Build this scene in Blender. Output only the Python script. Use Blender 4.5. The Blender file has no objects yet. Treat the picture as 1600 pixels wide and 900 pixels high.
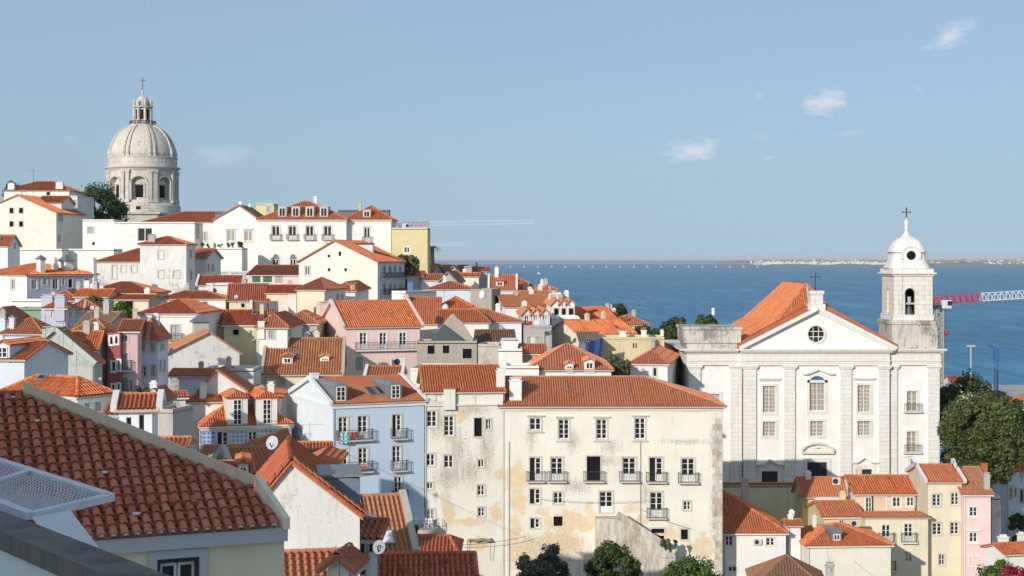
import bpy, math, random
from mathutils import Vector, Matrix

# ------------------------------------------------------------------ camera, sky, sun, exposure
F, HY, CX, CZ = 2400.0, 404.0, 800.0, 55.0       # focal length in photo pixels, horizon row, centre column, eye height above the river
SUN_A, SUN_E = math.radians(31), math.radians(18.5)  # sun: degrees left of straight behind the viewer, elevation
SC = bpy.context.scene
COL = SC.collection
cam_d = bpy.data.cameras.new('camera'); cam = bpy.data.objects.new('camera', cam_d); COL.objects.link(cam)
cam.location = (0, 0, CZ); cam.rotation_euler = (math.pi / 2, 0, 0)
cam_d.sensor_width = 36; cam_d.lens = 36 * F / 1600; cam_d.shift_y = -(450 - HY) / 1600
cam_d.clip_start = 0.1; cam_d.clip_end = 120000
SC.camera = cam
SC.view_settings.view_transform = 'Standard'; SC.view_settings.look = 'None'
SC.view_settings.exposure = 0.6; SC.view_settings.gamma = 1.0; SC.view_settings.use_curve_mapping = False
SC.render.engine = 'CYCLES'
SC.cycles.max_bounces = 6; SC.cycles.diffuse_bounces = 3; SC.cycles.glossy_bounces = 3
SC.cycles.volume_bounces = 0; SC.cycles.use_denoising = True
SC.cycles.caustics_reflective = False; SC.cycles.caustics_refractive = False

W = bpy.data.worlds.new('World'); SC.world = W; W.use_nodes = True
def build_world():
    nt = W.node_tree; N = nt.nodes; L = nt.links; N.clear()
    out = N.new('ShaderNodeOutputWorld'); bg = N.new('ShaderNodeBackground'); bg.inputs[1].default_value = 0.15
    sky = N.new('ShaderNodeTexSky'); sky.sky_type = 'NISHITA'; sky.sun_disc = False
    sky.sun_elevation = SUN_E; sky.sun_rotation = math.pi + SUN_A
    sky.altitude = 1000; sky.air_density = 1.0; sky.dust_density = 2.5; sky.ozone_density = 7.0
    tc = N.new('ShaderNodeTexCoord'); sp = N.new('ShaderNodeSeparateXYZ'); L.new(tc.outputs['Generated'], sp.inputs[0])
    sv = N.new('ShaderNodeCombineXYZ')
    def m(op, a, b=None, c=None):
        n = N.new('ShaderNodeMath'); n.operation = op
        for i, v in enumerate((a, b, c)):
            if v is None: continue
            if isinstance(v, (int, float)): n.inputs[i].default_value = v
            else: L.new(v, n.inputs[i])
        return n.outputs[0]
    L.new(sp.outputs[0], sv.inputs[0]); L.new(sp.outputs[1], sv.inputs[1]); L.new(m('MAXIMUM', sp.outputs[2], 0.055), sv.inputs[2]); L.new(sv.outputs[0], sky.inputs['Vector'])
    y = m('MAXIMUM', sp.outputs[1], 0.02)
    u = m('DIVIDE', sp.outputs[0], y); v = m('DIVIDE', sp.outputs[2], y)
    cmb = N.new('ShaderNodeCombineXYZ'); L.new(u, cmb.inputs[0]); L.new(m('MULTIPLY', v, 2.2), cmb.inputs[1])
    nz = N.new('ShaderNodeTexNoise'); nz.inputs['Scale'].default_value = 75; nz.inputs['Detail'].default_value = 10; nz.inputs['Roughness'].default_value = 0.62
    L.new(cmb.outputs[0], nz.inputs['Vector'])
    tot = None
    for px, py, a, b, t, s in ((1290, 158, 66, 36, -.2, .8), (1083, 236, 80, 36, -.12, .62), (1484, 58, 70, 38, -.4, .5), (352, 240, 80, 30, 0, .22),
                            (1330, 208, 40, 12, -.1, .22), (1203, 245, 22, 8, -.2, .28), (1185, 150, 18, 14, 0, .2), (110, 217, 20, 10, 0, .1), (1435, 140, 16, 12, 0, .16), (1190, 214, 30, 12, 0, .12)):
        du = m('SUBTRACT', u, (px - CX) / F); dv = m('SUBTRACT', v, (HY - py) / F)
        dv = m('SUBTRACT', dv, m('MULTIPLY', du, -t))
        e = m('ADD', m('POWER', m('ABSOLUTE', m('DIVIDE', du, a / F)), 2), m('POWER', m('ABSOLUTE', m('DIVIDE', dv, b / F)), 2))
        k = m('MAXIMUM', m('SUBTRACT', 1, m('SQRT', e)), 0)
        dn = m('MULTIPLY', m('MAXIMUM', m('SUBTRACT', m('ADD', m('MULTIPLY', k, .75), nz.outputs[0]), .80), 0), 3.2 * s)
        tot = dn if tot is None else m('ADD', tot, dn)
    tot = m('MULTIPLY', m('MINIMUM', tot, .85), m('GREATER_THAN', sp.outputs[1], .03))
    hs = N.new('ShaderNodeMixRGB'); hs.inputs[0].default_value = .75; hs.inputs[2].default_value = (1.58, 1.90, 2.10, 1); L.new(sky.outputs[0], hs.inputs[1])
    mx = N.new('ShaderNodeMixRGB'); L.new(tot, mx.inputs[0]); L.new(hs.outputs[0], mx.inputs[1]); mx.inputs[2].default_value = (3.1, 3.3, 3.7, 1)
    L.new(mx.outputs[0], bg.inputs[0]); L.new(bg.outputs[0], out.inputs[0])
build_world()
sun_d = bpy.data.lights.new('sun', 'SUN'); sun = bpy.data.objects.new('sun', sun_d); COL.objects.link(sun)
sun_d.energy = 2.5; sun_d.angle = math.radians(0.53); sun_d.color = (1.0, 0.925, 0.83)
TOSUN = Vector((-math.sin(SUN_A) * math.cos(SUN_E), -math.cos(SUN_A) * math.cos(SUN_E), math.sin(SUN_E)))
sun.rotation_euler = TOSUN.to_track_quat('Z', 'Y').to_euler()

# ------------------------------------------------------------------ helpers
RN = random.Random(7)
def P(px, py, d): return Vector(((px - CX) / F * d, d, CZ - (py - HY) / F * d))
def ray(px, py): return Vector(((px - CX) / F, 1.0, (HY - py) / F))
EYE = Vector((0, 0, CZ))

class MB:
    """collects faces for one mesh object"""
    def __init__(s): s.v = []; s.f = []; s.t = []; s.sm = False
    def quad(s, *p, t=None):
        i = len(s.v); s.v.extend(tuple(q) for q in p); s.f.append(tuple(range(i, i + len(p)))); s.t.append(RN.random() if t is None else t)
    def box(s, x0, x1, y0, y1, z0, z1, M=None, t=None):
        c = [Vector((x, y, z)) for z in (z0, z1) for x, y in ((x0, y0), (x1, y0), (x1, y1), (x0, y1))]
        if M is not None: c = [M @ q for q in c]
        s.hexa(c, t)
    def hexa(s, c, t=None):
        t = RN.random() if t is None else t
        i = len(s.v); s.v.extend(tuple(q) for q in c)
        for a in ((0, 3, 2, 1), (4, 5, 6, 7), (0, 1, 5, 4), (1, 2, 6, 5), (2, 3, 7, 6), (3, 0, 4, 7)):
            s.f.append(tuple(i + k for k in a)); s.t.append(t)
    def beam(s, p, q, w, h, up=Vector((0, 0, 1)), t=None):
        p = Vector(p); q = Vector(q); d = (q - p).normalized(); sd = d.cross(up)
        sd = sd.normalized() if sd.length > 1e-6 else Vector((1, 0, 0)); u = sd.cross(d).normalized()
        a = sd * w / 2; b = u * h / 2
        s.hexa([p - a - b, p + a - b, q + a - b, q - a - b, p - a + b, p + a + b, q + a + b, q - a + b], t)
    def tube(s, p, q, r0, r1=None, n=6, caps=True, t=None):
        p = Vector(p); q = Vector(q); r1 = r0 if r1 is None else r1; d = (q - p)
        if d.length < 1e-6: return
        d.normalize(); a = d.orthogonal().normalized(); b = d.cross(a); i = len(s.v); t = RN.random() if t is None else t
        for c, r in ((p, r0), (q, r1)):
            for k in range(n):
                g = 2 * math.pi * k / n; s.v.append(tuple(c + (a * math.cos(g) + b * math.sin(g)) * r))
        for k in range(n):
            s.f.append((i + k, i + (k + 1) % n, i + n + (k + 1) % n, i + n + k)); s.t.append(t)
        if caps:
            s.f.append(tuple(range(i + n - 1, i - 1, -1))); s.t.append(t); s.f.append(tuple(range(i + n, i + 2 * n))); s.t.append(t)
    def lathe(s, prof, c=(0, 0, 0), n=24, a0=0.0, fr=None):
        """prof: (r, z) pairs; fr(angle) scales the radius"""
        i = len(s.v); c = Vector(c)
        for r, z in prof:
            for k in range(n):
                g = a0 + 2 * math.pi * k / n; q = r * (fr(g) if fr else 1)
                s.v.append((c.x + q * math.cos(g), c.y + q * math.sin(g), c.z + z))
        for j in range(len(prof) - 1):
            for k in range(n):
                s.f.append((i + j * n + k, i + j * n + (k + 1) % n, i + (j + 1) * n + (k + 1) % n, i + (j + 1) * n + k)); s.t.append(.5)
        s.f.append(tuple(range(i + n - 1, i - 1, -1))); s.t.append(.5)
        s.f.append(tuple(range(i + (len(prof) - 1) * n, i + len(prof) * n))); s.t.append(.5)
    def prism(s, poly, h):
        """poly: 3-D points of a flat face, h: vector to extrude by"""
        a = [Vector(p) for p in poly]; b = [p + Vector(h) for p in a]; n = len(a); i = len(s.v); t = RN.random()
        s.v.extend(tuple(p) for p in a + b)
        s.f.append(tuple(range(i + n - 1, i - 1, -1))); s.f.append(tuple(range(i + n, i + 2 * n))); s.t += [t, t]
        for k in range(n):
            s.f.append((i + k, i + (k + 1) % n, i + n + (k + 1) % n, i + n + k)); s.t.append(t)
    def mesh(s, name):
        me = bpy.data.meshes.new(name); me.from_pydata(s.v, [], s.f)
        at = me.attributes.new('tv', 'FLOAT', 'FACE'); at.data.foreach_set('value', s.t)
        if s.sm: me.polygons.foreach_set('use_smooth', [True] * len(s.f))
        me.update(); return me
    def build(s, name, mat, parent=None, kind=None):
        if not s.f: return None
        o = bpy.data.objects.new(name, s.mesh(name)); o.data.materials.append(M(mat) if isinstance(mat, str) else mat)
        COL.objects.link(o); o.parent = parent
        if kind: o['kind'] = kind
        return o

def thing(name, label, cat, loc=(0, 0, 0), rz=0.0, group=None):
    o = bpy.data.objects.new(name, None); COL.objects.link(o); o.location = loc; o.rotation_euler = (0, 0, rz)
    o.empty_display_size = .3; o['label'] = label; o['category'] = cat; o['kind'] = 'thing'
    if group: o['group'] = group
    return o
def tag(o, label, cat, group=None):
    o['label'] = label; o['category'] = cat
    if 'kind' not in o: o['kind'] = 'thing'
    if group: o['group'] = group
    return o

# ------------------------------------------------------------------ materials
MATS = {}; MDEF = {}
def M(k):
    if k not in MATS: MATS[k] = MDEF[k](k)
    return MATS[k]
class NT:
    def __init__(s, name):
        s.m = bpy.data.materials.new(name); s.m.use_nodes = True; s.n = s.m.node_tree.nodes; s.l = s.m.node_tree.links
        s.b = s.n['Principled BSDF']; s.tc = s.n.new('ShaderNodeTexCoord')
        s.oi = s.n.new('ShaderNodeObjectInfo')
        ad = s.n.new('ShaderNodeVectorMath'); ad.operation = 'MULTIPLY_ADD'
        s.l.new(s.oi.outputs['Random'], ad.inputs[0]); ad.inputs[1].default_value = (37, 51, 23); s.l.new(s.tc.outputs['Object'], ad.inputs[2]); s.co = ad.outputs[0]
    def noise(s, sc, det=3, ro=.55, stretch=None, co=None):
        v = co or s.co
        if stretch:
            mp = s.n.new('ShaderNodeMapping'); mp.inputs['Scale'].default_value = stretch; s.l.new(v, mp.inputs[0]); v = mp.outputs[0]
        n = s.n.new('ShaderNodeTexNoise'); n.inputs['Scale'].default_value = sc; n.inputs['Detail'].default_value = det; n.inputs['Roughness'].default_value = ro
        s.l.new(v, n.inputs['Vector']); return n.outputs[0]
    def ramp(s, fac, stops):
        r = s.n.new('ShaderNodeValToRGB'); e = r.color_ramp.elements
        while len(e) < len(stops): e.new(.5)
        for i, (p, c) in enumerate(stops):
            e[i].position = p; e[i].color = (*c, 1) if not isinstance(c, (int, float)) else (c, c, c, 1)
        s.l.new(fac, r.inputs[0]); return r.outputs[0]
    def mix(s, fac, a, b, mode='MIX'):
        x = s.n.new('ShaderNodeMixRGB'); x.blend_type = mode
        for i, v in ((0, fac), (1, a), (2, b)):
            if isinstance(v, (int, float)): x.inputs[i].default_value = v if i == 0 else (v, v, v, 1)
            elif isinstance(v, tuple): x.inputs[i].default_value = (*v, 1)
            else: s.l.new(v, x.inputs[i])
        return x.outputs[0]
    def math(s, op, a, b=0.0):
        x = s.n.new('ShaderNodeMath'); x.operation = op
        for i, v in ((0, a), (1, b)):
            if isinstance(v, (int, float)): x.inputs[i].default_value = v
            else: s.l.new(v, x.inputs[i])
        return x.outputs[0]
    def attr(s, name='tv'):
        a = s.n.new('ShaderNodeAttribute'); a.attribute_name = name; return a.outputs['Fac']
    def bump(s, h, st=.3, dist=.03):
        b = s.n.new('ShaderNodeBump'); b.inputs['Strength'].default_value = st; b.inputs['Distance'].default_value = dist
        s.l.new(h, b.inputs['Height']); s.l.new(b.outputs[0], s.b.inputs['Normal'])
    def done(s, col, rough=.85, spec=.25):
        if isinstance(col, tuple): s.b.inputs['Base Color'].default_value = (*col, 1)
        else: s.l.new(col, s.b.inputs['Base Color'])
        s.b.inputs['Roughness'].default_value = rough; s.b.inputs['Specular IOR Level'].default_value = spec
        return s.m

def plaster(col, dirt=.35, stain=(.30, .27, .22)):
    def f(name):
        t = NT(name)
        a = t.noise(.5, 4, .6); b = t.noise(1.3, 5, .7, (2.2, 2.2, .22)); c = t.noise(7, 4, .7)
        base = t.mix(t.ramp(a, [(.3, 0), (.7, 1)]), tuple(x * .93 for x in col), tuple(min(.86, x * 1.04) for x in col))
        base = t.mix(t.math('MULTIPLY', t.ramp(b, [(.50, 0), (.78, 1)]), dirt), base, stain)
        base = t.mix(t.math('MULTIPLY', t.ramp(c, [(.62, 0), (.72, 1)]), dirt * .75), base, tuple(x * .6 for x in stain))
        t.bump(c, .25, .02)
        return t.done(base, .9, .2)
    return f
def worn(col, under, k=.5, stain=(.20, .18, .15), low=0.0, zl=9.0, sd=0.0):
    """old plaster: flaked patches showing another coat, dark runs"""
    def f(name):
        t = NT(name)
        n1 = t.noise(.16, 3, .55); n2 = t.noise(.9, 7, .72); n3 = t.noise(1.6, 6, .75, (1.6, 1.6, .28)); n4 = t.noise(9, 4, .7); n5 = t.noise(.22, 2, .5)
        base = t.mix(t.ramp(n5, [(.35, 0), (.65, 1)]), tuple(x * .9 for x in col), col)
        pv = t.math('ADD', t.math('MULTIPLY', n1, .62), t.math('MULTIPLY', n2, .38))
        if low:   # more of the top coat is lost near the foot of the wall
            sp = t.n.new('ShaderNodeSeparateXYZ'); t.l.new(t.tc.outputs['Object'], sp.inputs[0])
            pv = t.math('ADD', pv, t.math('MULTIPLY', t.ramp(t.math('DIVIDE', sp.outputs[2], zl), [(.3, 1), (1, 0)]), low))
        p = t.ramp(pv, [(.50 + .16 * (1 - k), 0), (.545 + .16 * (1 - k), 1)])
        base = t.mix(t.math('MULTIPLY', p, .85), base, under)
        base = t.mix(t.math('MULTIPLY', t.ramp(n3, [(.52 - sd, 0), (.75 - sd, 1)]), .6 * k + .15), base, stain)
        base = t.mix(t.math('MULTIPLY', t.ramp(n4, [(.60, 0), (.68, 1)]), t.math('MULTIPLY', t.ramp(n1, [(.45, 0), (.6, 1)]), .75)), base, tuple(x * .5 for x in stain))
        t.bump(t.math('ADD', n2, p), .35, .03)
        return t.done(base, .92, .15)
    return f
def facade(name, house, ochre, grey, col, under, stain):
    """old limewash on one front: flaked patches and grey runs where the photograph has them (x, y, half width, half height in photo pixels)"""
    t = NT(name); sp = t.n.new('ShaderNodeSeparateXYZ'); t.l.new(t.tc.outputs['Object'], sp.inputs[0]); O = t.tc.outputs['Object']
    n1 = t.noise(.9, 8, .72, None, O); n2 = t.noise(.28, 4, .6, None, O); n3 = t.noise(1.5, 7, .75, (1.7, 1.7, .22), O); n4 = t.noise(6, 6, .75, None, O); n5 = t.noise(2.2, 7, .75, None, O)
    def field(lst):
        f = None
        for px, py, hx, hy in lst:
            u, v = house.onface('F', px, py); a = hx / F * house.d * 1.25; b = hy / F * house.d * 1.25
            e = t.math('SQRT', t.math('ADD', t.math('POWER', t.math('DIVIDE', t.math('ABSOLUTE', t.math('SUBTRACT', sp.outputs[0], u)), a), 2), t.math('POWER', t.math('DIVIDE', t.math('ABSOLUTE', t.math('SUBTRACT', sp.outputs[2], v)), b), 2)))
            g = t.math('MAXIMUM', t.math('SUBTRACT', 1, e), -.6); f = g if f is None else t.math('MAXIMUM', f, g)
        return f
    base = t.mix(t.ramp(n2, [(.35, 0), (.65, 1)]), tuple(x * .9 for x in col), col)
    g = t.math('ADD', field(grey), t.math('MULTIPLY', t.math('SUBTRACT', n3, .5), 2.4))
    base = t.mix(t.math('MULTIPLY', t.ramp(g, [(.15, 0), (1.0, 1)]), .55), base, stain)
    base = t.mix(t.math('MULTIPLY', t.ramp(n3, [(.54, 0), (.78, 1)]), .40), base, stain)
    o = t.math('ADD', field(ochre), t.math('MULTIPLY', t.math('SUBTRACT', n1, .5), 3.2))
    p = t.ramp(o, [(.10, 0), (.24, .75), (.6, 1)])
    und = t.mix(t.ramp(n5, [(.4, 0), (.65, 1)]), under, tuple(min(.8, x * 1.22) for x in under))
    base = t.mix(t.math('MULTIPLY', p, t.math('ADD', .45, t.math('MULTIPLY', n1, .55))), base, und)
    sp4 = t.math('MULTIPLY', t.ramp(n4, [(.54, 0), (.61, 1)]), t.ramp(t.math('ADD', field(grey), n2), [(.35, .04), (.95, .8)]))
    base = t.mix(sp4, base, tuple(x * .5 for x in stain))
    t.bump(t.math('SUBTRACT', t.math('ADD', n5, n4), p), .35, .03)
    return t.done(base, .92, .15)
def tiles(stops, lichen=.25, dark=(.07, .05, .04), age=.72):
    def f(name):
        t = NT(name); a = t.attr(); n = t.noise(.55, 4, .65); s = t.noise(5, 4, .7)
        base = t.ramp(a, stops)
        base = t.mix(t.math('MULTIPLY', t.oi.outputs['Random'], age), base, (.47, .235, .14))
        base = t.mix(t.ramp(n, [(.35, 0), (.72, .42)]), base, tuple(.62 * x for x in stops[1][1]))
        base = t.mix(t.math('MULTIPLY', t.ramp(s, [(.56, 0), (.72, 1)]), lichen), base, dark)
        t.bump(s, .2, .01)
        return t.done(base, .85, .2)
    return f
def flat(col, rough=.6, spec=.3, metal=0.0, var=.12):
    def f(name):
        t = NT(name); n = t.noise(3, 3, .6)
        c = t.mix(t.ramp(n, [(.3, 0), (.7, 1)]), tuple(x * (1 - var) for x in col), tuple(min(.9, x * (1 + var * .5)) for x in col))
        t.b.inputs['Metallic'].default_value = metal
        return t.done(c, rough, spec)
    return f
def stone_courses(col, sx, sz, mortar=.5, dirt=.4):
    def f(name):
        t = NT(name)
        mp = t.n.new('ShaderNodeSeparateXYZ'); t.l.new(t.tc.outputs['Object'], mp.inputs[0])
        cb = t.n.new('ShaderNodeCombineXYZ'); t.l.new(t.math('ADD', mp.outputs[0], mp.outputs[1]), cb.inputs[0]); t.l.new(mp.outputs[2], cb.inputs[1])
        br = t.n.new('ShaderNodeTexBrick'); t.l.new(cb.outputs[0], br.inputs['Vector'])
        br.inputs['Scale'].default_value = 1; br.inputs['Brick Width'].default_value = sx; br.inputs['Row Height'].default_value = sz
        br.inputs['Mortar Size'].default_value = .02; br.inputs['Mortar Smooth'].default_value = .4; br.inputs['Bias'].default_value = 0
        br.inputs[1].default_value = (*col, 1); br.inputs[2].default_value = (*[x * .93 for x in col], 1); br.inputs[3].default_value = (*[x * mortar for x in col], 1)
        b = t.noise(1.2, 5, .7, (2, 2, .3)); c = t.noise(4, 5, .75)
        base = t.mix(t.math('MULTIPLY', t.ramp(b, [(.50, 0), (.75, 1)]), dirt), br.outputs[0], (.26, .23, .19))
        base = t.mix(t.math('MULTIPLY', t.ramp(c, [(.60, 0), (.70, 1)]), dirt * .9), base, (.12, .11, .10))
        t.bump(t.math('SUBTRACT', c, t.math('MULTIPLY', br.outputs['Fac'], 1.0)), .4, .03)
        return t.done(base, .88, .2)
    return f
def leaves(c0, c1, c2):
    def f(name):
        t = NT(name); a = t.attr()
        col = t.ramp(a, [(0, c0), (.55, c1), (1, c2)])
        tr = t.n.new('ShaderNodeBsdfTranslucent'); t.l.new(col, tr.inputs[0]); t.done(col, .6, .3)
        mx = t.n.new('ShaderNodeMixShader'); mx.inputs[0].default_value = .22
        t.l.new(t.b.outputs[0], mx.inputs[1]); t.l.new(tr.outputs[0], mx.inputs[2]); t.l.new(mx.outputs[0], t.n['Material Output'].inputs[0])
        return t.m
    return f
def azulejo(name):
    t = NT(name); mp = t.n.new('ShaderNodeSeparateXYZ'); t.l.new(t.tc.outputs['Object'], mp.inputs[0])
    u = t.math('ADD', mp.outputs[0], mp.outputs[1])
    def cell(x, s): return t.math('ABSOLUTE', t.math('SUBTRACT', t.math('FRACT', t.math('DIVIDE', x, s)), .5))
    cu = cell(u, .42); cv = cell(mp.outputs[2], .42)
    r = t.math('SQRT', t.math('ADD', t.math('POWER', cu, 2), t.math('POWER', cv, 2)))
    dot = t.ramp(r, [(.30, 1), (.36, 0)])
    n = t.noise(.30, 2, .5)
    blue = t.mix(t.ramp(n, [(.42, 0), (.56, 1)]), (.20, .27, .42), (.10, .20, .46))
    bgc = t.mix(t.ramp(n, [(.42, 0), (.56, 1)]), (.55, .55, .54), (.42, .50, .60))
    return t.done(t.mix(dot, bgc, blue), .35, .5)
def striped(name):
    t = NT(name); mp = t.n.new('ShaderNodeSeparateXYZ'); t.l.new(t.tc.outputs['Object'], mp.inputs[0])
    f = t.math('FRACT', t.math('DIVIDE', mp.outputs[2], .5))
    return t.done(t.mix(t.ramp(f, [(.45, 0), (.5, 1)]), (.40, .46, .54), (.16, .22, .32)), .4, .4)
def checked(name):
    t = NT(name); c = t.n.new('ShaderNodeTexChecker'); c.inputs['Scale'].default_value = 5; t.l.new(t.tc.outputs['Object'], c.inputs[0])
    c.inputs[1].default_value = (.55, .75, .75, 1); c.inputs[2].default_value = (.04, .38, .42, 1)
    return t.done(c.outputs[0], .9, .1)
def glass(name):
    t = NT(name); n = t.noise(.8, 2, .5)
    return t.done(t.mix(n, (.010, .010, .012), (.035, .034, .032)), .22, .35)
def curtain_glass(name):
    t = NT(name); n = t.noise(1.2, 2, .5, (3, 3, .4))
    return t.done(t.mix(n, (.25, .21, .17), (.45, .40, .33)), .3, .5)
def water(name):
    t = NT(name); co = t.tc.outputs['Object']
    n1 = t.noise(.004, 5, .62, (1, .28, 1), co); n2 = t.noise(.12, 4, .7, (1, .10, 1), co); n3 = t.noise(.0009, 3, .5, (.5, 2.2, 1), co); n4 = t.noise(.03, 4, .65, (.6, .12, 1), co)
    k = t.math('ADD', t.math('MULTIPLY', n1, .6), t.math('MULTIPLY', n3, .4))
    col = t.mix(t.ramp(k, [(.38, 0), (.62, 1)]), (.020, .175, .325), (.040, .25, .43))
    col = t.mix(t.math('MULTIPLY', t.ramp(n2, [(.40, 0), (.68, 1)]), .95), col, (.010, .092, .20))
    col = t.mix(t.math('MULTIPLY', t.ramp(n4, [(.52, 0), (.75, 1)]), .75), col, (.11, .37, .55))
    t.bump(t.math('ADD', n2, t.math('MULTIPLY', n4, .8)), .4, 1.0)
    t.b.inputs['IOR'].default_value = 1.33
    return t.done(col, .42, .35)
def ground(name):
    t = NT(name); n = t.noise(.15, 5, .6); c = t.noise(2, 4, .6)
    return t.done(t.mix(n, (.30, .28, .24), t.mix(c, (.20, .20, .13), (.42, .39, .34))), .95, .1)

MDEF.update({
 'white': plaster((.80, .78, .73), .16), 'warm': plaster((.80, .75, .65), .14), 'offwhite': plaster((.74, .72, .67), .32), 'cream': plaster((.74, .67, .50), .22),
 'ivory': plaster((.77, .73, .63), .14), 'dirty': worn((.76, .74, .70), (.44, .43, .41), .72, (.16, .15, .14)), 'dirty2': worn((.78, .76, .72), (.50, .49, .46), .5, (.2, .19, .17)), 'graf': worn((.66, .68, .70), (.38, .39, .42), .6),
 'yellow': plaster((.70, .60, .33), .12), 'paleyellow': plaster((.72, .66, .42), .12), 'ochre': worn((.66, .57, .36), (.50, .42, .27), .35, (.28, .23, .15)), 'pink': plaster((.82, .62, .57), .10), 'rose': plaster((.66, .46, .46), .3),
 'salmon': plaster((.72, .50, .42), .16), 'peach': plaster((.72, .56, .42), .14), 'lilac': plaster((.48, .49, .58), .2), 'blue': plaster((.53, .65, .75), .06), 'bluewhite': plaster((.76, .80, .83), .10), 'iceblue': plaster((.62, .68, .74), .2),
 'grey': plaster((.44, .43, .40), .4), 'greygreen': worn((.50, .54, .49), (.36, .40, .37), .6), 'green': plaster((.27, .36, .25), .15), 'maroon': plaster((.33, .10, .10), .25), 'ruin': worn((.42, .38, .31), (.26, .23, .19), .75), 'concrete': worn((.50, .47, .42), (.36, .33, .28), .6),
 'peel': worn((.79, .76, .68), (.62, .46, .27), .66, (.30, .27, .22), .09, 14, .02), 'peel2': worn((.81, .78, .69), (.62, .46, .27), .50, (.34, .31, .26), .17, 12, .015), 'oldwhite': worn((.72, .71, .67), (.50, .48, .44), .4), 'fgyellow': plaster((.76, .69, .49), .12), 'fgcoping': plaster((.78, .73, .56), .35),
 'o': tiles([(0, (.30, .075, .030)), (.5, (.74, .205, .075)), (1, (.82, .32, .14))], .18), 'r': tiles([(0, (.25, .065, .034)), (.5, (.60, .155, .072)), (1, (.70, .24, .12))], .22),
 'p': tiles([(0, (.32, .095, .042)), (.5, (.78, .275, .13)), (1, (.84, .38, .21))], .18), 'b': tiles([(0, (.26, .095, .04)), (.5, (.60, .25, .11)), (1, (.70, .36, .18))], .35), 'x': tiles([(0, (.10, .075, .055)), (.5, (.17, .12, .085)), (1, (.46, .15, .06))], .6),
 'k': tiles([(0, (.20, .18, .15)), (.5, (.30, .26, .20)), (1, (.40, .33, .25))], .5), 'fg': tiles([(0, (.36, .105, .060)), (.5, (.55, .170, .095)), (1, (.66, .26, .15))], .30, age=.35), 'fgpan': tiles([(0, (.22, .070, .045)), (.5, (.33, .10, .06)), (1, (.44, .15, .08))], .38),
 'flatred': tiles([(0, (.34, .09, .045)), (.5, (.46, .125, .06)), (1, (.56, .19, .09))], .14),
 'q': tiles([(0, (.30, .09, .04)), (.5, (.68, .215, .085)), (1, (.76, .31, .14))], .3, age=.25),
 'mortar': plaster((.52, .44, .35), .4), 'stone': plaster((.60, .56, .48), .35), 'paint': flat((.78, .77, .73), .5), 'dkframe': flat((.035, .04, .045), .5), 'iron': flat((.05, .055, .055), .5, .4), 'ironlight': flat((.42, .44, .45), .5, .4),
 'glass': glass, 'curtain': curtain_glass, 'dark': flat((.012, .012, .013), .9, .1), 'shutter': flat((.40, .42, .40), .6), 'greenshut': flat((.03, .16, .10), .5), 'zinc': flat((.26, .28, .29), .5, .4, .3), 'zincblue': flat((.20, .26, .32), .5, .4, .2), 'slate': flat((.17, .18, .19), .7),
 'azulejo': azulejo, 'striped': striped, 'churchwhite': plaster((.82, .80, .76), .10), 'churchstone': stone_courses((.78, .75, .70), 2.1, .55, .58, .26), 'towerstone': stone_courses((.76, .72, .65), 1.3, .6, .5, .45), 'agedstone': worn((.62, .59, .53), (.26, .24, .21), 1.0, (.12, .11, .10), 0, 9, .04), 'molding': plaster((.75, .72, .65), .45), 'domestone': worn((.68, .63, .56), (.52, .48, .41), .85, (.26, .235, .20), 0, 9, .08), 'domerib': plaster((.58, .54, .47), .5), 'door': flat((.018, .035, .050), .5, .4), 'blueglass': flat((.05, .17, .38), .3, .5),
 'churchdome': worn((.80, .78, .73), (.58, .54, .47), .5, (.24, .21, .17), 0, 9, .03), 'stairwall': worn((.70, .65, .55), (.50, .42, .31), .9, (.24, .21, .17), 0, 9, .10), 'bronze': flat((.10, .11, .09), .5, .4, .5), 'cranered': flat((.50, .04, .05), .5), 'cranewhite': flat((.60, .62, .64), .5), 'craneyellow': flat((.46, .40, .27), .5), 'harbour': flat((.03, .13, .30), .5), 'grillwhite': flat((.62, .65, .68), .5, .4), 'wire': flat((.58, .61, .63), .5, .4), 'coping': worn((.19, .18, .165), (.06, .06, .055), .9, (.03, .03, .03), 0, 9, .08), 'parapet': plaster((.66, .76, .82), .14), 'fascia': plaster((.50, .52, .54), .2), 'band': plaster((.58, .60, .60), .15),
 'oak': leaves((.025, .045, .014), (.07, .11, .032), (.16, .20, .07)), 'dkleaf': leaves((.022, .046, .017), (.06, .10, .034), (.12, .165, .06)), 'pine': leaves((.03, .05, .016), (.11, .135, .042), (.23, .25, .085)), 'olive': leaves((.045, .055, .03), (.13, .145, .085), (.26, .27, .17)), 'lime': leaves((.03, .06, .012), (.09, .15, .03), (.18, .26, .07)), 'flowers': leaves((.18, .01, .03), (.34, .02, .06), (.48, .05, .10)),
 'bark': flat((.09, .07, .05), .9, .1, 0, .3), 'water': water, 'ground': ground, 'quay': plaster((.46, .43, .38), .3), 'asphalt': flat((.05, .05, .052), .9, .1), 'terracotta': flat((.45, .14, .06), .8), 'red': flat((.50, .04, .03), .7), 'towel': checked, 'bluetowel': flat((.10, .22, .48), .8), 'white_plastic': flat((.78, .78, .76), .4, .4), 'dish': flat((.46, .50, .54), .5), 'dishgrey': flat((.32, .35, .38), .5), 'acwhite': flat((.62, .61, .58), .5), 'canvas': flat((.30, .28, .24), .9, .1, 0, .4), 'tarp': flat((.015, .045, .16), .6), 'tarpgrey': flat((.18, .24, .29), .6), 'netting': flat((.07, .095, .095), .9), 'farland': flat((.22, .23, .19), .95), 'fartown': plaster((.70, .67, .62), .1), 'farbridge': flat((.36, .38, .40), .8), 'solar': flat((.16, .18, .20), .3, .5), 'graffiti': flat((.30, .34, .38), .8),
})

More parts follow.
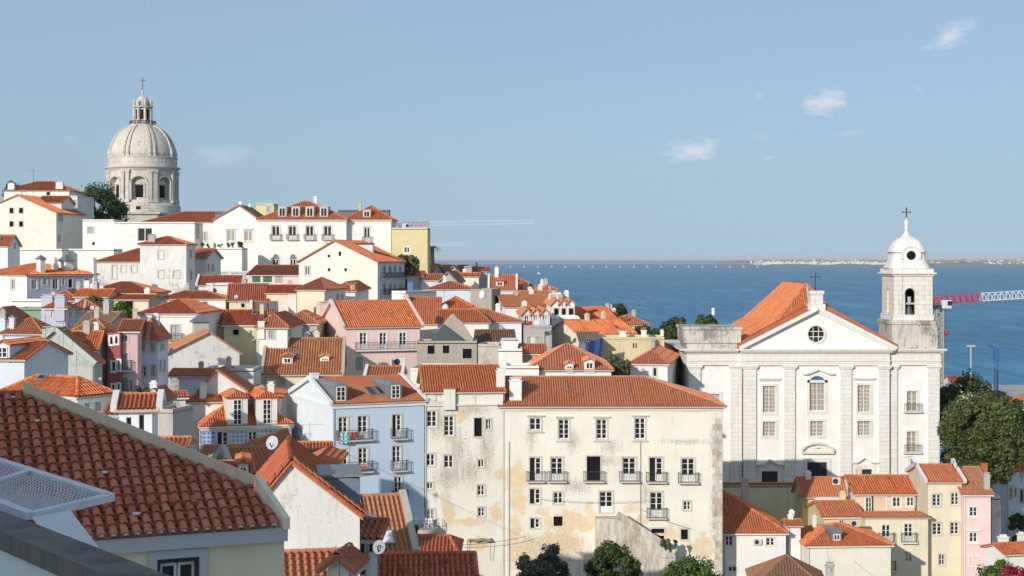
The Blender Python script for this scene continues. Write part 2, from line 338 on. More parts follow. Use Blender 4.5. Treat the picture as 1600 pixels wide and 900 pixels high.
# ------------------------------------------------------------------ roof tiling
def tile_plane(mb, poly, d, p0=None):
    """lay canal tiles on a flat roof face; poly[0]->poly[1] is the eave"""
    near = d < 165; mid = d < 240
    pitch = .25 if near else (.29 if mid else .36); row = .42 if near else (.9 if mid else 1.6)
    a = Vector(poly[0]); U = (Vector(poly[1]) - a).normalized(); up = Vector(poly[-1]) - a
    N = U.cross(up).normalized()
    if N.z < 0: N = -N
    V = N.cross(U)
    if V.dot(up) < 0: V = -V
    q = [((Vector(p) - a).dot(U), (Vector(p) - a).dot(V)) for p in poly]
    u0 = min(x for x, _ in q); u1 = max(x for x, _ in q); n = max(1, round((u1 - u0) / pitch)); pitch = (u1 - u0) / n
    prof = ((.2, .0), (.29, .075), (.5, .11), (.71, .075), (.8, .0)) if near else ((.2, 0), (.5, .12), (.8, 0))
    k = pitch / .25
    ph = RN.random()
    for i in range(n):
        uc = u0 + (i + .5) * pitch; vs = []
        for j in range(len(q)):
            (x0, y0), (x1, y1) = q[j], q[(j + 1) % len(q)]
            if (x0 - uc) * (x1 - uc) < 0: vs.append(y0 + (y1 - y0) * (uc - x0) / (x1 - x0))
        if len(vs) < 2: continue
        lo, hi = min(vs), max(vs)
        if hi - lo < .05: continue
        r = math.floor(lo / row)
        colv = RN.uniform(-.12, .12)
        while r * row < hi:
            v0 = max(lo, r * row); v1 = min(hi, (r + 1) * row); r += 1
            if v1 - v0 < .02: continue
            tc = min(1, max(0, RN.gauss(.55, .17) + colv)); tp = min(1, max(0, RN.gauss(.08, .10)))  # pan tones set darker, painting shade into the gaps between covers
            l0 = a + V * v0 + N * (.045 if near else .03); l1 = a + V * v1 + N * .015
            base = len(mb.v); us = [u0 + i * pitch + x * pitch for x, _ in prof]
            for L in (l0, l1):
                for uu, (_, z) in zip(us, prof): mb.v.append(tuple(L + U * uu + N * z * k))
                mb.v.append(tuple(L + U * (u0 + (i + 1 + prof[0][0]) * pitch)))
            m = len(prof) + 1
            for j in range(m - 1):
                mb.f.append((base + j, base + j + 1, base + m + j + 1, base + m + j)); mb.t.append(tc if j < m - 2 else tp)
def cap(mb, p, q, r=.13, seg=.45):
    """line of ridge tiles"""
    p = Vector(p); q = Vector(q); L = (q - p).length
    if L < .2: return
    n = max(1, round(L / seg)); d = (q - p) / n
    for i in range(n): mb.tube(p + d * i + Vector((0, 0, .03)), p + d * (i + 1.05) + Vector((0, 0, .03)), r * 1.08, r * .92, 6, False, RN.gauss(.55, .2))

# ------------------------------------------------------------------ houses
GROUND = []          # (x, y, z) of every house base: the hillside is fitted to these
TOWN = 'houses of the old town'
_DM = ((0, 0), (50, 50), (70, 72), (100, 112), (128, 150), (140, 158), (150, 170), (168, 188), (190, 204), (230, 243), (260, 268), (300, 300), (1e6, 1e6))
def DM(d):
    for (a, b), (c, e) in zip(_DM, _DM[1:]):
        if d <= c: return b + (e - b) * (d - a) / (c - a)
class House:
    """a block with walls, openings and a roof. xa, xb: photo columns of the facade's ends; ye, yb: rows of eave and base at its near
    corner, which stands at distance d; th: turn of the facade in degrees (> 0: it runs away to the right); dep: depth in metres"""
    def __init__(s, name, label, xa, xb, ye, d, th, dep, yb, roof='hip', yr=None, wall='white', tile='o', win=(), chim=(), dorm=(), sky=(), balc=(),
                 rx=.5, inset=None, insetL=None, insetR=None, rise=None, par=None, corn=None, oh=.28, cat='house', group=TOWN, sidewall=None, frame='paint', trim='stone', rmat=None, xs=None, gro=True, base_drop=7.0, keepdep=False, clutter=True):
        d = DM(d); s.d = d; s.frame = frame; s.trim = trim; s.wall = wall; s.tile = tile
        def solve(th, dep):
            t = math.radians(th); c, sn = math.cos(t), math.sin(t)
            if th > 0 or (th == 0 and (xa + xb) / 2 > CX) or th == 0 and xs is None:
                A = P(xa, ye, d); u1 = (xb - CX) / F; w = (u1 * A.y - A.x) / (c - u1 * sn); O = A
            else:
                B = P(xb, ye, d); u0 = (xa - CX) / F; w = (B.x - u0 * B.y) / (c - u0 * sn); A = B - Vector((c, sn, 0)) * w; O = B
            if xs is not None:   # depth from the photo column of the visible side's far end
                k = (xs - CX) / F; dep = (k * O.y - O.x) / (-sn - k * c)
            return t, c, sn, A, w, dep
        def pitch(w, dep, A, c):
            yy = A.y + math.sin(t) * w / 2 + dep / 2 * c; r = CZ - (yr - HY) / F * yy - A.z
            return math.degrees(math.atan2(r, (min(w, dep) if roof == 'hip' and inset is None else dep) / 2))
        t, c, sn, A, w, dep = solve(th, dep)
        if yr is not None and rise is None and roof in ('gx', 'hip', 'hipR', 'hipL'):
            if xs is not None:
                k = 0
                while (pitch(w, dep, A, c) > 38 or dep < 2.5) and th < 0 and k < 12: k += 1; th *= .8; t, c, sn, A, w, dep = solve(th if k < 12 else -.01, dep)
            elif not keepdep:
                k = 0
                while pitch(w, dep, A, c) > 34 and dep < 16 and k < 60: dep += .25; k += 1
                while pitch(w, dep, A, c) < 18 and dep > 2.5 and k < 60: dep -= .25; k += 1
        zb = P(0, yb, d).z - base_drop
        s.w, s.dep, s.h = w, dep, A.z - zb
        s.loc = Vector((A.x, A.y, zb)); s.R = Matrix.Rotation(t, 3, 'Z'); s.Ri = s.R.inverted()
        s.root = thing(name, label, cat, s.loc, t, group); s.eye = s.Ri @ (EYE - s.loc)
        if gro:
            cc = s.loc + s.R @ Vector((w / 2, dep / 2, 0)); GROUND.append((cc.x, cc.y, zb + base_drop))
        h = s.h; o = oh
        def zpx(lx, ly, y): return (CZ - (y - HY) / F * (s.loc + s.R @ Vector((lx, ly, 0))).y) - zb
        x0, x1, y0, y1 = -o, w + o, -o, dep + o; xm = w * rx; ym = dep / 2
        s.faces = []; s.caps = []; s.gab = {}; s.verge = []
        if roof in ('gx', 'hip', 'hipR', 'hipL'):
            hr = h + rise if rise else max(h + .4, zpx(w / 2, ym, yr))
        elif roof == 'gy': hr = h + rise if rise else zpx(xm, 0, yr)
        elif roof == 'hy': hr = h + rise if rise else zpx(xm, ym, yr)
        elif roof == 'sb': hr = h + rise if rise else zpx(w / 2, dep, yr)
        else: hr = h
        s.hr = hr; s.roofkind = roof
        c00, c10, c11, c01 = (x0, y0, h), (x1, y0, h), (x1, y1, h), (x0, y1, h)
        if roof in ('gx', 'hipR', 'hipL', 'hip') :
            if roof == 'hip' and (x1 - x0) < (y1 - y0) and inset is None and insetL is None: roof = 'hy'
            else:
                I = min(inset if inset is not None else (y1 - y0) / 2, (x1 - x0) / 2 - .01)
                il = insetL if insetL is not None else I; ir = insetR if insetR is not None else I
                il = 0 if roof in ('gx', 'hipR') else il; ir = 0 if roof in ('gx', 'hipL') else ir
                r0, r1 = (x0 + il, ym, hr), (x1 - ir, ym, hr)
                s.faces += [[c00, c10, r1, r0], [c11, c01, r0, r1]]; s.caps.append((r0, r1))
                if il: s.faces.append([c01, c00, r0]); s.caps += [(c00, r0), (c01, r0)]
                else: s.gab['L'] = hr; s.verge += [(c00, r0), (c01, r0)]
                if ir: s.faces.append([c10, c11, r1]); s.caps += [(c10, r1), (c11, r1)]
                else: s.gab['R'] = hr; s.verge += [(c10, r1), (c11, r1)]
        if roof == 'hy':
            I = min(inset if inset is not None else (x1 - x0) / 2, (y1 - y0) / 2 - .01); r0, r1 = (xm, y0 + I, hr), (xm, y1 - I, hr)
            s.faces += [[c00, c10, r0], [c10, c11, r1, r0], [c11, c01, r1], [c01, c00, r0, r1]]; s.caps += [(r0, r1), (c00, r0), (c10, r0), (c01, r1), (c11, r1)]
        if roof == 'gy':
            r0, r1 = (xm, y0, hr), (xm, y1, hr); s.faces += [[c01, c00, r0, r1], [c10, c11, r1, r0]]; s.caps.append((r0, r1)); s.gab['F'] = hr; s.gab['K'] = hr; s.gx = xm
            s.verge += [(c00, r0), (c10, r0)]
        if roof == 'sb':
            s.faces.append([c00, c10, (x1, y1, hr), (x0, y1, hr)]); s.gab['S'] = hr; s.verge += [(c00, (x0, y1, hr)), (c10, (x1, y1, hr))]; s.caps.append(((x0, y1, hr), (x1, y1, hr)))
        # roof objects
        s.roof = None
        if s.faces:
            sl = MB()
            for f in s.faces: sl.prism([Vector(p) - Vector((0, 0, .13)) for p in f], (0, 0, .12))
            s.roof = sl.build('roof', rmat or 'mortar', s.root)
            tm = MB(); fl = [f for f in s.faces if s.visible(f)]
            for f in fl: tile_plane(tm, f, d)
            for a, b in s.caps: cap(tm, a, b, .13 if d < 240 else .17)
            if not par:
                for a, b in s.verge: cap(tm, a, b, .10 if d < 240 else .14)
            tm.build('roof_tiles', tile, s.roof, 'stuff')
            if par:
                for a, b in s.verge: pm = MB(); pm.beam(Vector(a) + Vector((0, 0, .10)), Vector(b) + Vector((0, 0, .10)), .34, .42); pm.build('gable_coping', par if isinstance(par, str) else wall, s.root)
        else:
            pm = MB(); pm.box(.0, w, .0, dep, h - .35, h - .25); pm.build('flat_roof', 'mortar', s.root)
            s.faces.append([(0, 0, h - .25), (w, 0, h - .25), (w, dep, h - .25), (0, dep, h - .25)]); s.roof = None
        # openings
        s.holes = {'F': [], 'L': [], 'R': [], 'K': []}; s.todo = []
        for wn in win: s.opening(*wn)
        s.walls(wall, sidewall)
        if corn:
            cm = MB(); cm.box(-.16, w + .16, -.16, dep + .16, h - .42, h - .16); cm.build('cornice', corn, s.root)
        for k in s.todo: s.window(*k)
        for b in balc: s.balcony(*b)
        for k in chim: s.chimney(*k)
        for k in dorm: s.dormer(*k)
        for k in sky: s.skylight(*k)
        if s.roofkind in ('gx', 'hip', 'hy', 'hipR', 'hipL', 'gy') and s.roof and clutter:
            if not chim and 115 < d < 330 and RN.random() < .75:   # small plastered stacks by the ridge
                for _ in range(RN.choice((1, 1, 2))):
                    cx, cy = w * RN.uniform(.2, .8), dep * RN.uniform(.45, .7); cw = RN.uniform(.22, .38); zt = hr + RN.uniform(.35, 1.0); m = MB()
                    m.box(cx - cw, cx + cw, cy - cw * .8, cy + cw * .8, h + .1, zt); m.box(cx - cw - .07, cx + cw + .07, cy - cw * .8 - .07, cy + cw * .8 + .07, zt, zt + .1); m.box(cx - cw * .7, cx + cw * .7, cy - cw * .5, cy + cw * .5, zt + .1, zt + .28); m.build('chimney', RN.choice((wall if wall not in ('azulejo', 'blue') else 'white', 'offwhite', 'concrete')), s.roof)
            if d < 200 and s.h > 2:
                for uu in ((.12,) if RN.random() < .5 else (w - .12,)):
                    m = MB(); m.tube(s.fp('F', uu, .3, .07), s.fp('F', uu, s.h - .15, .07), .045, None, 6); m.build('rain_pipe', RN.choice(('ironlight', 'offwhite', 'mortar')), s.root)
                if 'F' not in s.gab: m = MB(); m.tube((-oh, -oh - .03, h - .10), (w + oh, -oh - .03, h - .10), .06, None, 6); m.build('gutter', RN.choice(('ironlight', 'offwhite', 'mortar')), s.root)
    def visible(s, f):
        a, b, c = Vector(f[0]), Vector(f[1]), Vector(f[-1]); n = (b - a).cross(c - a)
        if n.z < 0: n = -n
        return n.dot(s.eye - a) > -8
    def world(s, p): return s.loc + s.R @ Vector(p)
    def lray(s, px, py): return s.Ri @ ray(px, py)
    def fdef(s, k):
        return {'F': ((0, 0), (1, 0), (0, -1), s.w), 'L': ((0, 0), (0, 1), (-1, 0), s.dep), 'R': ((s.w, 0), (0, 1), (1, 0), s.dep), 'K': ((0, s.dep), (1, 0), (0, 1), s.w)}[k]
    def fp(s, k, u, v, n):
        o, U, Nn, _ = s.fdef(k); return Vector((o[0] + U[0] * u + Nn[0] * n, o[1] + U[1] * u + Nn[1] * n, v))
    def onface(s, k, px, py):
        o, U, Nn, _ = s.fdef(k); r = s.lray(px, py); e = s.eye; n = Vector((Nn[0], Nn[1], 0)); t = (Vector((o[0], o[1], 0)) - e).dot(n) / r.dot(n); q = e + r * t
        return (q.x - o[0]) * U[0] + (q.y - o[1]) * U[1], q.z
    def top(s, k, u):
        h = s.h + .06; wd = s.fdef(k)[3]
        if s.roofkind == 'flat': return s.h
        if k in s.gab:
            m = s.gx if k in 'FK' else s.dep / 2; g = s.gab[k] - .08
            return h + (g - h) * (u / m if u < m else (wd - u) / (wd - m))
        if 'S' in s.gab: return s.gab['S'] - .08 if k == 'K' else (h if k == 'F' else h + (s.gab['S'] - .08 - h) * u / s.dep)
        return h
    def fbox(s, mb, k, u0, u1, v0, v1, n0, n1):
        mb.hexa([s.fp(k, u, v, n) for v in (v0, v1) for u, n in ((u0, n0), (u1, n0), (u1, n1), (u0, n1))])
    def opening(s, k, x0, y0, x1, y1, st='c', **kw):
        ym = (y0 + y1) / 2; xm = (x0 + x1) / 2
        ua, ub = s.onface(k, x0, ym)[0], s.onface(k, x1, ym)[0]; va, vb = s.onface(k, xm, y1)[1], s.onface(k, xm, y0)[1]
        u0, u1 = min(ua, ub), max(ua, ub); wd = s.fdef(k)[3]
        u0 = max(.05, u0); u1 = min(wd - .05, u1); tp = min(s.top(k, u0), s.top(k, u1)) - .05; vb = min(vb, tp); va = max(.05, va)
        if u1 - u0 < .08 or vb - va < .08: return
        for (a, b, c, d_) in s.holes[k]:
            if u0 < b and u1 > a and va < d_ and vb > c: return
        s.holes[k].append((u0, u1, va, vb)); s.todo.append((k, u0, u1, va, vb, st))
    def walls(s, wall, sidewall):
        for k in 'FLRK':
            wd = s.fdef(k)[3]; us = {0, wd}; H = s.holes[k]; B = MB()
            if k in s.gab: us.add(s.gx if k in 'FK' else s.dep / 2)
            for a, b, _, _ in H: us |= {a, b}
            us = sorted(us)
            for a, b in zip(us, us[1:]):
                if b - a < 1e-5: continue
                v = 0.0
                for (p, q, r, t) in sorted((x for x in H if x[0] <= a + 1e-6 and x[1] >= b - 1e-6), key=lambda x: x[2]):
                    B.quad(s.fp(k, a, v, 0), s.fp(k, b, v, 0), s.fp(k, b, r, 0), s.fp(k, a, r, 0)); v = t
                B.quad(s.fp(k, a, v, 0), s.fp(k, b, v, 0), s.fp(k, b, s.top(k, b), 0), s.fp(k, a, s.top(k, a), 0))
            for a, b, c, e in H:
                r = -.22
                for p, q in (((a, c), (b, c)), ((b, c), (b, e)), ((b, e), (a, e)), ((a, e), (a, c))):
                    B.quad(s.fp(k, *p, 0), s.fp(k, *q, 0), s.fp(k, *q, r), s.fp(k, *p, r))
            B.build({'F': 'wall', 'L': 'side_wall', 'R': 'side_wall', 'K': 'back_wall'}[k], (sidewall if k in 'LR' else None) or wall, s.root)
        if s.roofkind == 'flat':   # inner faces of the parapet
            i = .22
            for k in 'FLRK':
                wd = s.fdef(k)[3]; mb = MB(); s.fbox(mb, k, 0 if k in 'FK' else i, wd if k in 'FK' else wd - i, s.h - .5, s.h + .03, -i, -.004); mb.build('parapet', (sidewall if k in 'LR' else None) or wall, s.root)
    def window(s, k, u0, u1, v0, v1, st):
        w, h = u1 - u0, v1 - v0; c = st[0]; far = s.d > 215
        fr = MB(); pn = MB(); n0, n1 = -.16, -.10
        pm = 'glass'
        box = lambda mb, a, b, e, f, p=n0, q=n1: s.fbox(mb, k, a, b, e, f, p, q)
        if c in 'cfhk':
            e = min(.09, w * .12); m = min(.13, w * .16); g = .045
            if far: e = min(.12, w * .14); m = min(.15, w * .18)
            um = (u0 + u1) / 2; lv = v0 + (h * .30 if c in 'fh' and h > 1.6 else 0)
            lo = u0 if c != 'h' else um
            box(fr, lo, u1, v1 - e, v1); box(fr, lo, u1, v0, v0 + e); box(fr, u1 - e, u1, v0 + e, v1 - e)
            if c != 'h': box(fr, u0, u0 + e, v0 + e, v1 - e); 
            if w > .45 or c == 'h': box(fr, um - m / 2, um + m / 2, v0 + e, v1 - e, n0 - .002, n1 + .015)
            if lv > v0: box(fr, lo + e, u1 - e, v0 + e, lv, n0, n1 - .02)
            if not far and w > .45:
                nr = max(1, round((v1 - lv) / .52))
                for i in range(1, nr): box(fr, lo + e, u1 - e, lv + (v1 - lv) * i / nr - g / 2, lv + (v1 - lv) * i / nr + g / 2, n0, n1 - .015)
            if 'k' == c or (c == 'c' and s.d > 160 and RN.random() < .2): pm = 'curtain'
            box(pn, u0, u1, v0, v1, -.20, -.17)
        elif c == 'o': box(pn, u0, u1, v0, v1, -.9, -.215); pm = 'dark'  # near-black block painted in for the unlit room behind
        elif c == 'b': box(pn, u0, u1, v0, v1, -.14, -.08); pm = s.wall if 'trim' not in st else s.trim
        elif c in 'sg':
            pm = 'shutter' if c == 's' else 'greenshut'; um = (u0 + u1) / 2
            box(pn, u0, um - .02, v0, v1, -.14, -.08); box(pn, um + .02, u1, v0, v1, -.14, -.08)
        elif c == 'd':   # door
            box(pn, u0, u1, v0, v1, -.16, -.1); pm = 'door'
        nm = 'door' if c == 'd' else 'window'
        if fr.f:
            wo = fr.build(nm, s.frame, s.root); pn.build('pane', pm, wo)
        else: wo = pn.build(nm, pm, s.root)
        if 'n' not in st:
            t = .16 if s.d < 215 else .2; sr = MB(); B = lambda a, b, e, f: s.fbox(sr, k, a, b, e, f, -.03, .045)
            B(u0 - t, u0, v0 - t, v1 + t); B(u1, u1 + t, v0 - t, v1 + t); B(u0, u1, v1, v1 + t); B(u0, u1, v0 - t, v0)
            if 'H' in st: s.fbox(sr, k, u0 - .35, u1 + .35, v1 + t, v1 + t + .12, 0, .2); s.fbox(sr, k, u0 - .3, u1 + .3, v0 - t - .1, v0 - t, 0, .16)
            sr.build('surround', s.trim, wo)
        if 'B' in st: s.rail(k, u0 - .38, u1 + .38, v0)
    def rail(s, k, u0, u1, v, hgt=.95, out=.55):
        sl = MB(); s.fbox(sl, k, u0, u1, v - .16, v - .03, 0, out + .04); o = sl.build('balcony', s.trim, s.root)
        r = MB(); b = .024; n = max(3, round((u1 - u0) / .17))
        for i in range(n + 1):
            u = u0 + .03 + (u1 - u0 - .06) * i / n; s.fbox(r, k, u - b / 2, u + b / 2, v - .03, v + hgt, out - b, out)
        for uu in (u0 + .03, u1 - .03):
            for q in (.0, .18, .36): s.fbox(r, k, uu - b / 2, uu + b / 2, v - .03, v + hgt, q, q + b)
            s.fbox(r, k, uu - b / 2, uu + b / 2, v + hgt, v + hgt + .05, 0, out - b)
        s.fbox(r, k, u0, u1, v + hgt, v + hgt + .05, out - b - .005, out + .005); s.fbox(r, k, u0, u1, v + .06, v + .10, out - b - .003, out + .003)
        r.build('railing', 'iron', o)
    def balcony(s, k, x0, x1, yb):
        a = s.onface(k, x0, yb); b = s.onface(k, x1, yb); s.rail(k, min(a[0], b[0]), max(a[0], b[0]), a[1])
    def hit(s, px, py):
        r = s.lray(px, py); best = None
        for f in s.faces:
            a, b, c = Vector(f[0]), Vector(f[1]), Vector(f[-1]); n = (b - a).cross(c - a)
            if n.z < 0: n = -n
            dn = n.dot(r)
            if abs(dn) < 1e-9: continue
            t = n.dot(a - s.eye) / dn; q = s.eye + r * t
            ins = True; m = len(f); sg = None
            for i in range(m):
                p0, p1 = f[i], f[(i + 1) % m]; cr = (p1[0] - p0[0]) * (q.y - p0[1]) - (p1[1] - p0[1]) * (q.x - p0[0])
                if abs(cr) < 1e-6: continue
                if sg is None: sg = cr > 0
                elif (cr > 0) != sg: ins = False; break
            if ins and t > 0 and (best is None or t < best[0]): best = (t, q, n.normalized())
        if best is None:
            t = (s.dep * .5 - s.eye.y) / r.y; return s.eye + r * t, Vector((0, 0, 1))
        return best[1], best[2]
    def chimney(s, x0, y0, x1, y1, mat=None, st='p', dp=None):
        q, n = s.hit((x0 + x1) / 2, y1); Y = s.world(q).y; w = abs(x1 - x0) / F * Y; zt = CZ - (y0 - HY) / F * Y - s.loc.z; dp = dp or max(.5, w * .7)
        mb = MB(); z0 = q.z - 1.0 - dp * .6; hc = zt - q.z
        mb.box(q.x - w / 2, q.x + w / 2, q.y, q.y + dp, z0, zt - .12)
        mb.box(q.x - w / 2 - .07, q.x + w / 2 + .07, q.y - .07, q.y + dp + .07, zt - .12, zt)
        o = mb.build('chimney', mat or s.wall, s.roof or s.root)
        if st == 'k':   # slotted clay pots
            pm = MB()
            for i in range(3): pm.tube((q.x + w * (i - 1) * .3, q.y + dp / 2, zt), (q.x + w * (i - 1) * .3, q.y + dp / 2, zt + .4), .11, .09, 8)
            pm.build('chimney_pot', 'terracotta', s.roof or s.root)
        elif st == 'c':  # pyramid cowl
            pm = MB(); b = [(q.x - w * .7, q.y - w * .2, zt), (q.x + w * .7, q.y - w * .2, zt), (q.x + w * .7, q.y + dp + w * .2, zt), (q.x - w * .7, q.y + dp + w * .2, zt)]; tp = (q.x, q.y + dp / 2, zt + w * .6)
            for i in range(4): pm.quad(b[i], b[(i + 1) % 4], tp)
            pm.build('chimney_cowl', 'slate', s.roof or s.root)
        elif hc > .8:
            pm = MB(); pm.box(q.x - w * .36, q.x + w * .36, q.y + dp * .15, q.y + dp * .85, zt, zt + .18); pm.box(q.x - w * .5, q.x + w * .5, q.y, q.y + dp, zt + .18, zt + .25); pm.build('chimney_top', mat or s.wall, s.roof or s.root)
    def skylight(s, x0, y0, x1, y1, mat='glass'):
        q, n = s.hit((x0 + x1) / 2, (y0 + y1) / 2); Y = s.world(q).y; w = abs(x1 - x0) / F * Y
        V = Vector((-n.x, -n.y, 0)); V = (V - n * V.dot(n)).normalized() if V.length > 1e-4 else Vector((0, 1, 0)); U = V.cross(n)
        L = abs(y1 - y0) / F * Y / max(.2, abs((Vector((0, 0, 1)).dot(V)) + .12 * abs(V.y)))
        L = min(L, 2.4)
        mb = MB(); c = lambda a, b, e: q + U * a + V * b + n * e
        def pl(mb, a0, a1, b0, b1, e0, e1): mb.hexa([c(a, b, e) for e in (e0, e1) for a, b in ((a0, b0), (a1, b0), (a1, b1), (a0, b1))])
        t = .09
        pl(mb, -w / 2, w / 2, -L / 2, -L / 2 + t, .05, .2); pl(mb, -w / 2, w / 2, L / 2 - t, L / 2, .05, .2); pl(mb, -w / 2, -w / 2 + t, -L / 2 + t, L / 2 - t, .05, .2); pl(mb, w / 2 - t, w / 2, -L / 2 + t, L / 2 - t, .05, .2)
        o = mb.build('skylight_frame', 'zinc', s.roof or s.root); g = MB(); pl(g, -w / 2 + t, w / 2 - t, -L / 2 + t, L / 2 - t, .06, .16); g.build('skylight_pane', mat, s.roof or s.root)
    def dormer(s, x0, y0, x1, y1, kind='g', st='c', wall=None):
        """front rectangle in photo pixels; kind g gabled tiles, h hipped tiles, z zinc with arched top, b flat zinc box"""
        for k in range(14):
            q, n = s.hit((x0 + x1) / 2, y1 - k)
            if n.z < .9999: break
        Y = s.world(q).y; w = abs(x1 - x0) / F * Y; h = abs(y1 - k - y0) / F * Y
        V = Vector((-n.x, -n.y, 0)); V = V.normalized() if V.length > 1e-3 else Vector((0, 1, 0))
        if abs(V.y) > abs(V.x): V = Vector((0, 1 if V.y > 0 else -1, 0))
        else: V = Vector((1 if V.x > 0 else -1, 0, 0))
        U = Vector((V.y, -V.x, 0)); sl = max(.25, math.hypot(n.x, n.y) / max(.05, n.z)); L = h / sl + .4
        c = lambda a, b, z: q + U * a + V * b + Vector((0, 0, z))
        def bx(mb, a0, a1, b0, b1, z0, z1): mb.hexa([c(a, b, z) for z in (z0, z1) for a, b in ((a0, b0), (a1, b0), (a1, b1), (a0, b1))])
        mb = MB(); a = w / 2; wm = wall or ('zinc' if kind in 'zb' else s.wall); rise = w * .28; e = .14
        if kind == 'z':
            K = 8; pr = [(-a, 0)] + [(-a * math.cos(math.pi * i / K), h - w * .28 + w * .28 * math.sin(math.pi * i / K)) for i in range(K + 1)] + [(a, 0)]
            mb.prism([c(x, 0, z - .2 if z == 0 else z) for x, z in pr], V * L)
        else: bx(mb, -a, a, 0, L, -.3, h - (0 if kind == 'b' else rise))
        o = mb.build('dormer', wm, s.root)
        hh = h - (w * .2 if kind == 'z' else (rise if kind != 'b' else .1))
        if kind in 'gh':
            if kind == 'g':
                mb2 = MB(); mb2.prism([c(-a, 0, hh), c(a, 0, hh), c(0, 0, h - .08)], V * .3); mb2.build('dormer_gable', wm, o)
            tm = MB(); b0 = -.18; rb = b0 + (w / 2 if kind == 'h' else 0); zr = h - .02
            L2 = L + rise / sl + .2
            fl = [[c(-a - e, L2, hh), c(-a - e, b0, hh), c(0, rb, zr), c(0, L2, zr)], [c(a + e, b0, hh), c(a + e, L2, hh), c(0, L2, zr), c(0, rb, zr)]]
            if kind == 'h': fl.append([c(-a - e, b0, hh), c(a + e, b0, hh), c(0, rb, zr)])
            for f in fl: tm.prism([p - Vector((0, 0, .05)) for p in f], (0, 0, .05)); tile_plane(tm, f, s.d)
            cap(tm, c(0, rb, zr), c(0, L2, zr), .1); tm.build('dormer_roof', s.tile, o)
        elif kind == 'b':
            tm = MB(); bx(tm, -a - .1, a + .1, -.15, L + .1, h - .04, h + .07); tm.build('dormer_roof', wm, o)
        t = min(.18, w * .16) if w < 1.7 else w * .29; fr = MB(); pn = MB(); v0, v1 = .10, hh - .12; m = w - 2 * t; f0, f1 = -.08, -.004
        if v1 - v0 < .2: v0, v1 = .02, hh - .03
        if st == 'o': bx(pn, -a + t, a - t, -.02, -.003, v0, v1); pn.build('opening', 'dark', o); return
        g = min(.09, m * .14)
        bx(fr, -a + t, a - t, f0, f1, v1 - g, v1); bx(fr, -a + t, a - t, f0, f1, v0, v0 + g); bx(fr, -a + t, -a + t + g, f0, f1, v0 + g, v1 - g); bx(fr, a - t - g, a - t, f0, f1, v0 + g, v1 - g); bx(fr, -g / 2, g / 2, f0 - .004, f1, v0 + g, v1 - g)
        if s.d < 200:
            for i in range(1, max(1, round((v1 - v0) / .5))): z = v0 + (v1 - v0) * i / max(1, round((v1 - v0) / .5)); bx(fr, -a + t + g, a - t - g, f0 + .02, f1, z - .022, z + .022)
        bx(pn, -a + t, a - t, -.03, -.006, v0, v1)
        fr.build('window_frame', s.frame, o); pn.build('pane', 'glass', o)

def wallthing(name, label, xa, xb, yt, d, th, dep, yb, wall, cat='wall', **kw):
    """a free-standing wall or plain flat-topped block"""
    return House(name, label, xa, xb, yt, d, th, dep, yb, 'flat', None, wall, cat=cat, group=kw.pop('group', None), **kw)

# ------------------------------------------------------------------ the town, far to near
H = House
# hilltop, top left
H('gabled_house', 'big ivory house with four small square windows in its gable, upper left edge', -38, 88, 333, 330, -4, 18, 380, 'gy', 305, 'ivory', 'o', rx=.52,
  win=[('F', 15, 325, 21, 333, 'o'), ('F', 30, 325, 36, 333, 'o'), ('F', 15, 346, 21, 354, 'o'), ('F', 30, 346, 36, 354, 'o'), ('R', 91, 325, 94, 345, 's'), ('R', 95, 325, 98, 345, 's'), ('R', 91, 368, 94, 377, 's')])
H('side_wing', 'narrow white wing with tiled roof joined to the ivory gabled house', 58, 96, 317, 338, 0, 12, 378, 'gx', 307, 'ivory', 'o')
H('old_house', 'aged pale house with low red hip roof between two square chimneys on the hilltop', 6, 108, 298, 356, 0, 14, 380, 'hip', 284, 'dirty2', 'o', inset=6,
  win=[('F', 34, 298, 41, 306, 'b'), ('F', 73, 300, 78, 305, 'o')], chim=[(12, 287, 22, 297), (87, 285, 98, 296)])
H('narrow_house', 'tall narrow weathered house in front of the dark hilltop trees', 109, 121, 306, 350, -6, 10, 378, 'flat', None, 'oldwhite', win=[('F', 111, 313, 114, 325, 's'), ('F', 116, 313, 119, 325, 's'), ('F', 111, 346, 114, 357, 's'), ('F', 116, 346, 119, 357, 's')])
H('white_cube_house', 'plain white flat-roofed block beside the dark tree', 129, 178, 343, 305, 0, 9, 388, 'flat', None, 'white', win=[('F', 137, 355, 146, 364, 's'), ('F', 144, 378, 148, 383, 'on')])
H('modern_house', 'wide white flat-roofed house with one large dark square window', 178, 304, 347, 300, 0, 8, 388, 'flat', None, 'white', win=[('F', 215, 356, 238, 377, 'cn'), ('R', 306, 352, 311, 372, 's')])
H('long_roof_house', 'house with long bright orange roof right below the great dome', 224, 345, 347, 330, 0, 15, 370, 'hipL', 331, 'white', 'o', win=[('F', 313, 363, 323, 377, 'k')])
wallthing('terrace_wall', 'long blank white retaining wall under the ivory gabled house', 28, 97, 389, 275, 0, 4, 430, 'white')
wallthing('terrace_wall', 'blank white retaining wall left of the dirty white tower house', 121, 178, 389, 272, 0, 6, 440, 'white')
wallthing('terrace_wall', 'set-back shaded white wall between the two blank retaining walls', 97, 123, 389, 281, 0, 4, 430, 'white')
H('edge_house', 'small house with skylight and blue-white gable at the left picture edge', -20, 12, 385, 255, -35, 7, 410, 'gx', 368, 'bluewhite', 'o', xs=31, sky=[(1, 371, 6, 378)], win=[('R', 22, 380, 24, 388, 's')])
H('red_roof_house', 'grey-walled house with a plain red roof left of the white tower house', 151, 221, 409, 240, 0, 9, 445, 'hipL', 389, 'dirty', 'r', insetL=6, win=[('F', 175, 415, 182, 435, 'b'), ('F', 189, 415, 196, 425, 'b'), ('F', 205, 415, 213, 425, 'b')])
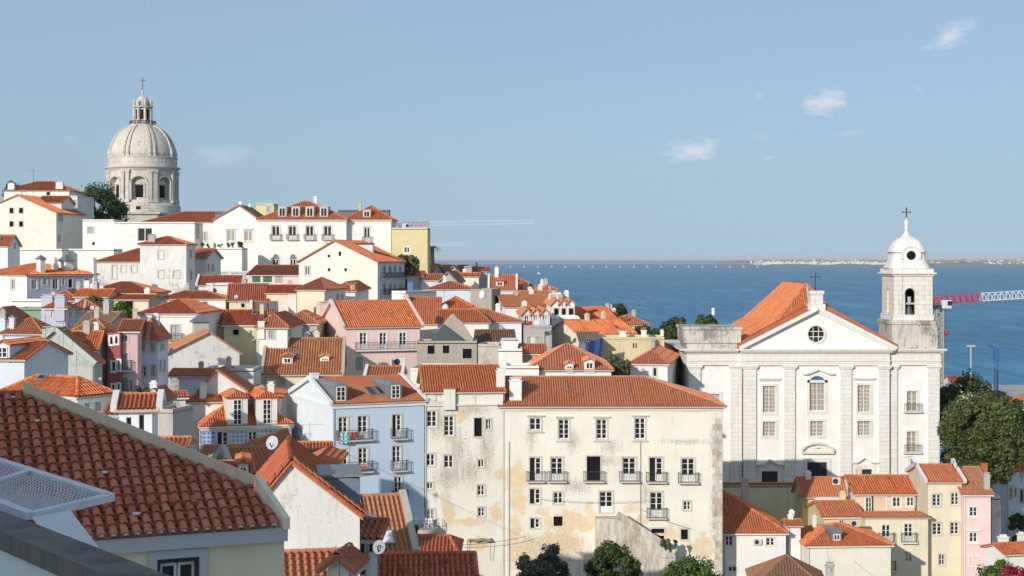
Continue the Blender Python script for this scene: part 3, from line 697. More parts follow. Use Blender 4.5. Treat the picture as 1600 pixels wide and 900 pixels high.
H('tower_house', 'tall dirty white tower house with bricked-up windows and a small hip roof', 219, 291, 382, 230, 0, 7, 462, 'hip', 370, 'dirty', 'o', win=[('F', 247, 392, 255, 404, 'b'), ('F', 247, 423, 255, 434, 'b'), ('F', 271, 423, 280, 434, 'b'), ('R', 296, 391, 299, 403, 's'), ('R', 297, 423, 300, 436, 's')], chim=[(231, 368, 242, 379, 'concrete')])
H('shed_house', 'dark red roofed house squeezed right of the dirty white tower house', 300, 322, 404, 240, -25, 8, 450, 'gx', 389, 'graf', 'r', xs=345, win=[('R', 324, 413, 327, 424, 's'), ('R', 331, 413, 334, 424, 's')])
wallthing('roof_terrace', 'white terrace block with potted plants along its edge below the white gable', 335, 378, 387, 278, 0, 6, 425, 'white')
H('white_gable_house', 'smooth white house with a pointed gable and two windows beside the palace', 334, 404, 344, 300, 0, 14, 425, 'gy', 321, 'white', 'k', rx=.56, win=[('F', 355, 360, 367, 377, 'kH'), ('F', 382, 360, 394, 377, 'kH')])
PALACE = H('palace', 'large white palace with four dormers, balconied windows and pointed gothic windows', 403, 541, 343, 290, 0, 13, 440, 'hip', 315, 'white', 'o', inset=8.2, corn='stone',
  win=[('F', x - 6, 353, x + 6, 374, 'fB') for x in (431, 457, 484, 512)], dorm=[(x - 6.5, 323, x + 6.5, 339, 'b', 'c', 'stone') for x in (441, 462, 484, 506)])
H('palace_pavilion', 'white palace pavilion with pyramid roof, one dormer and one balcony', 541, 611, 343, 292, 0, 12, 420, 'hip', 322, 'white', 'o', inset=5.5, corn='stone', win=[('F', 569, 355, 578, 378, 'fB')], dorm=[(567, 328, 579, 340, 'b', 'c', 'stone')])
wallthing('roof_parapet', 'dark grey metal parapet wall behind the palace pavilion roof', 528, 608, 328, 312, 0, 3, 350, 'slate')
H('yellow_penthouse', 'small yellow flat-topped penthouse showing above the white gable', 400, 428, 318, 335, 0, 6, 345, 'flat', None, 'yellow', win=[('F', 417, 321, 423, 331, 's')])
wallthing('grey_roof_block', 'grey sheet roof block left of the white pointed gable', 336, 358, 331, 318, 0, 6, 350, 'slate')
H('yellow_house', 'plain tall yellow house with a single white window beneath the crane jib', 612, 668, 356, 287, 0, 10, 425, 'flat', None, 'yellow', win=[('F', 632, 386, 640, 395, 'c')], trim='paint')
H('cream_gable_house', 'big cream house with a broad gable and balconied side facade coloured grey as shade', 467, 590, 410, 250, -12, 12, 485, 'gy', 376, 'warm', 'r', rx=.46, xs=632, sidewall='iceblue',  # side walls coloured grey-blue to paint in their shade
  win=[('F', 512, 398, 516, 402, 'on'), ('F', 529, 393, 533, 400, 'on'), ('F', 512, 419, 516, 424, 'on'), ('F', 538, 419, 542, 424, 'on'), ('F', 477, 416, 484, 430, 'c'),
   ('R', 598, 416, 603, 432, 'f'), ('R', 607, 416, 612, 432, 'f'), ('R', 615, 416, 619, 432, 'f'), ('R', 623, 416, 627, 432, 'f'), ('R', 598, 443, 603, 457, 'f'), ('R', 607, 443, 612, 457, 'f'), ('R', 615, 443, 619, 457, 'f'), ('R', 623, 443, 627, 457, 'f')],
  balc=[('R', 594, 631, 435), ('R', 594, 631, 461)], chim=[(495, 381, 510, 400, 'warm')], dorm=[(580, 380, 586, 396, 'h', 'c', 'iceblue')])
H('pink_annex', 'low pink annex with two green shuttered windows under the palace', 388, 468, 430, 268, 0, 10, 450, 'sb', 415, 'pink', 'flatred', rmat='pink', win=[('F', 394, 431, 407, 441, 'gn'), ('F', 411, 431, 425, 441, 'gn'), ('F', 430, 429, 442, 442, 'sn')])
wallthing('graffiti_wall', 'low dirty white wall with grey scrawls left of the pink annex', 345, 388, 424, 272, 0, 5, 445, 'graf')
# left middle
H('lilac_shaded_side_house', 'white corner house with lilac shaded side and barred windows, three chimneys on its roof', -34, 42, 430, 210, -42, 11, 480, 'hip', 412, 'white', 'o', xs=152, sidewall='lilac', win=[('F', 17, 436, 23, 453, 'c'), ('R', 49, 437, 58, 452, 'c'), ('R', 67, 435, 73, 445, 's'), ('R', 82, 435, 91, 452, 'c'), ('R', 97, 435, 101, 445, 's'), ('R', 107, 436, 113, 449, 'o'), ('R', 132, 434, 140, 445, 'c')],  # lilac side colour paints in the blue-grey shade of these walls
  chim=[(54, 405, 66, 426, 'offwhite', 'c'), (79, 405, 87, 422, 'white'), (88, 408, 107, 421, 'white', 'c'), (140, 405, 148, 428, 'offwhite')])
wallthing('garden_wall', 'low white wall at the foot of the lilac shaded house', 18, 72, 468, 198, 0, 3, 500, 'white')
H('hip_roof_house', 'low house with wide red hip roof under the dirty white tower house', 128, 242, 458, 196, 0, 9, 480, 'hip', 441, 'white', 'r', chim=[(131, 441, 139, 455, 'white'), (146, 447, 161, 454, 'white'), (196, 449, 208, 463, 'white')])
H('small_roof_house', 'small house with orange hip roof behind the lilac chimneys', 78, 122, 470, 183, 8, 8, 490, 'hip', 453, 'offwhite', 'o')
H('ochre_gable_house', 'small house with orange roof and ochre gable end just above the green tree', 118, 168, 464, 180, -18, 8, 490, 'gx', 452, 'cream', 'o', xs=187)
H('lilac_house', 'grey-lilac house crowned by three big lilac chimney stacks', 70, 104, 482, 160, -30, 7, 515, 'hip', 468, 'lilac', 'b', xs=118, win=[('R', 107, 487, 111, 496, 'c'), ('F', 80, 484, 83, 496, 'b'), ('F', 93, 484, 97, 496, 'b')], chim=[(64, 463, 82, 484, 'lilac'), (85, 463, 101, 482, 'lilac')])
H('orange_roof_house', 'low house with orange-brown hip roof and a lilac-blue chimney stack', 104, 156, 485, 164, 10, 7, 505, 'hip', 467, 'offwhite', 'o', chim=[(117, 470, 130, 494, 'iceblue')])
wallthing('green_wall', 'plain mint green wall with a small green box below the white garden wall', 25, 66, 481, 172, 0, 4, 512, 'green')
H('grey_gable_house', 'grey rendered gable wall with chimney beside an old grey-tiled roof', 120, 165, 513, 150, -35, 10, 540, 'gx', 488, 'grey', 'k', xs=206, chim=[(160, 471, 171, 492, 'grey')], win=[('R', 171, 487, 175, 492, 'o')])
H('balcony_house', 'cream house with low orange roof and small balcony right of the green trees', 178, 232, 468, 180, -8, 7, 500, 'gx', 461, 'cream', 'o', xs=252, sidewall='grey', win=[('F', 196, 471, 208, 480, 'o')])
H('back_row_house', 'white house with long low red roof right above the white hip-roofed house', 250, 352, 467, 198, 4, 9, 500, 'hip', 455, 'white', 'r', win=[('F', 317, 472, 323, 480, 'o')])
H('white_hip_house', 'white house with red-brown pyramid roof and tall iron-railed door', 219, 308, 490, 157, -4, 10, 560, 'hip', 467, 'white', 'r', corn='paint', win=[('F', 267, 508, 281, 534, 'sB')], chim=[(246, 500, 259, 517, 'white')], rx=.55)
H('red_roof_cottage', 'cottage with small orange roof at the left edge above the large hip roof', -25, 18, 505, 160, -20, 9, 520, 'hip', 480, 'offwhite', 'r', xs=50, chim=[(0, 487, 8, 505, 'grey')])
H('large_hip_house', 'house with large weathered red hip roof near the left picture edge', 4, 66, 522, 142, -12, 12, 560, 'hip', 497, 'iceblue', 'r', xs=93, chim=[(14, 496, 22, 515, 'iceblue', 'c'), (-2, 500, 8, 514, 'iceblue')], win=[('R', 70, 528, 75, 534, 'o')])
H('concrete_gable_house', 'tall grey-green stained blind gable wall above the shaded roofs', 26, 147, 569, 126, -2, 2.6, 640, 'gy', 514, 'greygreen', 'o', rx=.5, par='greygreen', chim=[(66, 514, 100, 530, 'greygreen', 'p', 1.2)])
H('dormer_roof_house', 'orange roof with small tiled dormer right of the stained blind gable', 102, 150, 548, 128, -22, 9, 600, 'gx', 518, 'oldwhite', 'o', xs=166, dorm=[(108, 528, 130, 541, 'g', 'o')])
H('ruined_wall_house', 'low orange-brown hip roof house with a crumbling cream wall under it', 112, 168, 520, 134, -18, 9, 600, 'hip', 499, 'concrete', 'b', xs=186)
H('maroon_house', 'narrow maroon house front with white windows', 168, 188, 520, 130, -6, 8, 640, 'flat', None, 'maroon', trim='paint', win=[('F', 172, 526, 176, 538, 'c'), ('F', 180, 525, 184, 537, 'c'), ('F', 175, 565, 180, 580, 'c'), ('F', 184, 563, 188, 578, 'c'), ('F', 175, 601, 179, 612, 'c'), ('F', 184, 600, 187, 612, 'c')])
H('faded_pink_house', 'faded pink house front with iron balconies next to the maroon one', 188, 215, 518, 131, 5, 9, 640, 'gx', 500, 'rose', 'r', win=[('F', 190, 524, 199, 534, 'c'), ('F', 190, 552, 200, 578, 'sB'), ('F', 190, 590, 200, 610, 'sB')])
H('grey_white_house', 'grey-white house with five shuttered windows and orange hip roof right of the faded pink one', 215, 247, 532, 136, -18, 9, 640, 'hip', 499, 'iceblue', 'o', xs=263, win=[('F', 219, 537, 226, 549, 's'), ('F', 235, 537, 242, 549, 's'), ('F', 220, 572, 228, 588, 'h'), ('F', 236, 571, 243, 587, 's'), ('R', 250, 537, 256, 547, 's'), ('R', 249, 563, 252, 580, 's'), ('R', 255, 563, 258, 580, 's'), ('R', 249, 604, 252, 616, 's')])
H('weathered_gable_house', 'large blotchy white gabled house with a grey cowled chimney in the middle of the hillside', 256, 374, 556, 150, 20, 9, 610, 'gy', 519, 'dirty2', 'b', rx=.60, chim=[(303, 503, 326, 526, 'concrete', 'c')])
# centre left
wallthing('white_terrace_block', 'white terrace block with a steel flue and dish on it', 322, 357, 443, 210, 0, 6, 475, 'offwhite')
H('dark_roof_house', 'house with plain dark red roof below the graffiti wall', 310, 376, 446, 216, 6, 8, 470, 'gx', 431, 'oldwhite', 'r', par='offwhite')
H('broad_roof_house', 'house with the broadest smooth dark red roof in the hillside centre', 358, 416, 470, 196, 8, 11, 495, 'gx', 444, 'cream', 'r', win=[('F', 377, 474, 382, 480, 'o')])
H('cream_low_house', 'cream house with low red roof joined to the taller cream house', 416, 463, 458, 197, 0, 7, 495, 'gx', 446, 'cream', 'r')
H('cream_house', 'cream house with steep orange hip roof and a grey chimney at its corner', 464, 507, 453, 194, -10, 9, 500, 'hip', 434, 'cream', 'o', xs=540, sidewall='offwhite', inset=2.6, win=[('R', 526, 460, 529, 472, 's'), ('R', 533, 460, 536, 472, 's')], chim=[(507, 450, 519, 470, 'grey')])
H('small_dormer_house', 'small orange-roofed house with a dormer tucked under the big cream gable', 522, 555, 455, 208, -15, 8, 480, 'hip', 440, 'white', 'o', xs=576, dorm=[(548, 443, 554, 453, 'h', 'c', 'iceblue')])
H('solar_house', 'red roof with two solar panels behind a white stepped gable', 396, 434, 492, 182, 10, 8, 520, 'gx', 472, 'cream', 'r', par='white', sky=[(402, 474, 417, 485, 'solar'), (421, 474, 437, 485, 'solar')], chim=[(451, 463, 462, 484, 'white')])
H('pink_wall_house', 'red-roofed house with a pink wall and one skylight left of the pale yellow house', 310, 350, 507, 166, 4, 8, 540, 'gx', 485, 'salmon', 'r', sky=[(339, 488, 347, 494)])
H('pale_yellow_house', 'pale yellow house with red roof, a skylight and a small round-topped window', 350, 401, 508, 165, 0, 8, 548, 'gx', 485, 'paleyellow', 'r', win=[('F', 364, 515, 373, 523, 'o'), ('F', 390, 517, 395, 524, 'c')], sky=[(394, 487, 403, 493)], chim=[(406, 478, 412, 492, 'ochre')])
H('white_pyramid_house', 'white house with steep orange hip roof and round chimney left of the pink house', 401, 449, 512, 158, -8, 9, 545, 'hip', 489, 'white', 'r', xs=472, chim=[(403, 502, 413, 512, 'white')], win=[('F', 420, 517, 429, 529, 's'), ('R', 451, 516, 454, 523, 's')])
H('low_pyramid_house', 'low house with wide orange pyramid roof just left of the pink house', 440, 496, 506, 178, 0, 9, 530, 'hip', 486, 'concrete', 'o', chim=[(460, 500, 465, 508, 'white')])
H('brown_dormer_house', 'long orange-brown roof with two little dormers and small skylights', 413, 532, 586, 153, 5, 14, 622, 'gx', 529, 'cream', 'b', par='mortar', win=[('F', 434, 591, 446, 603, 's'), ('F', 508, 589, 520, 594, 'o')], dorm=[(441, 553, 457, 569, 'h', 'c', 'paint'), (500, 554, 514, 565, 'g', 'b', 'paint')], sky=[(406, 553, 412, 558), (461, 554, 468, 559), (458, 543, 464, 547)])
PINK = H('pink_house', 'bright pink house with orange roof, tall white windows and long iron balcony', 540, 657, 512, 175, 20, 12, 600, 'gx', 470, 'pink', 'o', xs=502, par='pink', win=[('F', 562, 520, 573, 545, 'f'), ('F', 593, 520, 604, 545, 'f'), ('F', 624, 520, 635, 545, 'f'), ('F', 555, 558, 567, 579, 's'), ('F', 612, 558, 625, 579, 'f')], balc=[('F', 555, 656, 547)], trim='paint', chim=[(499, 474, 518, 500, 'pink', 'p', 2.0)])
H('tiny_red_house', 'tiny red roof with a white chimney peeping over the light blue house', 574, 624, 590, 146, 0, 7, 620, 'gx', 573, 'white', 'o', par='white', chim=[(608, 577, 622, 591, 'bluewhite')])
# right of centre
H('ribbed_roof_house', 'large ribbed orange roof with a tall white gable right of the pink house', 632, 686, 507, 200, 2, 10, 525, 'gx', 465, 'white', 'o', chim=[(630, 462, 638, 478, 'ochre')])
wallthing('white_gable_wall', 'tall sunlit white gable wall left of the large ribbed orange roof', 612, 634, 455, 205, -30, 8, 500, 'white', cat='wall')
H('wide_orange_house', 'wide low orange roof with white wall above the roofless ruin', 684, 764, 504, 194, 0, 10, 525, 'hipR', 484, 'white', 'o', insetR=2)
H('orange_wing_house', 'orange roofed wing with a pale blue-grey wall right of the ruin', 742, 815, 503, 198, 6, 9, 530, 'hipR', 483, 'bluewhite', 'o', insetR=5)
H('pale_blue_house', 'pale blue-grey house with a brown-red pyramid roof', 670, 736, 452, 245, 0, 10, 490, 'hip', 440, 'iceblue', 'r', inset=9)
H('small_pyramid_house', 'small orange pyramid roof with round white tank before the pale blue-grey house', 678, 742, 485, 215, 0, 9, 505, 'hip', 464, 'offwhite', 'o')
wallthing('grey_block', 'rough grey building stump with a white water tank right of the pale blue-grey house', 735, 768, 452, 232, -10, 8, 500, 'ruin')
# ruin
H('roofless_ruin', 'roofless stone ruin with empty windows and a broken gable', 652, 745, 533, 168, 0, 5, 575, 'flat', None, 'ruin', win=[('F', 668, 540, 679, 553, 'on'), ('F', 692, 540, 702, 552, 'on'), ('F', 723, 545, 737, 560, 'on')], cat='ruin')
H('grey_tower_stump', 'rough plastered grey tower stump right of the roofless ruin', 747, 780, 538, 166, -8, 5, 575, 'flat', None, 'concrete', cat='ruin')
H('brown_shed', 'sagging brown tiled shed roof behind the rough grey tower stump', 748, 803, 537, 178, 4, 7, 560, 'gx', 516, 'concrete', 'x')
H('white_block_house', 'bright white stacked block with a smaller cube on top left of the orange hip roof', 779, 816, 545, 158, 0, 5, 600, 'flat', None, 'white', chim=[(783, 533, 809, 546, 'white', 'p', 3.0)])
H('orange_hip_house', 'house with large smooth orange hip roof and two white dormers', 826, 955, 578, 150, 0, 15, 600, 'hip', 537, 'white', 'p', inset=6.6, dorm=[(883, 566, 896, 581, 'g', 'c', 'paint'), (913, 560, 929, 579, 'g', 'c', 'paint')])
H('orange_side_wing', 'short orange roofed wing on the left of the large orange hip roof', 815, 850, 553, 160, 0, 7, 590, 'gx', 538, 'salmon', 'o')
wallthing('small_white_parapet', 'low white parapet block behind the long white building roof', 790, 842, 572, 149, 0, 5, 600, 'white')
# row of gabled houses above the river
for i, (a, b) in enumerate(((817, 830), (831, 844), (845, 859))):
    H('gable_front_house', ('first', 'second', 'third')[i] + ' from the left of three pale gabled fronts with laundry on their balcony', a, b, 493, 200, 3, 12, 530, 'gy', 482, 'iceblue', 'o', win=[('F', a + 3, 493, b - 4, 506, 'c')], group='narrow gabled row houses')
H('row_front_house', 'grey lower front with railing under the three laundry gables', 819, 862, 509, 197, 3, 3, 548, 'flat', None, 'grey', win=[('F', 824, 526, 830, 538, 's'), ('F', 837, 526, 843, 540, 's'), ('F', 850, 524, 855, 540, 's')])
for i, (a, b) in enumerate(((863, 875), (875, 886), (886, 898))):
    H('gable_front_house', ('first', 'second', 'third')[i] + ' from the left of three pale gabled fronts with big dark windows nearest the river', a, b, 477, 215, 3, 14, 510, 'gy', 468, 'bluewhite', 'o', win=[('F', a + 3, 482, b - 2, 493, 'o')], group='narrow gabled row houses')
H('row_front_house', 'tall pale blue front with five windows under the big dark-windowed gables', 862, 904, 494, 206, 3, 4, 548, 'flat', None, 'bluewhite', win=[('F', x, 516, x + 5, 534, 's') for x in (866, 874, 882, 889, 897)], corn='paint')
H('long_orange_house', 'long orange roof running back behind the gabled row houses', 790, 862, 480, 226, 8, 10, 510, 'gx', 461, 'white', 'o', xs=770)
H('orange_back_house', 'orange roof strip behind the long orange roof, beside a metal roof', 812, 862, 472, 245, 8, 8, 490, 'gx', 455, 'white', 'o')
H('white_gable_dormer_house', 'little white-edged orange house with tall white chimney and square dormer', 766, 805, 453, 262, 0, 8, 475, 'gx', 430, 'iceblue', 'o', par='white', dorm=[(775, 436, 787, 447, 'h', 'c', 'paint')], chim=[(773, 419, 779, 434, 'white')])
H('orange_cluster_house', 'broad bright orange roof at the river end with a grey chimney block', 795, 848, 456, 268, 6, 14, 480, 'hipR', 433, 'cream', 'o', insetR=4, chim=[(817, 443, 826, 453, 'concrete'), (807, 428, 812, 436, 'slate')])
H('yellow_end_house', 'small yellow end house with a white-framed window facing the river', 846, 870, 453, 258, 5, 8, 480, 'hip', 446, 'yellow', 'o', win=[('F', 857, 456, 864, 468, 'c')], trim='paint')
# far top cluster
for nm, lb, a, b, ye, d, th, dep, rf, yr, wl, tl in (
    ('far_house', 'far orange roof sloping right of the yellow house foot', 648, 676, 424, 300, -10, 10, 'gx', 413, 'offwhite', 'o'),
    ('far_house', 'far grey flat block left of the dark red far roof', 676, 688, 416, 305, 0, 8, 'flat', None, 'grey', 'o'),
    ('far_house', 'far dark red roof on the skyline left of the grey gable', 686, 704, 424, 312, 0, 9, 'gx', 415, 'grey', 'r'),
    ('far_house', 'far grey gable on the skyline above the cream wall', 698, 718, 428, 296, 0, 9, 'gy', 416, 'concrete', 'k'),
    ('far_house', 'far red-brown roof right of the grey skyline gable', 716, 728, 424, 310, 0, 9, 'gx', 415, 'offwhite', 'r'),
    ('far_house', 'far grey square block on the skyline near the white chimney', 725, 737, 416, 300, 0, 8, 'flat', None, 'concrete', 'o'),
    ('far_house', 'farthest small red roof right of the skyline blocks', 736, 762, 424, 305, 0, 9, 'gx', 418, 'grey', 'r'),
    ('far_house', 'cream house with narrow orange eaves strip before the skyline roofs', 708, 748, 432, 275, 0, 8, 'gx', 427, 'ivory', 'o'),
    ('far_house', 'small grey cottage with balcony clutter right of the cream balconied side', 636, 660, 431, 270, 0, 8, 'gx', 424, 'graf', 'r'),
    ('far_house', 'dim grey-white low house with dark red roof strip left of the grey gable', 658, 690, 438, 268, 0, 9, 'gx', 429, 'graf', 'r'),
    ('far_house', 'grey gable front with two chimneys behind the brown-red pyramid roof', 688, 712, 441, 258, -8, 8, 'gy', 425, 'grey', 'k')):
    H(nm, lb, a, b, ye, d, th, dep, 470, rf, yr, wl, tl)
# roofs by the river, right of centre
H('cream_wall_house', 'orange roof sloping down to the right over a long cream wall', 905, 992, 524, 200, 30, 8, 560, 'gx', 500, 'cream', 'o', sky=[(960, 510, 966, 515)])
H('upper_orange_house', 'orange roof with a white coping line above the long cream wall', 912, 962, 500, 228, 18, 10, 530, 'gx', 480, 'cream', 'o', chim=[(954, 491, 965, 506, 'terracotta')])
H('roof_box_house', 'small orange box roof beside a white dish above the river trees', 934, 960, 493, 245, 0, 8, 510, 'gx', 484, 'terracotta', 'o')
H('river_hip_house', 'pair of orange hips nearest the river trees', 962, 1014, 508, 235, 4, 12, 530, 'hip', 492, 'cream', 'o', inset=4, win=[('F', 1003, 509, 1007, 515, 'c')])
H('ochre_long_house', 'long blank ochre wall with two small slits and three little chimneys', 938, 1038, 527, 186, -2, 6, 600, 'flat', None, 'ochre', win=[('F', 989, 536, 991, 544, 'on'), ('F', 993, 536, 995, 544, 'on')], chim=[(968, 517, 978, 528, 'ivory', 'k'), (1002, 516, 1010, 528, 'ivory', 'k'), (1032, 518, 1037, 528, 'ivory')])
H('white_river_house', 'white house with orange-brown pyramid roof against the church', 986, 1043, 569, 168, -25, 8, 610, 'hip', 541, 'white', 'r', xs=1063, rx=.55, win=[('F', 1021, 575, 1026, 588, 'c'), ('R', 1055, 573, 1060, 588, 'c')])
H('metal_shed', 'blue-grey corrugated shed roof half wrapped in a blue tarpaulin', 908, 936, 533, 182, 0, 7, 570, 'sb', 519, 'tarpgrey', 'k', rmat='tarpgrey', cat='shed', group=None)

# ------------------------------------------------------------------ big buildings in the middle distance
def blue_house():
    b = H('blue_house', 'light blue house with white gable side, balconies and two zinc arched dormers', 520, 663, 632, 128, 24, 12, 850, 'gx', 589, 'blue', 'o', xs=456, sidewall='bluewhite', par='bluewhite', corn='bluewhite', oh=.2,
      win=[('F', 529, 652, 543, 684, 'f'), ('F', 559, 650, 574, 685, 'f'), ('F', 613, 648, 627, 682, 'h'), ('F', 529, 702, 543, 735, 'h'), ('F', 560, 700, 574, 734, 'f'), ('F', 613, 697, 626, 732, 'f'), ('F', 616, 745, 628, 780, 'f'), ('F', 616, 794, 628, 826, 'f')],
      balc=[('F', 525, 581, 688), ('F', 610, 635, 685), ('F', 525, 581, 738), ('F', 610, 635, 735), ('F', 612, 636, 782)],
      dorm=[(522, 598, 543, 628, 'z'), (608, 596, 628, 624, 'z')], sky=[(573, 606, 586, 620), (588, 605, 601, 619)], chim=[(486, 583, 498, 594, 'bluewhite')])
    return b
BLUE = blue_house()
def long_building():
    w1 = H('old_white_building', 'peeling white block with small windows between the blue house and the long white building', 664, 786, 613, 134, 6, 12, 885, 'hipR', 571, 'peel', 'o', insetR=.2, oh=.25, par=None,
      win=[('F', 682, 617, 692, 627, 'bn'), ('F', 742, 618, 755, 631, 'bn'), ('F', 667, 642, 682, 667, 'c'), ('F', 694, 650, 709, 681, 'c'), ('F', 741, 653, 753, 682, 'o'), ('F', 759, 655, 767, 671, 'c'), ('F', 666, 709, 679, 728, 'c'), ('F', 694, 711, 708, 731, 'c'), ('F', 747, 718, 756, 730, 'c'), ('F', 667, 754, 676, 764, 'c'), ('F', 746, 758, 757, 774, 'c'), ('F', 747, 793, 757, 807, 'c'), ('F', 666, 796, 679, 823, 'k')],
      chim=[(776, 579, 789, 606, 'white'), (768, 604, 774, 630, 'white')])
    p = MB(); 
    zl = w1.onface('F', 700, 632)[1]; ua, ub = w1.onface('F', 693, 620)[0], w1.onface('F', 711, 620)[0]
    w1.fbox(p, 'F', 0, ua, zl - .12, zl + .04, 0, .22); p.build('ledge', 'oldwhite', w1.root); p = MB(); w1.fbox(p, 'F', ub, w1.w * .93, zl - .12, zl + .04, 0, .22); p.build('ledge', 'oldwhite', w1.root)
    p = MB(); w1.fbox(p, 'F', ua, ub, zl - .5, w1.onface('F', 700, 607)[1], .0, .45); p.build('chimney_breast', 'peel', w1.root); p = MB(); w1.fbox(p, 'F', ua - .1, ub + .1, w1.onface('F', 700, 607)[1], w1.onface('F', 700, 607)[1] + .1, -.1, .55); p.build('chimney_slab', 'terracotta', w1.root)
    w2 = H('long_white_building', 'long cream-white building with rows of balconied windows and peeling ochre plaster', 785, 1128, 635, 135.4, 0, 13, 890, 'hipR', 589, 'peel2', 'p', insetR=7.6, oh=.4, corn='ivory',
      win=[('F', 828, 653, 845, 672, 'cH'), ('F', 873, 655, 889, 686, 'cH'), ('F', 932, 655, 948, 686, 'cH'), ('F', 992, 653, 1008, 686, 'cH'), ('F', 828, 715, 845, 751, 'hB'), ('F', 861, 715, 879, 751, 'fB'), ('F', 917, 713, 938, 751, 'oB'), ('F', 973, 715, 993, 751, 'fB'), ('F', 1015, 715, 1035, 752, 'hB'), ('F', 1065, 716, 1085, 753, 'fB'),
           ('F', 828, 764, 844, 787, 'h'), ('F', 865, 769, 879, 787, 'c'), ('F', 937, 768, 957, 801, 'f'), ('F', 1016, 769, 1035, 808, 'fB'), ('F', 1068, 783, 1079, 797, 'c'), ('F', 829, 810, 843, 825, 'h'), ('F', 865, 807, 879, 822, 'on'), ('F', 1018, 826, 1038, 833, 'o'), ('F', 1019, 837, 1038, 852, 'on'), ('F', 1064, 827, 1075, 843, 'o')],
      chim=[(796, 594, 815, 627, 'white', 'p', 1.4)], sky=[(816, 599, 823, 607)])
    # corner quoins, one stone each
    q = w2.w; z = .6; i = 0
    while z < w2.h - 1.2:
        hh = .62; L = .95 if i % 2 else .70
        m = MB(); w2.fbox(m, 'F', q - L, q + .05, z, z + hh - .03, -.02, .05); m.build('quoin_stone', 'stairwall', w2.root); z += hh; i += 1
    # outside stair on the front
    m = MB(); a = w2.onface('F', 930, 806); b = w2.onface('F', 962, 806); e = w2.onface('F', 1052, 862); N = 1.9
    base = 0.0
    m.prism([w2.fp('F', a[0], base, .01), w2.fp('F', e[0], base, .01), w2.fp('F', e[0], e[1], .01), w2.fp('F', b[0], b[1], .01), w2.fp('F', a[0], a[1], .01)], (0, -N, 0))
    st = m.build('stair_block', 'ruin', w2.root); st.data.materials[0] = M('stairwall')
    c = MB(); c.beam(w2.fp('F', b[0], b[1] + .45, N), w2.fp('F', e[0], e[1] + .35, N), .28, .7); c.build('stair_parapet', 'stairwall', st)
    # rain pipes
    for x in (795.5, 1000.5):
        u, _ = w2.onface('F', x, 700); m = MB(); m.tube(w2.fp('F', u, 1.0, .08), w2.fp('F', u, w2.onface('F', x, 690)[1], .08), .05); m.build('rain_pipe', 'ironlight', w2.root)
    return w1, w2
W1, W2 = long_building()
m_ = facade('front_plaster_left', W1, [(700, 800, 9, 24), (734, 816, 20, 7), (722, 650, 8, 11), (702, 688, 8, 6), (780, 740, 7, 10), (775, 800, 8, 14), (745, 850, 14, 12)],
    [(690, 660, 30, 30), (715, 700, 18, 40), (700, 745, 24, 24), (690, 630, 30, 10), (740, 640, 30, 10), (735, 735, 20, 30), (760, 700, 14, 40)], (.80, .765, .66), (.62, .46, .27), (.30, .28, .23))
for c_ in W1.root.children:
    if c_.name.startswith('wall'): c_.data.materials[0] = m_
m_ = facade('front_plaster_long', W2, [(806, 752, 19, 26), (810, 786, 14, 16), (806, 830, 10, 32), (818, 868, 22, 26), (892, 816, 46, 17), (918, 794, 6, 12), (986, 796, 13, 9), (876, 846, 34, 18), (1050, 834, 12, 14), (1094, 856, 18, 20), (806, 734, 6, 9), (1085, 641, 22, 4), (850, 800, 12, 8), (1004, 812, 8, 12)],
    [(955, 698, 18, 14), (1072, 690, 40, 5), (830, 680, 10, 30), (895, 690, 12, 20), (945, 720, 30, 10), (1118, 700, 10, 60), (1118, 800, 10, 60), (900, 760, 24, 12), (1010, 770, 10, 20), (820, 640, 30, 6), (860, 860, 60, 30)], (.82, .78, .67), (.64, .48, .29), (.35, .32, .26))
for c_ in W2.root.children:
    if c_.name.startswith('wall'): c_.data.materials[0] = m_
H('warm_back_house', 'pale cream house with a sloping parapet and two small round holes behind the peeling block', 641, 762, 576, 156, -4, 8, 640, 'flat', None, 'warm', win=[('F', 650, 574, 655, 579, 'on'), ('F', 709, 571, 714, 575, 'on'), ('F', 747, 568, 752, 572, 'on')])

def azulejo_house():
    a = H('tiled_front_house', 'house faced with blue and white patterned tiles, two balconied dormers on its roof', 316, 456, 667, 138, 17, 9, 760, 'hip', 618, 'azulejo', 'o', sidewall='striped', inset=4.2, corn='stone', oh=.2,
      win=[('F', 340, 675, 356, 698, 'h'), ('F', 388, 674, 401, 688, 'c'), ('F', 433, 672, 447, 694, 'c'), ('L', 297, 672, 301, 690, 's'), ('L', 308, 674, 312, 692, 's')],
      dorm=[(355, 613, 387, 665, 'h', 'c', 'offwhite'), (401, 613, 433, 665, 'h', 'c', 'offwhite')])
    H('upper_roof_house', 'orange roof block with a white chimney rising behind the patterned-tile house', 288, 372, 628, 142, 4, 8, 670, 'hip', 604, 'white', 'o', inset=3, chim=[(312, 602, 322, 624, 'white')])
    H('upper_roof_house', 'small orange roof with grey air units above the right tiled dormer', 372, 438, 622, 142.5, 4, 8, 670, 'hip', 606, 'offwhite', 'o', chim=[(418, 600, 428, 618, 'offwhite')])
azulejo_house()
H('orange_gable_house', 'pale house with orange roof edges and a white gable above the patterned-tile house', 266, 345, 588, 144, -6, 7, 640, 'gx', 577, 'iceblue', 'o')
H('white_shed_gable', 'white gable with a thin red verge right of the orange roof edges', 312, 384, 612, 143.5, 0, 7, 650, 'gy', 578, 'offwhite', 'r', rx=.38)
wallthing('ruined_white_block', 'broken-topped grey-white wall block behind the white gable with thin red verge', 318, 396, 576, 147, 0, 5, 630, 'oldwhite')

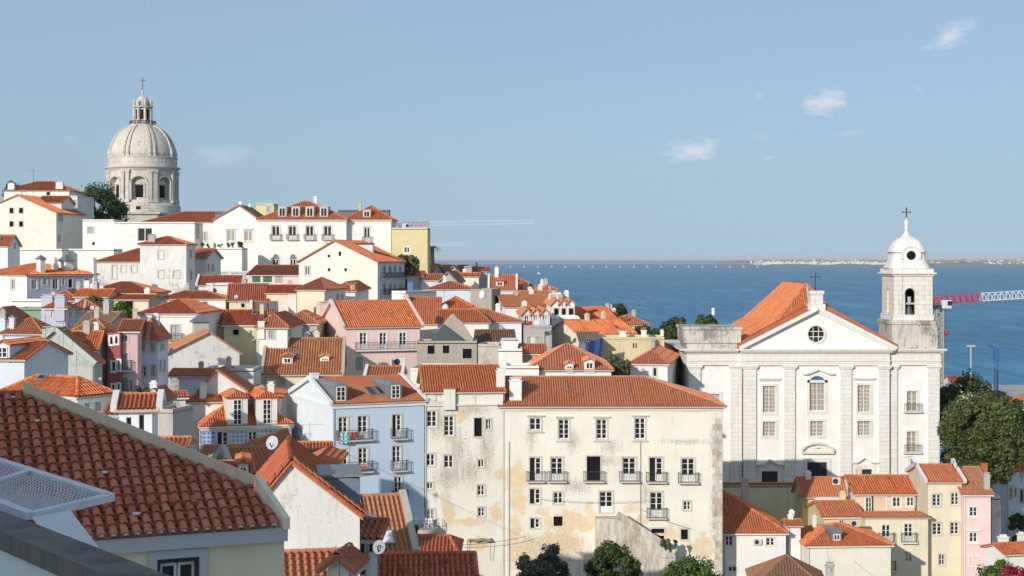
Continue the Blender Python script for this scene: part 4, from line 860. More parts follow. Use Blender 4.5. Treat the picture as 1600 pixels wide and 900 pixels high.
# lower left, beyond the near roof
H('hip_roof_villa', 'house with big orange ribbed hip roof and a shaded balcony side beyond the near roof', 8, 121, 620, 86, -38, 10, 690, 'hip', 589, 'white', 'o', xs=172, corn='paint', win=[('R', 132, 627, 140, 646, 'sn'), ('R', 148, 622, 158, 642, 'sn'), ('F', 104, 631, 110, 637, 'o')], sky=[(58, 588, 76, 597)])
H('blue_white_house', 'blue-white house with low orange roof and two tall dark windows', 186, 241, 640, 80, 10, 6, 720, 'gx', 617, 'bluewhite', 'o', win=[('F', 197, 652, 206, 676, 'cn'), ('F', 217, 648, 226, 678, 'cn')], par='white')
H('low_orange_roof', 'low orange roof between the balcony side and the blue-white house', 168, 200, 648, 83, 0, 7, 700, 'gx', 618, 'bluewhite', 'o')
H('green_gable_house', 'small pale green gable with red verge tiles below a round bush', 212, 242, 634, 112, 0, 7, 690, 'gy', 614, 'greygreen', 'r')
wallthing('mossy_wall', 'mossy cream wall with sloping top right of the blue-white house', 238, 270, 640, 108, -12, 4, 720, 'concrete')
H('street_house', 'narrow pale blue street front with shuttered windows left of the patterned-tile house', 255, 290, 622, 122, 18, 8, 730, 'gx', 612, 'iceblue', 'r', win=[('F', 260, 625, 263, 643, 's'), ('F', 266, 627, 269, 645, 's'), ('F', 273, 629, 276, 647, 's'), ('F', 273, 668, 276, 690, 's'), ('F', 280, 668, 283, 690, 's')])
H('small_tile_roof', 'small bright orange roof peeping over the near yellow coping', 238, 286, 701, 78, 4, 3.5, 740, 'gx', 686, 'white', 'o')
H('edge_dormer_house', 'pale lilac house with tiled dormers at the left picture edge', -24, 38, 562, 112, -10, 8, 640, 'gx', 533, 'iceblue', 'o', dorm=[(-8, 533, 16, 566, 'g', 'c', 'iceblue')])
H('sunlit_slope_house', 'tan house with steep orange verge before the patterned-tile house', 318, 398, 722, 92, -10, 7, 780, 'gy', 690, 'cream', 'o', rx=.95, chim=[(327, 709, 340, 724, 'cream', 'c')])
H('wall_top_roof', 'low strip of orange tiles on a cream wall in front of the patterned blue tiles', 318, 374, 711, 97, 0, 4, 760, 'gx', 697, 'cream', 'o', clutter=False)
H('patchwork_roof_house', 'orange roof with a slim white chimney beneath the big satellite dish', 372, 468, 742, 86, 22, 6, 800, 'gx', 700, 'ivory', 'o', chim=[(408, 706, 420, 742, 'ivory')], par='grey')
H('small_dormer_house', 'little white dormer house with orange roof left of the slim white chimney', 350, 388, 742, 82, 10, 5, 800, 'gx', 722, 'ivory', 'o', dorm=[(372, 721, 388, 743, 'g', 'b', 'ivory')])
H('roof_behind_dish', 'small orange roof with a white gutter right of the big satellite dish', 440, 512, 706, 100, 6, 5, 760, 'gx', 692, 'bluewhite', 'o')
H('brick_hip_roof', 'small dark orange pyramid roof beside the blue house foot', 470, 512, 738, 90, 0, 5, 790, 'hip', 710, 'ochre', 'r')

def white_gable_house():
    """the sunlit white gable below the blue house"""
    h = H('sunlit_gable_house', 'sunlit white house with a big blank flaking gable and flat red verge tiles', 385, 562, 812, 60, 9, 8, 960, 'gy', 722, 'dirty2', 'flatred', rx=.40, oh=.12)
    h.root.children  # parts below
    for a, b in ((0, 1),):
        p = Vector((h.w * .40, -.16, h.hr + .07)); q = Vector((h.w + .25, -.16, h.h + .03)); n = 12; d = (q - p) / n
        up = Vector((-(q - p).z, 0, (q - p).x)).normalized()
        for i in range(n):
            m = MB(); m.beam(p + d * (i + .02) + up * .1, p + d * (i + .97) + up * (.1 + .02), .52, .07, up=Vector((0, 1, 0)))
            m = MB(); c0 = p + d * (i + .02); c1 = p + d * (i + .98)
            m.hexa([c0 + Vector((0, -.1, 0)) + up * .10, c1 + Vector((0, -.1, 0)) + up * .07, c1 + Vector((0, .62, 0)) + up * .07, c0 + Vector((0, .62, 0)) + up * .10, c0 + Vector((0, -.1, 0)) + up * .17, c1 + Vector((0, -.1, 0)) + up * .13, c1 + Vector((0, .62, 0)) + up * .13, c0 + Vector((0, .62, 0)) + up * .17])
            m.build('verge_tile', 'flatred', h.root)
        p2 = Vector((-.2, -.16, h.h + .03)); dd = (p2 - p) / 7
        for i in range(7):
            m = MB(); u2 = Vector((dd.z, 0, -dd.x)).normalized(); u2 = u2 if u2.z > 0 else -u2; c0 = p + dd * (i + .02); c1 = p + dd * (i + .98)
            m.hexa([c + Vector((0, y, 0)) + u2 * z for z0, z1 in ((.10, .07), (.17, .13)) for c, y, z in ((c0, -.1, z0), (c1, -.1, z1), (c1, .62, z1), (c0, .62, z0))]); m.build('verge_tile', 'flatred', h.root)
    # zinc dormer on the right slope
    m = MB(); x0, x1 = h.w * .62, h.w * 1.02; z0 = h.h + .35
    m.prism([(x0, 1.2, h.hr - (x0 - h.w * .4) * (h.hr - h.h) / (h.w * .6) - .1), (x1, 1.2, h.h - .1), (x1, 1.2, h.h + 1.35), (x0 + .1, 1.2, h.h + 1.55)], (0, 3.0, 0)); m.build('zinc_dormer', 'zincblue', h.root)
    m = MB(); m.box(x0 - .1, x1 + .1, 1.05, 4.3, h.h + 1.45, h.h + 1.55); m.build('zinc_dormer_roof', 'zinc', h.root)
    return h
WG = white_gable_house()
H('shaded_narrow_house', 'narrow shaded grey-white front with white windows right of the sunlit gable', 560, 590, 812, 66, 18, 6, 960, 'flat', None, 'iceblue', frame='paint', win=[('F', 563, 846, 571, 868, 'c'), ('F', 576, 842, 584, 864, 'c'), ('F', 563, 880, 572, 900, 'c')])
a = H('awning_house', 'tiny red tiled awning roof projecting from the shaded narrow front', 556, 586, 842, 62, -6, 1.2, 850, 'sb', 815, 'iceblue', 'flatred', cat='awning', group=None, base_drop=.0, gro=False)
H('skylight_roof_house', 'steep orange roof with white skylight and a sloping grey coping', 580, 640, 868, 74, 14, 6, 930, 'gx', 775, 'iceblue', 'b', par='concrete', sky=[(590, 832, 616, 853, 'white_plastic')])
H('shaded_red_roof', 'red shaded tiled roof with ridge tiles below the white terrace chairs', 630, 712, 868, 92, 0, 6, 930, 'hipR', 838, 'iceblue', 'r', insetR=.8)
H('shaded_front_roof', 'dark red shaded roof across the bottom of the picture centre', 588, 738, 925, 68, 4, 8, 960, 'gx', 866, 'iceblue', 'r')
H('bottom_orange_roof', 'orange roof at the bottom edge below the sunlit white gable', 405, 535, 935, 50, 10, 8, 980, 'gx', 864, 'white', 'o')
H('chimney_block', 'small white chimney block with little tiled gable caps at the bottom edge', 512, 545, 892, 47, -8, 1.2, 940, 'gy', 868, 'white', 'flatred', cat='chimney', group=None, gro=False)

# lower right
YW = wallthing('yellow_yard_wall', 'pale yellow yard wall with tiled coping below the church doors', 1128, 1242, 757, 168, 0, 1.0, 830, 'paleyellow')
m_ = MB(); m_.box(-.1, YW.w + .1, -.25, .55, YW.h + .03, YW.h + .22); m_.build('tiled_coping', 'flatred', YW.root)
H('white_front_house', 'white house with big half-shaded red roof beside the long white building', 1130, 1228, 833, 140, 0, 13, 920, 'hipR', 766, 'white', 'o', insetR=6.0, win=[('F', 1133, 837, 1145, 853, 'c'), ('F', 1197, 840, 1210, 853, 'c'), ('F', 1138, 885, 1151, 894, 'c')], trim='ivory')
H('white_pillar_house', 'narrow plain white block with a tiled cap between two orange roofs', 1231, 1251, 821, 141, 0, 4, 920, 'gx', 815, 'white', 'o')
H('white_box_house', 'plain white box house with orange hip roof and one grey dormer', 1262, 1392, 853, 138, 3, 11, 920, 'hip', 818, 'ivory', 'o', inset=4.5, dorm=[(1300, 831, 1315, 846, 'b', 'c', 'zinc')])
H('yellow_two_roof_house', 'yellow house with two stepped orange roofs and three clerestory openings', 1254, 1324, 777, 156, 4, 9, 840, 'gx', 746, 'yellow', 'o', xs=1241, win=[('L', 1246, 774, 1250, 786, 'c')])
H('yellow_lower_house', 'lower yellow wing with its own orange roof under the clerestory openings', 1288, 1346, 808, 149, 3, 7, 850, 'gx', 783, 'yellow', 'o', win=[('F', 1312, 813, 1319, 818, 'c')])
H('clerestory_strip', 'strip of three dark openings in a cream wall between the stepped orange roofs', 1274, 1320, 779, 153.5, 3, 1, 800, 'flat', None, 'ivory', win=[('F', 1276, 780, 1287, 785, 'on'), ('F', 1290, 780, 1301, 785, 'on'), ('F', 1304, 780, 1315, 785, 'on')], gro=False)
H('terrace_house', 'cream house with white roof terrace, peach wall and wide orange roof', 1337, 1430, 772, 152, 0, 10, 920, 'gx', 743, 'peach', 'o', win=[('F', 1395, 777, 1407, 792, 'c'), ('F', 1417, 777, 1428, 791, 'c'), ('F', 1353, 777, 1362, 801, 'c'), ('F', 1364, 777, 1384, 801, 'b')], trim='paint', sidewall='white')
H('cream_lower_front', 'cream lower front with iron balconies and blue-tinted windows', 1352, 1450, 808, 147, 0, 4, 920, 'sb', 801, 'cream', 'o', win=[('F', 1378, 820, 1391, 846, 'fB'), ('F', 1413, 818, 1426, 846, 'fB'), ('F', 1414, 862, 1425, 878, 'c'), ('F', 1389, 864, 1393, 890, 'fB')], trim='ivory')
H('cream_tall_house', 'tall cream house with four square windows and small orange roof', 1450, 1503, 753, 148, 0, 10, 920, 'gx', 726, 'cream', 'o', par='white', win=[('F', 1457, 772, 1470, 791, 'c'), ('F', 1486, 770, 1498, 789, 'c'), ('F', 1457, 817, 1471, 836, 'c'), ('F', 1485, 816, 1498, 835, 'c'), ('F', 1467, 866, 1476, 883, 'c')])
H('salmon_house', 'narrow salmon pink house with three windows and a shaded orange roof', 1506, 1548, 773, 147, 0, 10, 920, 'gx', 730, 'pink', 'b', win=[('F', 1515, 792, 1527, 807, 'c'), ('F', 1515, 832, 1527, 847, 'cH'), ('F', 1515, 870, 1529, 884, 'b')], trim='paint', chim=[(1538, 742, 1547, 766, 'concrete'), (1534, 724, 1543, 732, 'terracotta')])
H('white_side_house', 'weathered blue-white blank wall right of the salmon house', 1550, 1563, 776, 150, 0, 8, 900, 'flat', None, 'oldwhite')
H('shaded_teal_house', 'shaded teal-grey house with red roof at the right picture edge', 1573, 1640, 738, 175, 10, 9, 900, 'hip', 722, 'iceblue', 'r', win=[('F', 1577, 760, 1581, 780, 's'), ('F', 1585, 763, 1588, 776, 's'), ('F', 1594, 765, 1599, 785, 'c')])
H('white_corner_house', 'low white wall house with a red tiled roof at the lower right corner', 1572, 1650, 866, 120, 14, 7, 920, 'gx', 848, 'white', 'r')
H('mossy_roof_house', 'old roof of blackened mossy tiles at the bottom edge under the white box house', 1178, 1292, 925, 112, -6, 8, 960, 'hip', 868, 'white', 'x', inset=4, chim=[(1291, 884, 1303, 905, 'concrete')])
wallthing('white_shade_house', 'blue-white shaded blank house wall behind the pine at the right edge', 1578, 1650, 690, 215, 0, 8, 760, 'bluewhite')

# ------------------------------------------------------------------ the church
def church():
    D = 196.0; S = D / F
    X = lambda px: (px - CX) * S
    Z = lambda py: CZ - (py - HY) * S
    zb = Z(770); root = thing('church', 'white baroque church with stone pilasters, triangular pediment and one bell tower', 'church', (X(1277), D, zb))
    x = lambda px: X(px) - X(1277)
    z = lambda py: Z(py) - zb
    GROUND.append((X(1277), D + 10, Z(757)))
    def b(name, mat, *bx, par=None):
        m = MB()
        for q in bx: m.box(*q)
        return m.build(name, mat, par or root)
    zc = z(575); ze = z(549)     # top of pilasters, underside of the crowning cornice
    # --- wall with openings; local y = 0 is the centre plane, wings stand 0.5 back
    def facade(name, xl, xr, y, zt, holes, z0=-4.0):
        m = MB(); us = sorted({xl, xr} | {h[0] for h in holes} | {h[1] for h in holes})
        for a, c in zip(us, us[1:]):
            v = z0
            for h in sorted((h for h in holes if h[0] <= a + 1e-6 and h[1] >= c - 1e-6), key=lambda h: h[2]):
                m.quad((a, y, v), (c, y, v), (c, y, h[2]), (a, y, h[2])); v = h[3]
            m.quad((a, y, v), (c, y, v), (c, y, zt), (a, y, zt))
        for a, c, e, f in holes:
            for p, q in (((a, e), (c, e)), ((c, e), (c, f)), ((c, f), (a, f)), ((a, f), (a, e))):
                m.quad((p[0], y, p[1]), (q[0], y, q[1]), (q[0], y + .35, q[1]), (p[0], y + .35, p[1]))
        return m.build(name, 'churchwhite', root)
    R = lambda a, t, c, bt: (x(a), x(c), z(bt), z(t))
    wins = {'centre': [R(1192, 603, 1212, 645), R(1192, 659, 1212, 682), R(1265, 588, 1289, 642), R(1266, 658, 1287, 682), R(1340, 602, 1360, 644), R(1340, 658, 1360, 681)],
            'left': [R(1111, 616, 1126, 650)], 'tower': [R(1419, 612, 1435, 643), R(1419, 675, 1434, 707)]}
    doors = [R(1190, 736, 1215, 757), R(1261, 722, 1292, 746), R(1338, 733, 1362, 754)]
    doors = [(a, c, -.6 if i != 1 else .2, f) for i, (a, c, e, f) in enumerate(doors)]
    facade('facade_wall', x(1161), x(1389), 0, ze, wins['centre'] + doors)
    facade('wing_wall', x(1077), x(1161), .55, ze, wins['left'])
    facade('tower_wall', x(1389), x(1470), .55, z(548), wins['tower'])
    b('side_wall', 'churchwhite', (x(1077), x(1077) + .3, .56, 24, -4, ze)); b('side_wall', 'churchwhite', (x(1470) - .3, x(1470), .56, 10, -4, z(548)))
    b('nave_wall', 'churchwhite', (x(1150), x(1400), 6, 34, -4, ze))
    def win(h, kind='k', y=0, bars=(2, 5), sur=.28, hood=None):
        a, c, e, f = h; fr = MB(); g = .09; Y0, Y1 = y + .18, y + .26
        fr.box(a, c, Y0, Y1, f - g, f); fr.box(a, c, Y0, Y1, e, e + g); fr.box(a, a + g, Y0, Y1, e + g, f - g); fr.box(c - g, c, Y0, Y1, e + g, f - g)
        nx, nz = bars
        for i in range(1, nx * 2): fr.box(a + (c - a) * i / (nx * 2) - (.055 if i == nx else .025), a + (c - a) * i / (nx * 2) + (.055 if i == nx else .025), Y0 - .003, Y1 + .003, e + g, f - g)
        for i in range(1, nz): fr.box(a + g, c - g, Y0 + .01, Y1 - .01, e + (f - e) * i / nz - .03, e + (f - e) * i / nz + .03)
        o = fr.build('window', 'paint', root); p = MB(); p.box(a, c, y + .28, y + .32, e, f); p.build('pane', 'curtain', o)
        s = MB(); t = sur
        s.box(a - t, a, y - .08, y + .05, e - t, f + t); s.box(c, c + t, y - .08, y + .05, e - t, f + t); s.box(a, c, y - .08, y + .05, f, f + t); s.box(a, c, y - .08, y + .05, e - t, e)
        if hood: s.box(a - t - .3, c + t + .3, y - .35, y, f + t + hood, f + t + hood + .18); s.box(a - t - .12, c + t + .12, y - .2, y, f + t + hood - .14, f + t + hood)
        s.build('surround', 'molding', o); return o
    for i, h in enumerate(wins['centre']):
        if i == 2:
            e = (h[0], h[1], h[2], z(598)); o = win(e, bars=(2, 5), sur=.34)
            # arched head with blue glass
            m = MB(); c = ((h[0] + h[1]) / 2, z(598)); r = (h[1] - h[0]) / 2; K = 12
            m.prism([(c[0] + r * math.cos(math.pi * k / K), .2, c[1] + .02 + r * .85 * math.sin(math.pi * k / K)) for k in range(K + 1)], (0, .08, 0)); m.build('arched_light', 'blueglass', root)
            m = MB()
            for k in range(K):
                a0, a1 = math.pi * k / K, math.pi * (k + 1) / K
                P1 = [(c[0] + rr * math.cos(q), -.08, c[1] + .02 + rr * .85 * math.sin(q)) for q, rr in ((a0, r), (a1, r), (a1, r * 3 if 0 else r + .34), (a0, r + .34))]
                m.prism(P1, (0, .14, 0))
            m.build('arch_moulding', 'molding', root)
            m = MB(); zz = z(584); m.beam((x(1254), -.2, zz), (x(1262), -.2, zz), .5, .2); m.beam((x(1295), -.2, zz), (x(1303), -.2, zz), .5, .2)
            m.beam((x(1261), -.2, zz), (x(1278), -.2, z(577)), .5, .2); m.beam((x(1278), -.2, z(577)), (x(1296), -.2, zz), .5, .2); m.build('window_pediment', 'molding', root)
        else: win(h, bars=(2, 7 if h[3] - h[2] > 2.6 else 4), hood=.55 if h[3] - h[2] > 2.6 else None)
    for h in wins['left']: win(h, y=.55)
    def rail(xa, xb, zz, y):
        m = MB(); n = 9
        for i in range(n + 1): q = xa + (xb - xa) * i / n; m.box(q - .02, q + .02, y - .5, y - .46, zz, zz + .95)
        m.box(xa - .03, xb + .03, y - .51, y - .45, zz + .95, zz + 1.0)
        sl = MB(); sl.box(xa - .1, xb + .1, y - .55, y, zz - .16, zz); o = sl.build('balcony', 'molding', root); m.build('railing', 'iron', o)
    for h in wins['tower']: win(h, y=.55, bars=(1, 4), sur=.2); rail(h[0] - .45, h[1] + .45, h[2], .55)
    for i, (a, c, e, f) in enumerate(doors):
        m = MB(); mid = (a + c) / 2; m.box(a, mid - .02, .2, .28, e, f); m.box(mid + .02, c, .2, .28, e, f)
        for k in range(4): zz = e + (f - e) * (k + .12) / 4; m.box(a + .15, mid - .15, .16, .2, zz, zz + (f - e) * .17); m.box(mid + .15, c - .15, .16, .2, zz, zz + (f - e) * .17)
        o = m.build('door', 'door', root); s = MB(); t = .5
        s.box(a - t, a, -.12, .05, e, f + t); s.box(c, c + t, -.12, .05, e, f + t); s.box(a, c, -.12, .05, f, f + t)
        if i == 1:
            K = 10; r = x(1303) - x(1278); cz = z(706); cx = x(1277)
            for k in range(K):
                q0, q1 = math.pi * (k / K), math.pi * ((k + 1) / K); s.beam((cx + r * math.cos(q0), -.25, cz + 1.15 * math.sin(q0)), (cx + r * math.cos(q1), -.25, cz + 1.15 * math.sin(q1)), .6, .22)
            s.box(cx - r, cx + r, -.5, 0, cz - .2, cz); s.prism([(cx + .92 * r * math.cos(math.pi * k / K), -.06, cz + 1.05 * math.sin(math.pi * k / K)) for k in range(K + 1)], (0, .05, 0)); s.lathe([(.32, 0), (.3, .05)], (cx, -.1, cz + .5), 12)
        else:
            zz = f + t + .35; s.beam((a - t - .35, -.2, zz), (a + .1, -.2, zz), .45, .16); s.beam((c - .1, -.2, zz), (c + t + .35, -.2, zz), .45, .16); s.beam((a + .05, -.2, zz), (mid, -.2, zz + .65), .45, .16); s.beam((mid, -.2, zz + .65), (c - .05, -.2, zz), .45, .16)
        s.build('surround', 'molding', o)
    # pilasters with capitals and pedestals
    for a, c, y in ((1077, 1095, .55), (1142, 1160, .55), (1161, 1181, 0), (1225, 1242, 0), (1313, 1330, 0), (1373, 1389, 0), (1391, 1403, .55), (1452, 1469, .55)):
        b('pilaster', 'churchstone', (x(a), x(c), y - .28, y + .02, 1.6, zc))
        b('capital', 'molding', (x(a) - .12, x(c) + .12, y - .40, y + .01, zc - .12, zc + .08), (x(a) - .25, x(c) + .25, y - .52, y + .008, zc + .08, zc + .34), (x(a) - .05, x(c) + .05, y - .33, y + .012, zc - .75, zc - .62))
        b('pedestal', 'churchstone', (x(a) - .3, x(c) + .3, y - .62, y + .015, -4, .9), (x(a) - .4, x(c) + .4, y - .72, y + .013, .9, 1.15), (x(a) - .15, x(c) + .15, y - .45, y + .011, 1.15, 1.62))
    # entablature
    b('entablature', 'churchstone', (x(1161) - .05, x(1389) + .05, -.33, .5, zc + .34, ze - .1), (x(1077) - .05, x(1161) - .06, .2, .5, zc + .34, ze - .1), (x(1389) + .06, x(1470) + .05, .2, .5, zc + .34, ze - .1), (x(1077) - .33, x(1077) - .04, .2, 22, zc + .34, ze - .1))
    b('cornice', 'molding', (x(1161) - .35, x(1389) + .35, -.75, .45, ze - .1, ze + .14), (x(1161) - .6, x(1389) + .6, -1.0, .44, ze + .14, ze + .34), (x(1077) - .7, x(1161) - .61, -.3, 22, ze - .1, ze + .12), (x(1077) - 1.2, x(1161) - .62, -.6, 22.1, ze + .12, ze + .32), (x(1389) + .61, x(1475), -.25, 9, ze - .1, ze + .12), (x(1389) + .62, x(1475) + .25, -.55, 9.1, ze + .12, ze + .32))
    b('architrave', 'molding', (x(1161) - .1, x(1389) + .1, -.45, -.34, zc + .86, zc + 1.02), (x(1077) - .1, x(1160), .08, .19, zc + .86, zc + 1.02), (x(1390), x(1470) + .1, .08, .19, zc + .86, zc + 1.02))
    # pediment with round window
    zl = ze + .34; ap = z(487); xl, xr = x(1163), x(1391); cx = x(1275); oc = z(522); ro = 1.02
    m = MB(); K = 40; out = []
    def edge(q):   # ray from oculus centre to the triangle
        dx, dz = math.cos(q), math.sin(q); best = 99
        for (p, r) in (((xl, zl), (xr, zl)), ((xr, zl), (x(1277), ap)), ((x(1277), ap), (xl, zl))):
            ex, ez = r[0] - p[0], r[1] - p[1]; den = dx * ez - dz * ex
            if abs(den) < 1e-9: continue
            t = ((p[0] - cx) * ez - (p[1] - oc) * ex) / den; u = ((p[0] - cx) * dz - (p[1] - oc) * dx) / den
            if t > 0 and -1e-6 <= u <= 1 + 1e-6: best = min(best, t)
        return (cx + dx * best, oc + dz * best)
    angs = sorted([2 * math.pi * k / K for k in range(K)] + [math.atan2(q[1] - oc, q[0] - cx) % (2 * math.pi) for q in ((xl, zl), (xr, zl), (x(1277), ap))])
    for k in range(len(angs)):
        q0, q1 = angs[k], angs[(k + 1) % len(angs)]
        e0, e1 = edge(q0), edge(q1)
        i0, i1 = (cx + ro * math.cos(q0), oc + ro * math.sin(q0)), (cx + ro * math.cos(q1), oc + ro * math.sin(q1))
        m.quad((i0[0], -.1, i0[1]), (e0[0], -.1, e0[1]), (e1[0], -.1, e1[1]), (i1[0], -.1, i1[1])); m.quad((i0[0], -.1, i0[1]), (i1[0], -.1, i1[1]), (i1[0], .3, i1[1]), (i0[0], .3, i0[1]))
    m.build('pediment', 'churchwhite', root)
    m = MB()
    for k in range(24):
        q0, q1 = 2 * math.pi * k / 24, 2 * math.pi * (k + 1) / 24; m.beam((cx + (ro + .13) * math.cos(q0), -.14, oc + (ro + .13) * math.sin(q0)), (cx + (ro + .13) * math.cos(q1), -.14, oc + (ro + .13) * math.sin(q1)), .2, .24, Vector((0, 1, 0)))
    oo = m.build('round_window', 'molding', root)
    m = MB(); m.prism([(cx + ro * math.cos(2 * math.pi * k / 20), .2, oc + ro * math.sin(2 * math.pi * k / 20)) for k in range(20)], (0, .05, 0)); m.build('pane', 'glass', oo)
    m = MB()
    for q in (-.34, .34): hh = math.sqrt(ro * ro - q * q); m.box(cx + q - .04, cx + q + .04, .08, .16, oc - hh, oc + hh); m.box(cx - hh, cx + hh, .085, .155, oc + q - .04, oc + q + .04)
    m.build('glazing_bars', 'paint', oo)
    m = MB()
    for p, q in (((x(1155), zl + .1), (x(1277), ap + .45)), ((x(1277), ap + .45), (x(1399), zl + .1))): m.beam((p[0], -.45, p[1]), (q[0], -.45, q[1]), 1.0, .38); m.beam((p[0], -.3, p[1] - .33), (q[0], -.3, q[1] - .33), .5, .28)
    m.build('raking_cornice', 'churchwhite', root)
    m = MB()   # red-painted slab behind the raking cornice
    for p, q in (((x(1152), zl + .1), (x(1277), ap + .95)), ((x(1277), ap + .95), (x(1403), zl + .1))): m.prism([(p[0], .06, p[1] - .2), (q[0], .06, q[1] - .5), (q[0], .06, q[1] + .45), (p[0], .06, p[1] + .55)], (0, 1.6, 0))
    m.build('pediment_roof', 'flatred', root)
    # block with cross on the gable
    o = b('gable_block', 'towerstone', (x(1266), x(1285), -.3, 1.2, ap + .3, z(459)), (x(1264), x(1287), -.45, 1.35, z(459), z(454)), (x(1262), x(1289), -.4, 1.3, ap + .2, ap + 1.0))
    m = MB(); m.beam((cx, .4, z(455)), (cx, .4, z(427)), .12, .12, Vector((0, 1, 0))); m.beam((cx - .55, .4, z(433)), (cx + .55, .4, z(433)), .11, .11)
    for q in ((cx - .55, z(433)), (cx + .55, z(433)), (cx, z(427))): m.lathe([(.02, -.12), (.12, 0), (.02, .12)], (q[0], .4, q[1]), 6)
    m.build('gable_cross', 'iron', root)
    # attic block over the left wing
    b('attic_block', 'agedstone', (x(1077) - .3, x(1156), .35, 8, ze + .32, z(536)), (x(1077) - .6, x(1158), .1, 8.3, z(536), z(515)), (x(1077) - .8, x(1159), -.1, 8.5, z(515), z(511)))
    # nave roof: hipped, with a kick at the eaves
    xl, xr, yf, yb = x(1158), x(1396), 1.7, 34; zz = ze + .1; zr = z(449) + .35; zm = zz + (zr - zz) * .36; k = .52; rx = x(1277)
    me = [(xl, yf, zz), (xr, yf, zz), (xr, yb, zz), (xl, yb, zz)]; r0, r1 = (rx, 7.5, zr), (rx, 24, zr)
    mi = [(xl + (rx - xl) * k, yf + 2.6, zm), (xr + (rx - xr) * k, yf + 2.6, zm), (xr + (rx - xr) * k, yb - 3, zm), (xl + (rx - xl) * k, yb - 3, zm)]
    tm = MB(); sl = MB()
    fc = [[me[0], me[1], mi[1], mi[0]], [me[1], me[2], mi[2], mi[1]], [me[3], me[0], mi[0], mi[3]], [mi[0], mi[1], r0], [mi[1], mi[2], r1, r0], [mi[3], mi[0], r0, r1]]
    for f in fc: sl.prism([Vector(p) - Vector((0, 0, .14)) for p in f], (0, 0, .12)); tile_plane(tm, f, 164)
    for p, q in ((me[0], mi[0]), (me[1], mi[1]), (mi[0], r0), (mi[1], r0), (r0, r1), (mi[2], r1)): cap(tm, p, q, .16)
    ro_ = sl.build('roof', 'mortar', root); tm.build('roof_tiles', 'q', ro_, 'stuff')
    # ---- bell tower
    tx0, tx1 = x(1399), x(1458); tw = tx1 - tx0; ty0 = .6; ty1 = ty0 + tw * 1.35; tcx = (tx0 + tx1) / 2; tcy = (ty0 + ty1) / 2
    b('tower_base', 'agedstone', (x(1395), x(1466), .3, ty1 + .3, ze + .32, z(505)), (x(1393), x(1468), .1, ty1 + .5, z(507), z(501)))
    b('tower_plinth', 'churchstone', (tx0 - .15, tx1 + .2, ty0 - .15, ty1 + .15, z(501), z(492)))
    zt0, zt1 = z(501), z(431); ax0, ax1 = x(1416), x(1432); az = z(459); ar = (ax1 - ax0) / 2; acx = (ax0 + ax1) / 2
    m = MB(); K = 10
    arc = [(acx - ar * math.cos(math.pi * k / K), az + ar * math.sin(math.pi * k / K)) for k in range(K + 1)]
    for y, s_ in ((ty0, .5), (ty1, -.5)):
        m.quad((tx0, y, zt0), (ax0, y, zt0), (ax0, y, zt1), (tx0, y, zt1)); m.quad((ax1, y, zt0), (tx1, y, zt0), (tx1, y, zt1), (ax1, y, zt1))
        for p, q in zip(arc, arc[1:]): m.quad((p[0], y, p[1]), (q[0], y, q[1]), (q[0], y, zt1), (p[0], y, zt1)); m.quad((p[0], y, p[1]), (q[0], y, q[1]), (q[0], y + s_, q[1]), (p[0], y + s_, p[1]))
        for q in (ax0, ax1): m.quad((q, y, zt0), (q, y, az), (q, y + s_, az), (q, y + s_, zt0))
    sy0, sy1 = tcy - ar, tcy + ar; arc2 = [(tcy - ar * math.cos(math.pi * k / K), az + ar * math.sin(math.pi * k / K)) for k in range(K + 1)]
    for xx, s_ in ((tx0, .5), (tx1, -.5)):
        m.quad((xx, ty0, zt0), (xx, sy0, zt0), (xx, sy0, zt1), (xx, ty0, zt1)); m.quad((xx, sy1, zt0), (xx, ty1, zt0), (xx, ty1, zt1), (xx, sy1, zt1))
        for p, q in zip(arc2, arc2[1:]): m.quad((xx, p[0], p[1]), (xx, q[0], q[1]), (xx, q[0], zt1), (xx, p[0], zt1)); m.quad((xx, p[0], p[1]), (xx, q[0], q[1]), (xx + s_, q[0], q[1]), (xx + s_, p[0], p[1]))
        for q in (sy0, sy1): m.quad((xx, q, zt0), (xx, q, az), (xx + s_, q, az), (xx + s_, q, zt0))
    m.quad((tx0, ty0, zt1), (tx1, ty0, zt1), (tx1, ty1, zt1), (tx0, ty1, zt1))
    m.build('belfry', 'towerstone', root)
    m = MB()   # dark boxes that paint in the shade inside the belfry
    i_ = .55; m.box(ax1 + .5, tx1 - i_, ty0 + i_, ty1 - i_, zt0, zt1 - .05); m.box(tx0 + i_, ax0 - .5 if ax0 - .5 > tx0 + i_ + .1 else tx0 + i_ + .1, ty0 + 1.6, ty1 - i_, zt0, zt1 - .05); m.build('belfry_shade', 'bark', root)
    for q0, q1 in ((tx0 - .06, tx0 + 1.0), (tx1 - 1.0, tx1 + .06)): b('corner_pilaster', 'towerstone', (q0, q1, ty0 - .12, ty0 + .02, z(492), zt1))
    m = MB()
    for p, q in zip(arc, arc[1:]): m.beam((acx + (p[0] - acx) * 1.25, ty0 - .06, az + (p[1] - az) * 1.25), (acx + (q[0] - acx) * 1.25, ty0 - .06, az + (q[1] - az) * 1.25), .14, .22, Vector((0, 1, 0)))
    m.box(acx - .15, acx + .15, ty0 - .18, ty0, az + ar * 1.1, az + ar * 1.9); m.build('arch_moulding', 'molding', root)
    b('sill_parapet', 'agedstone', (ax0 - .05, ax1 + .05, ty0 + .03, ty0 + .35, zt0, z(497)))
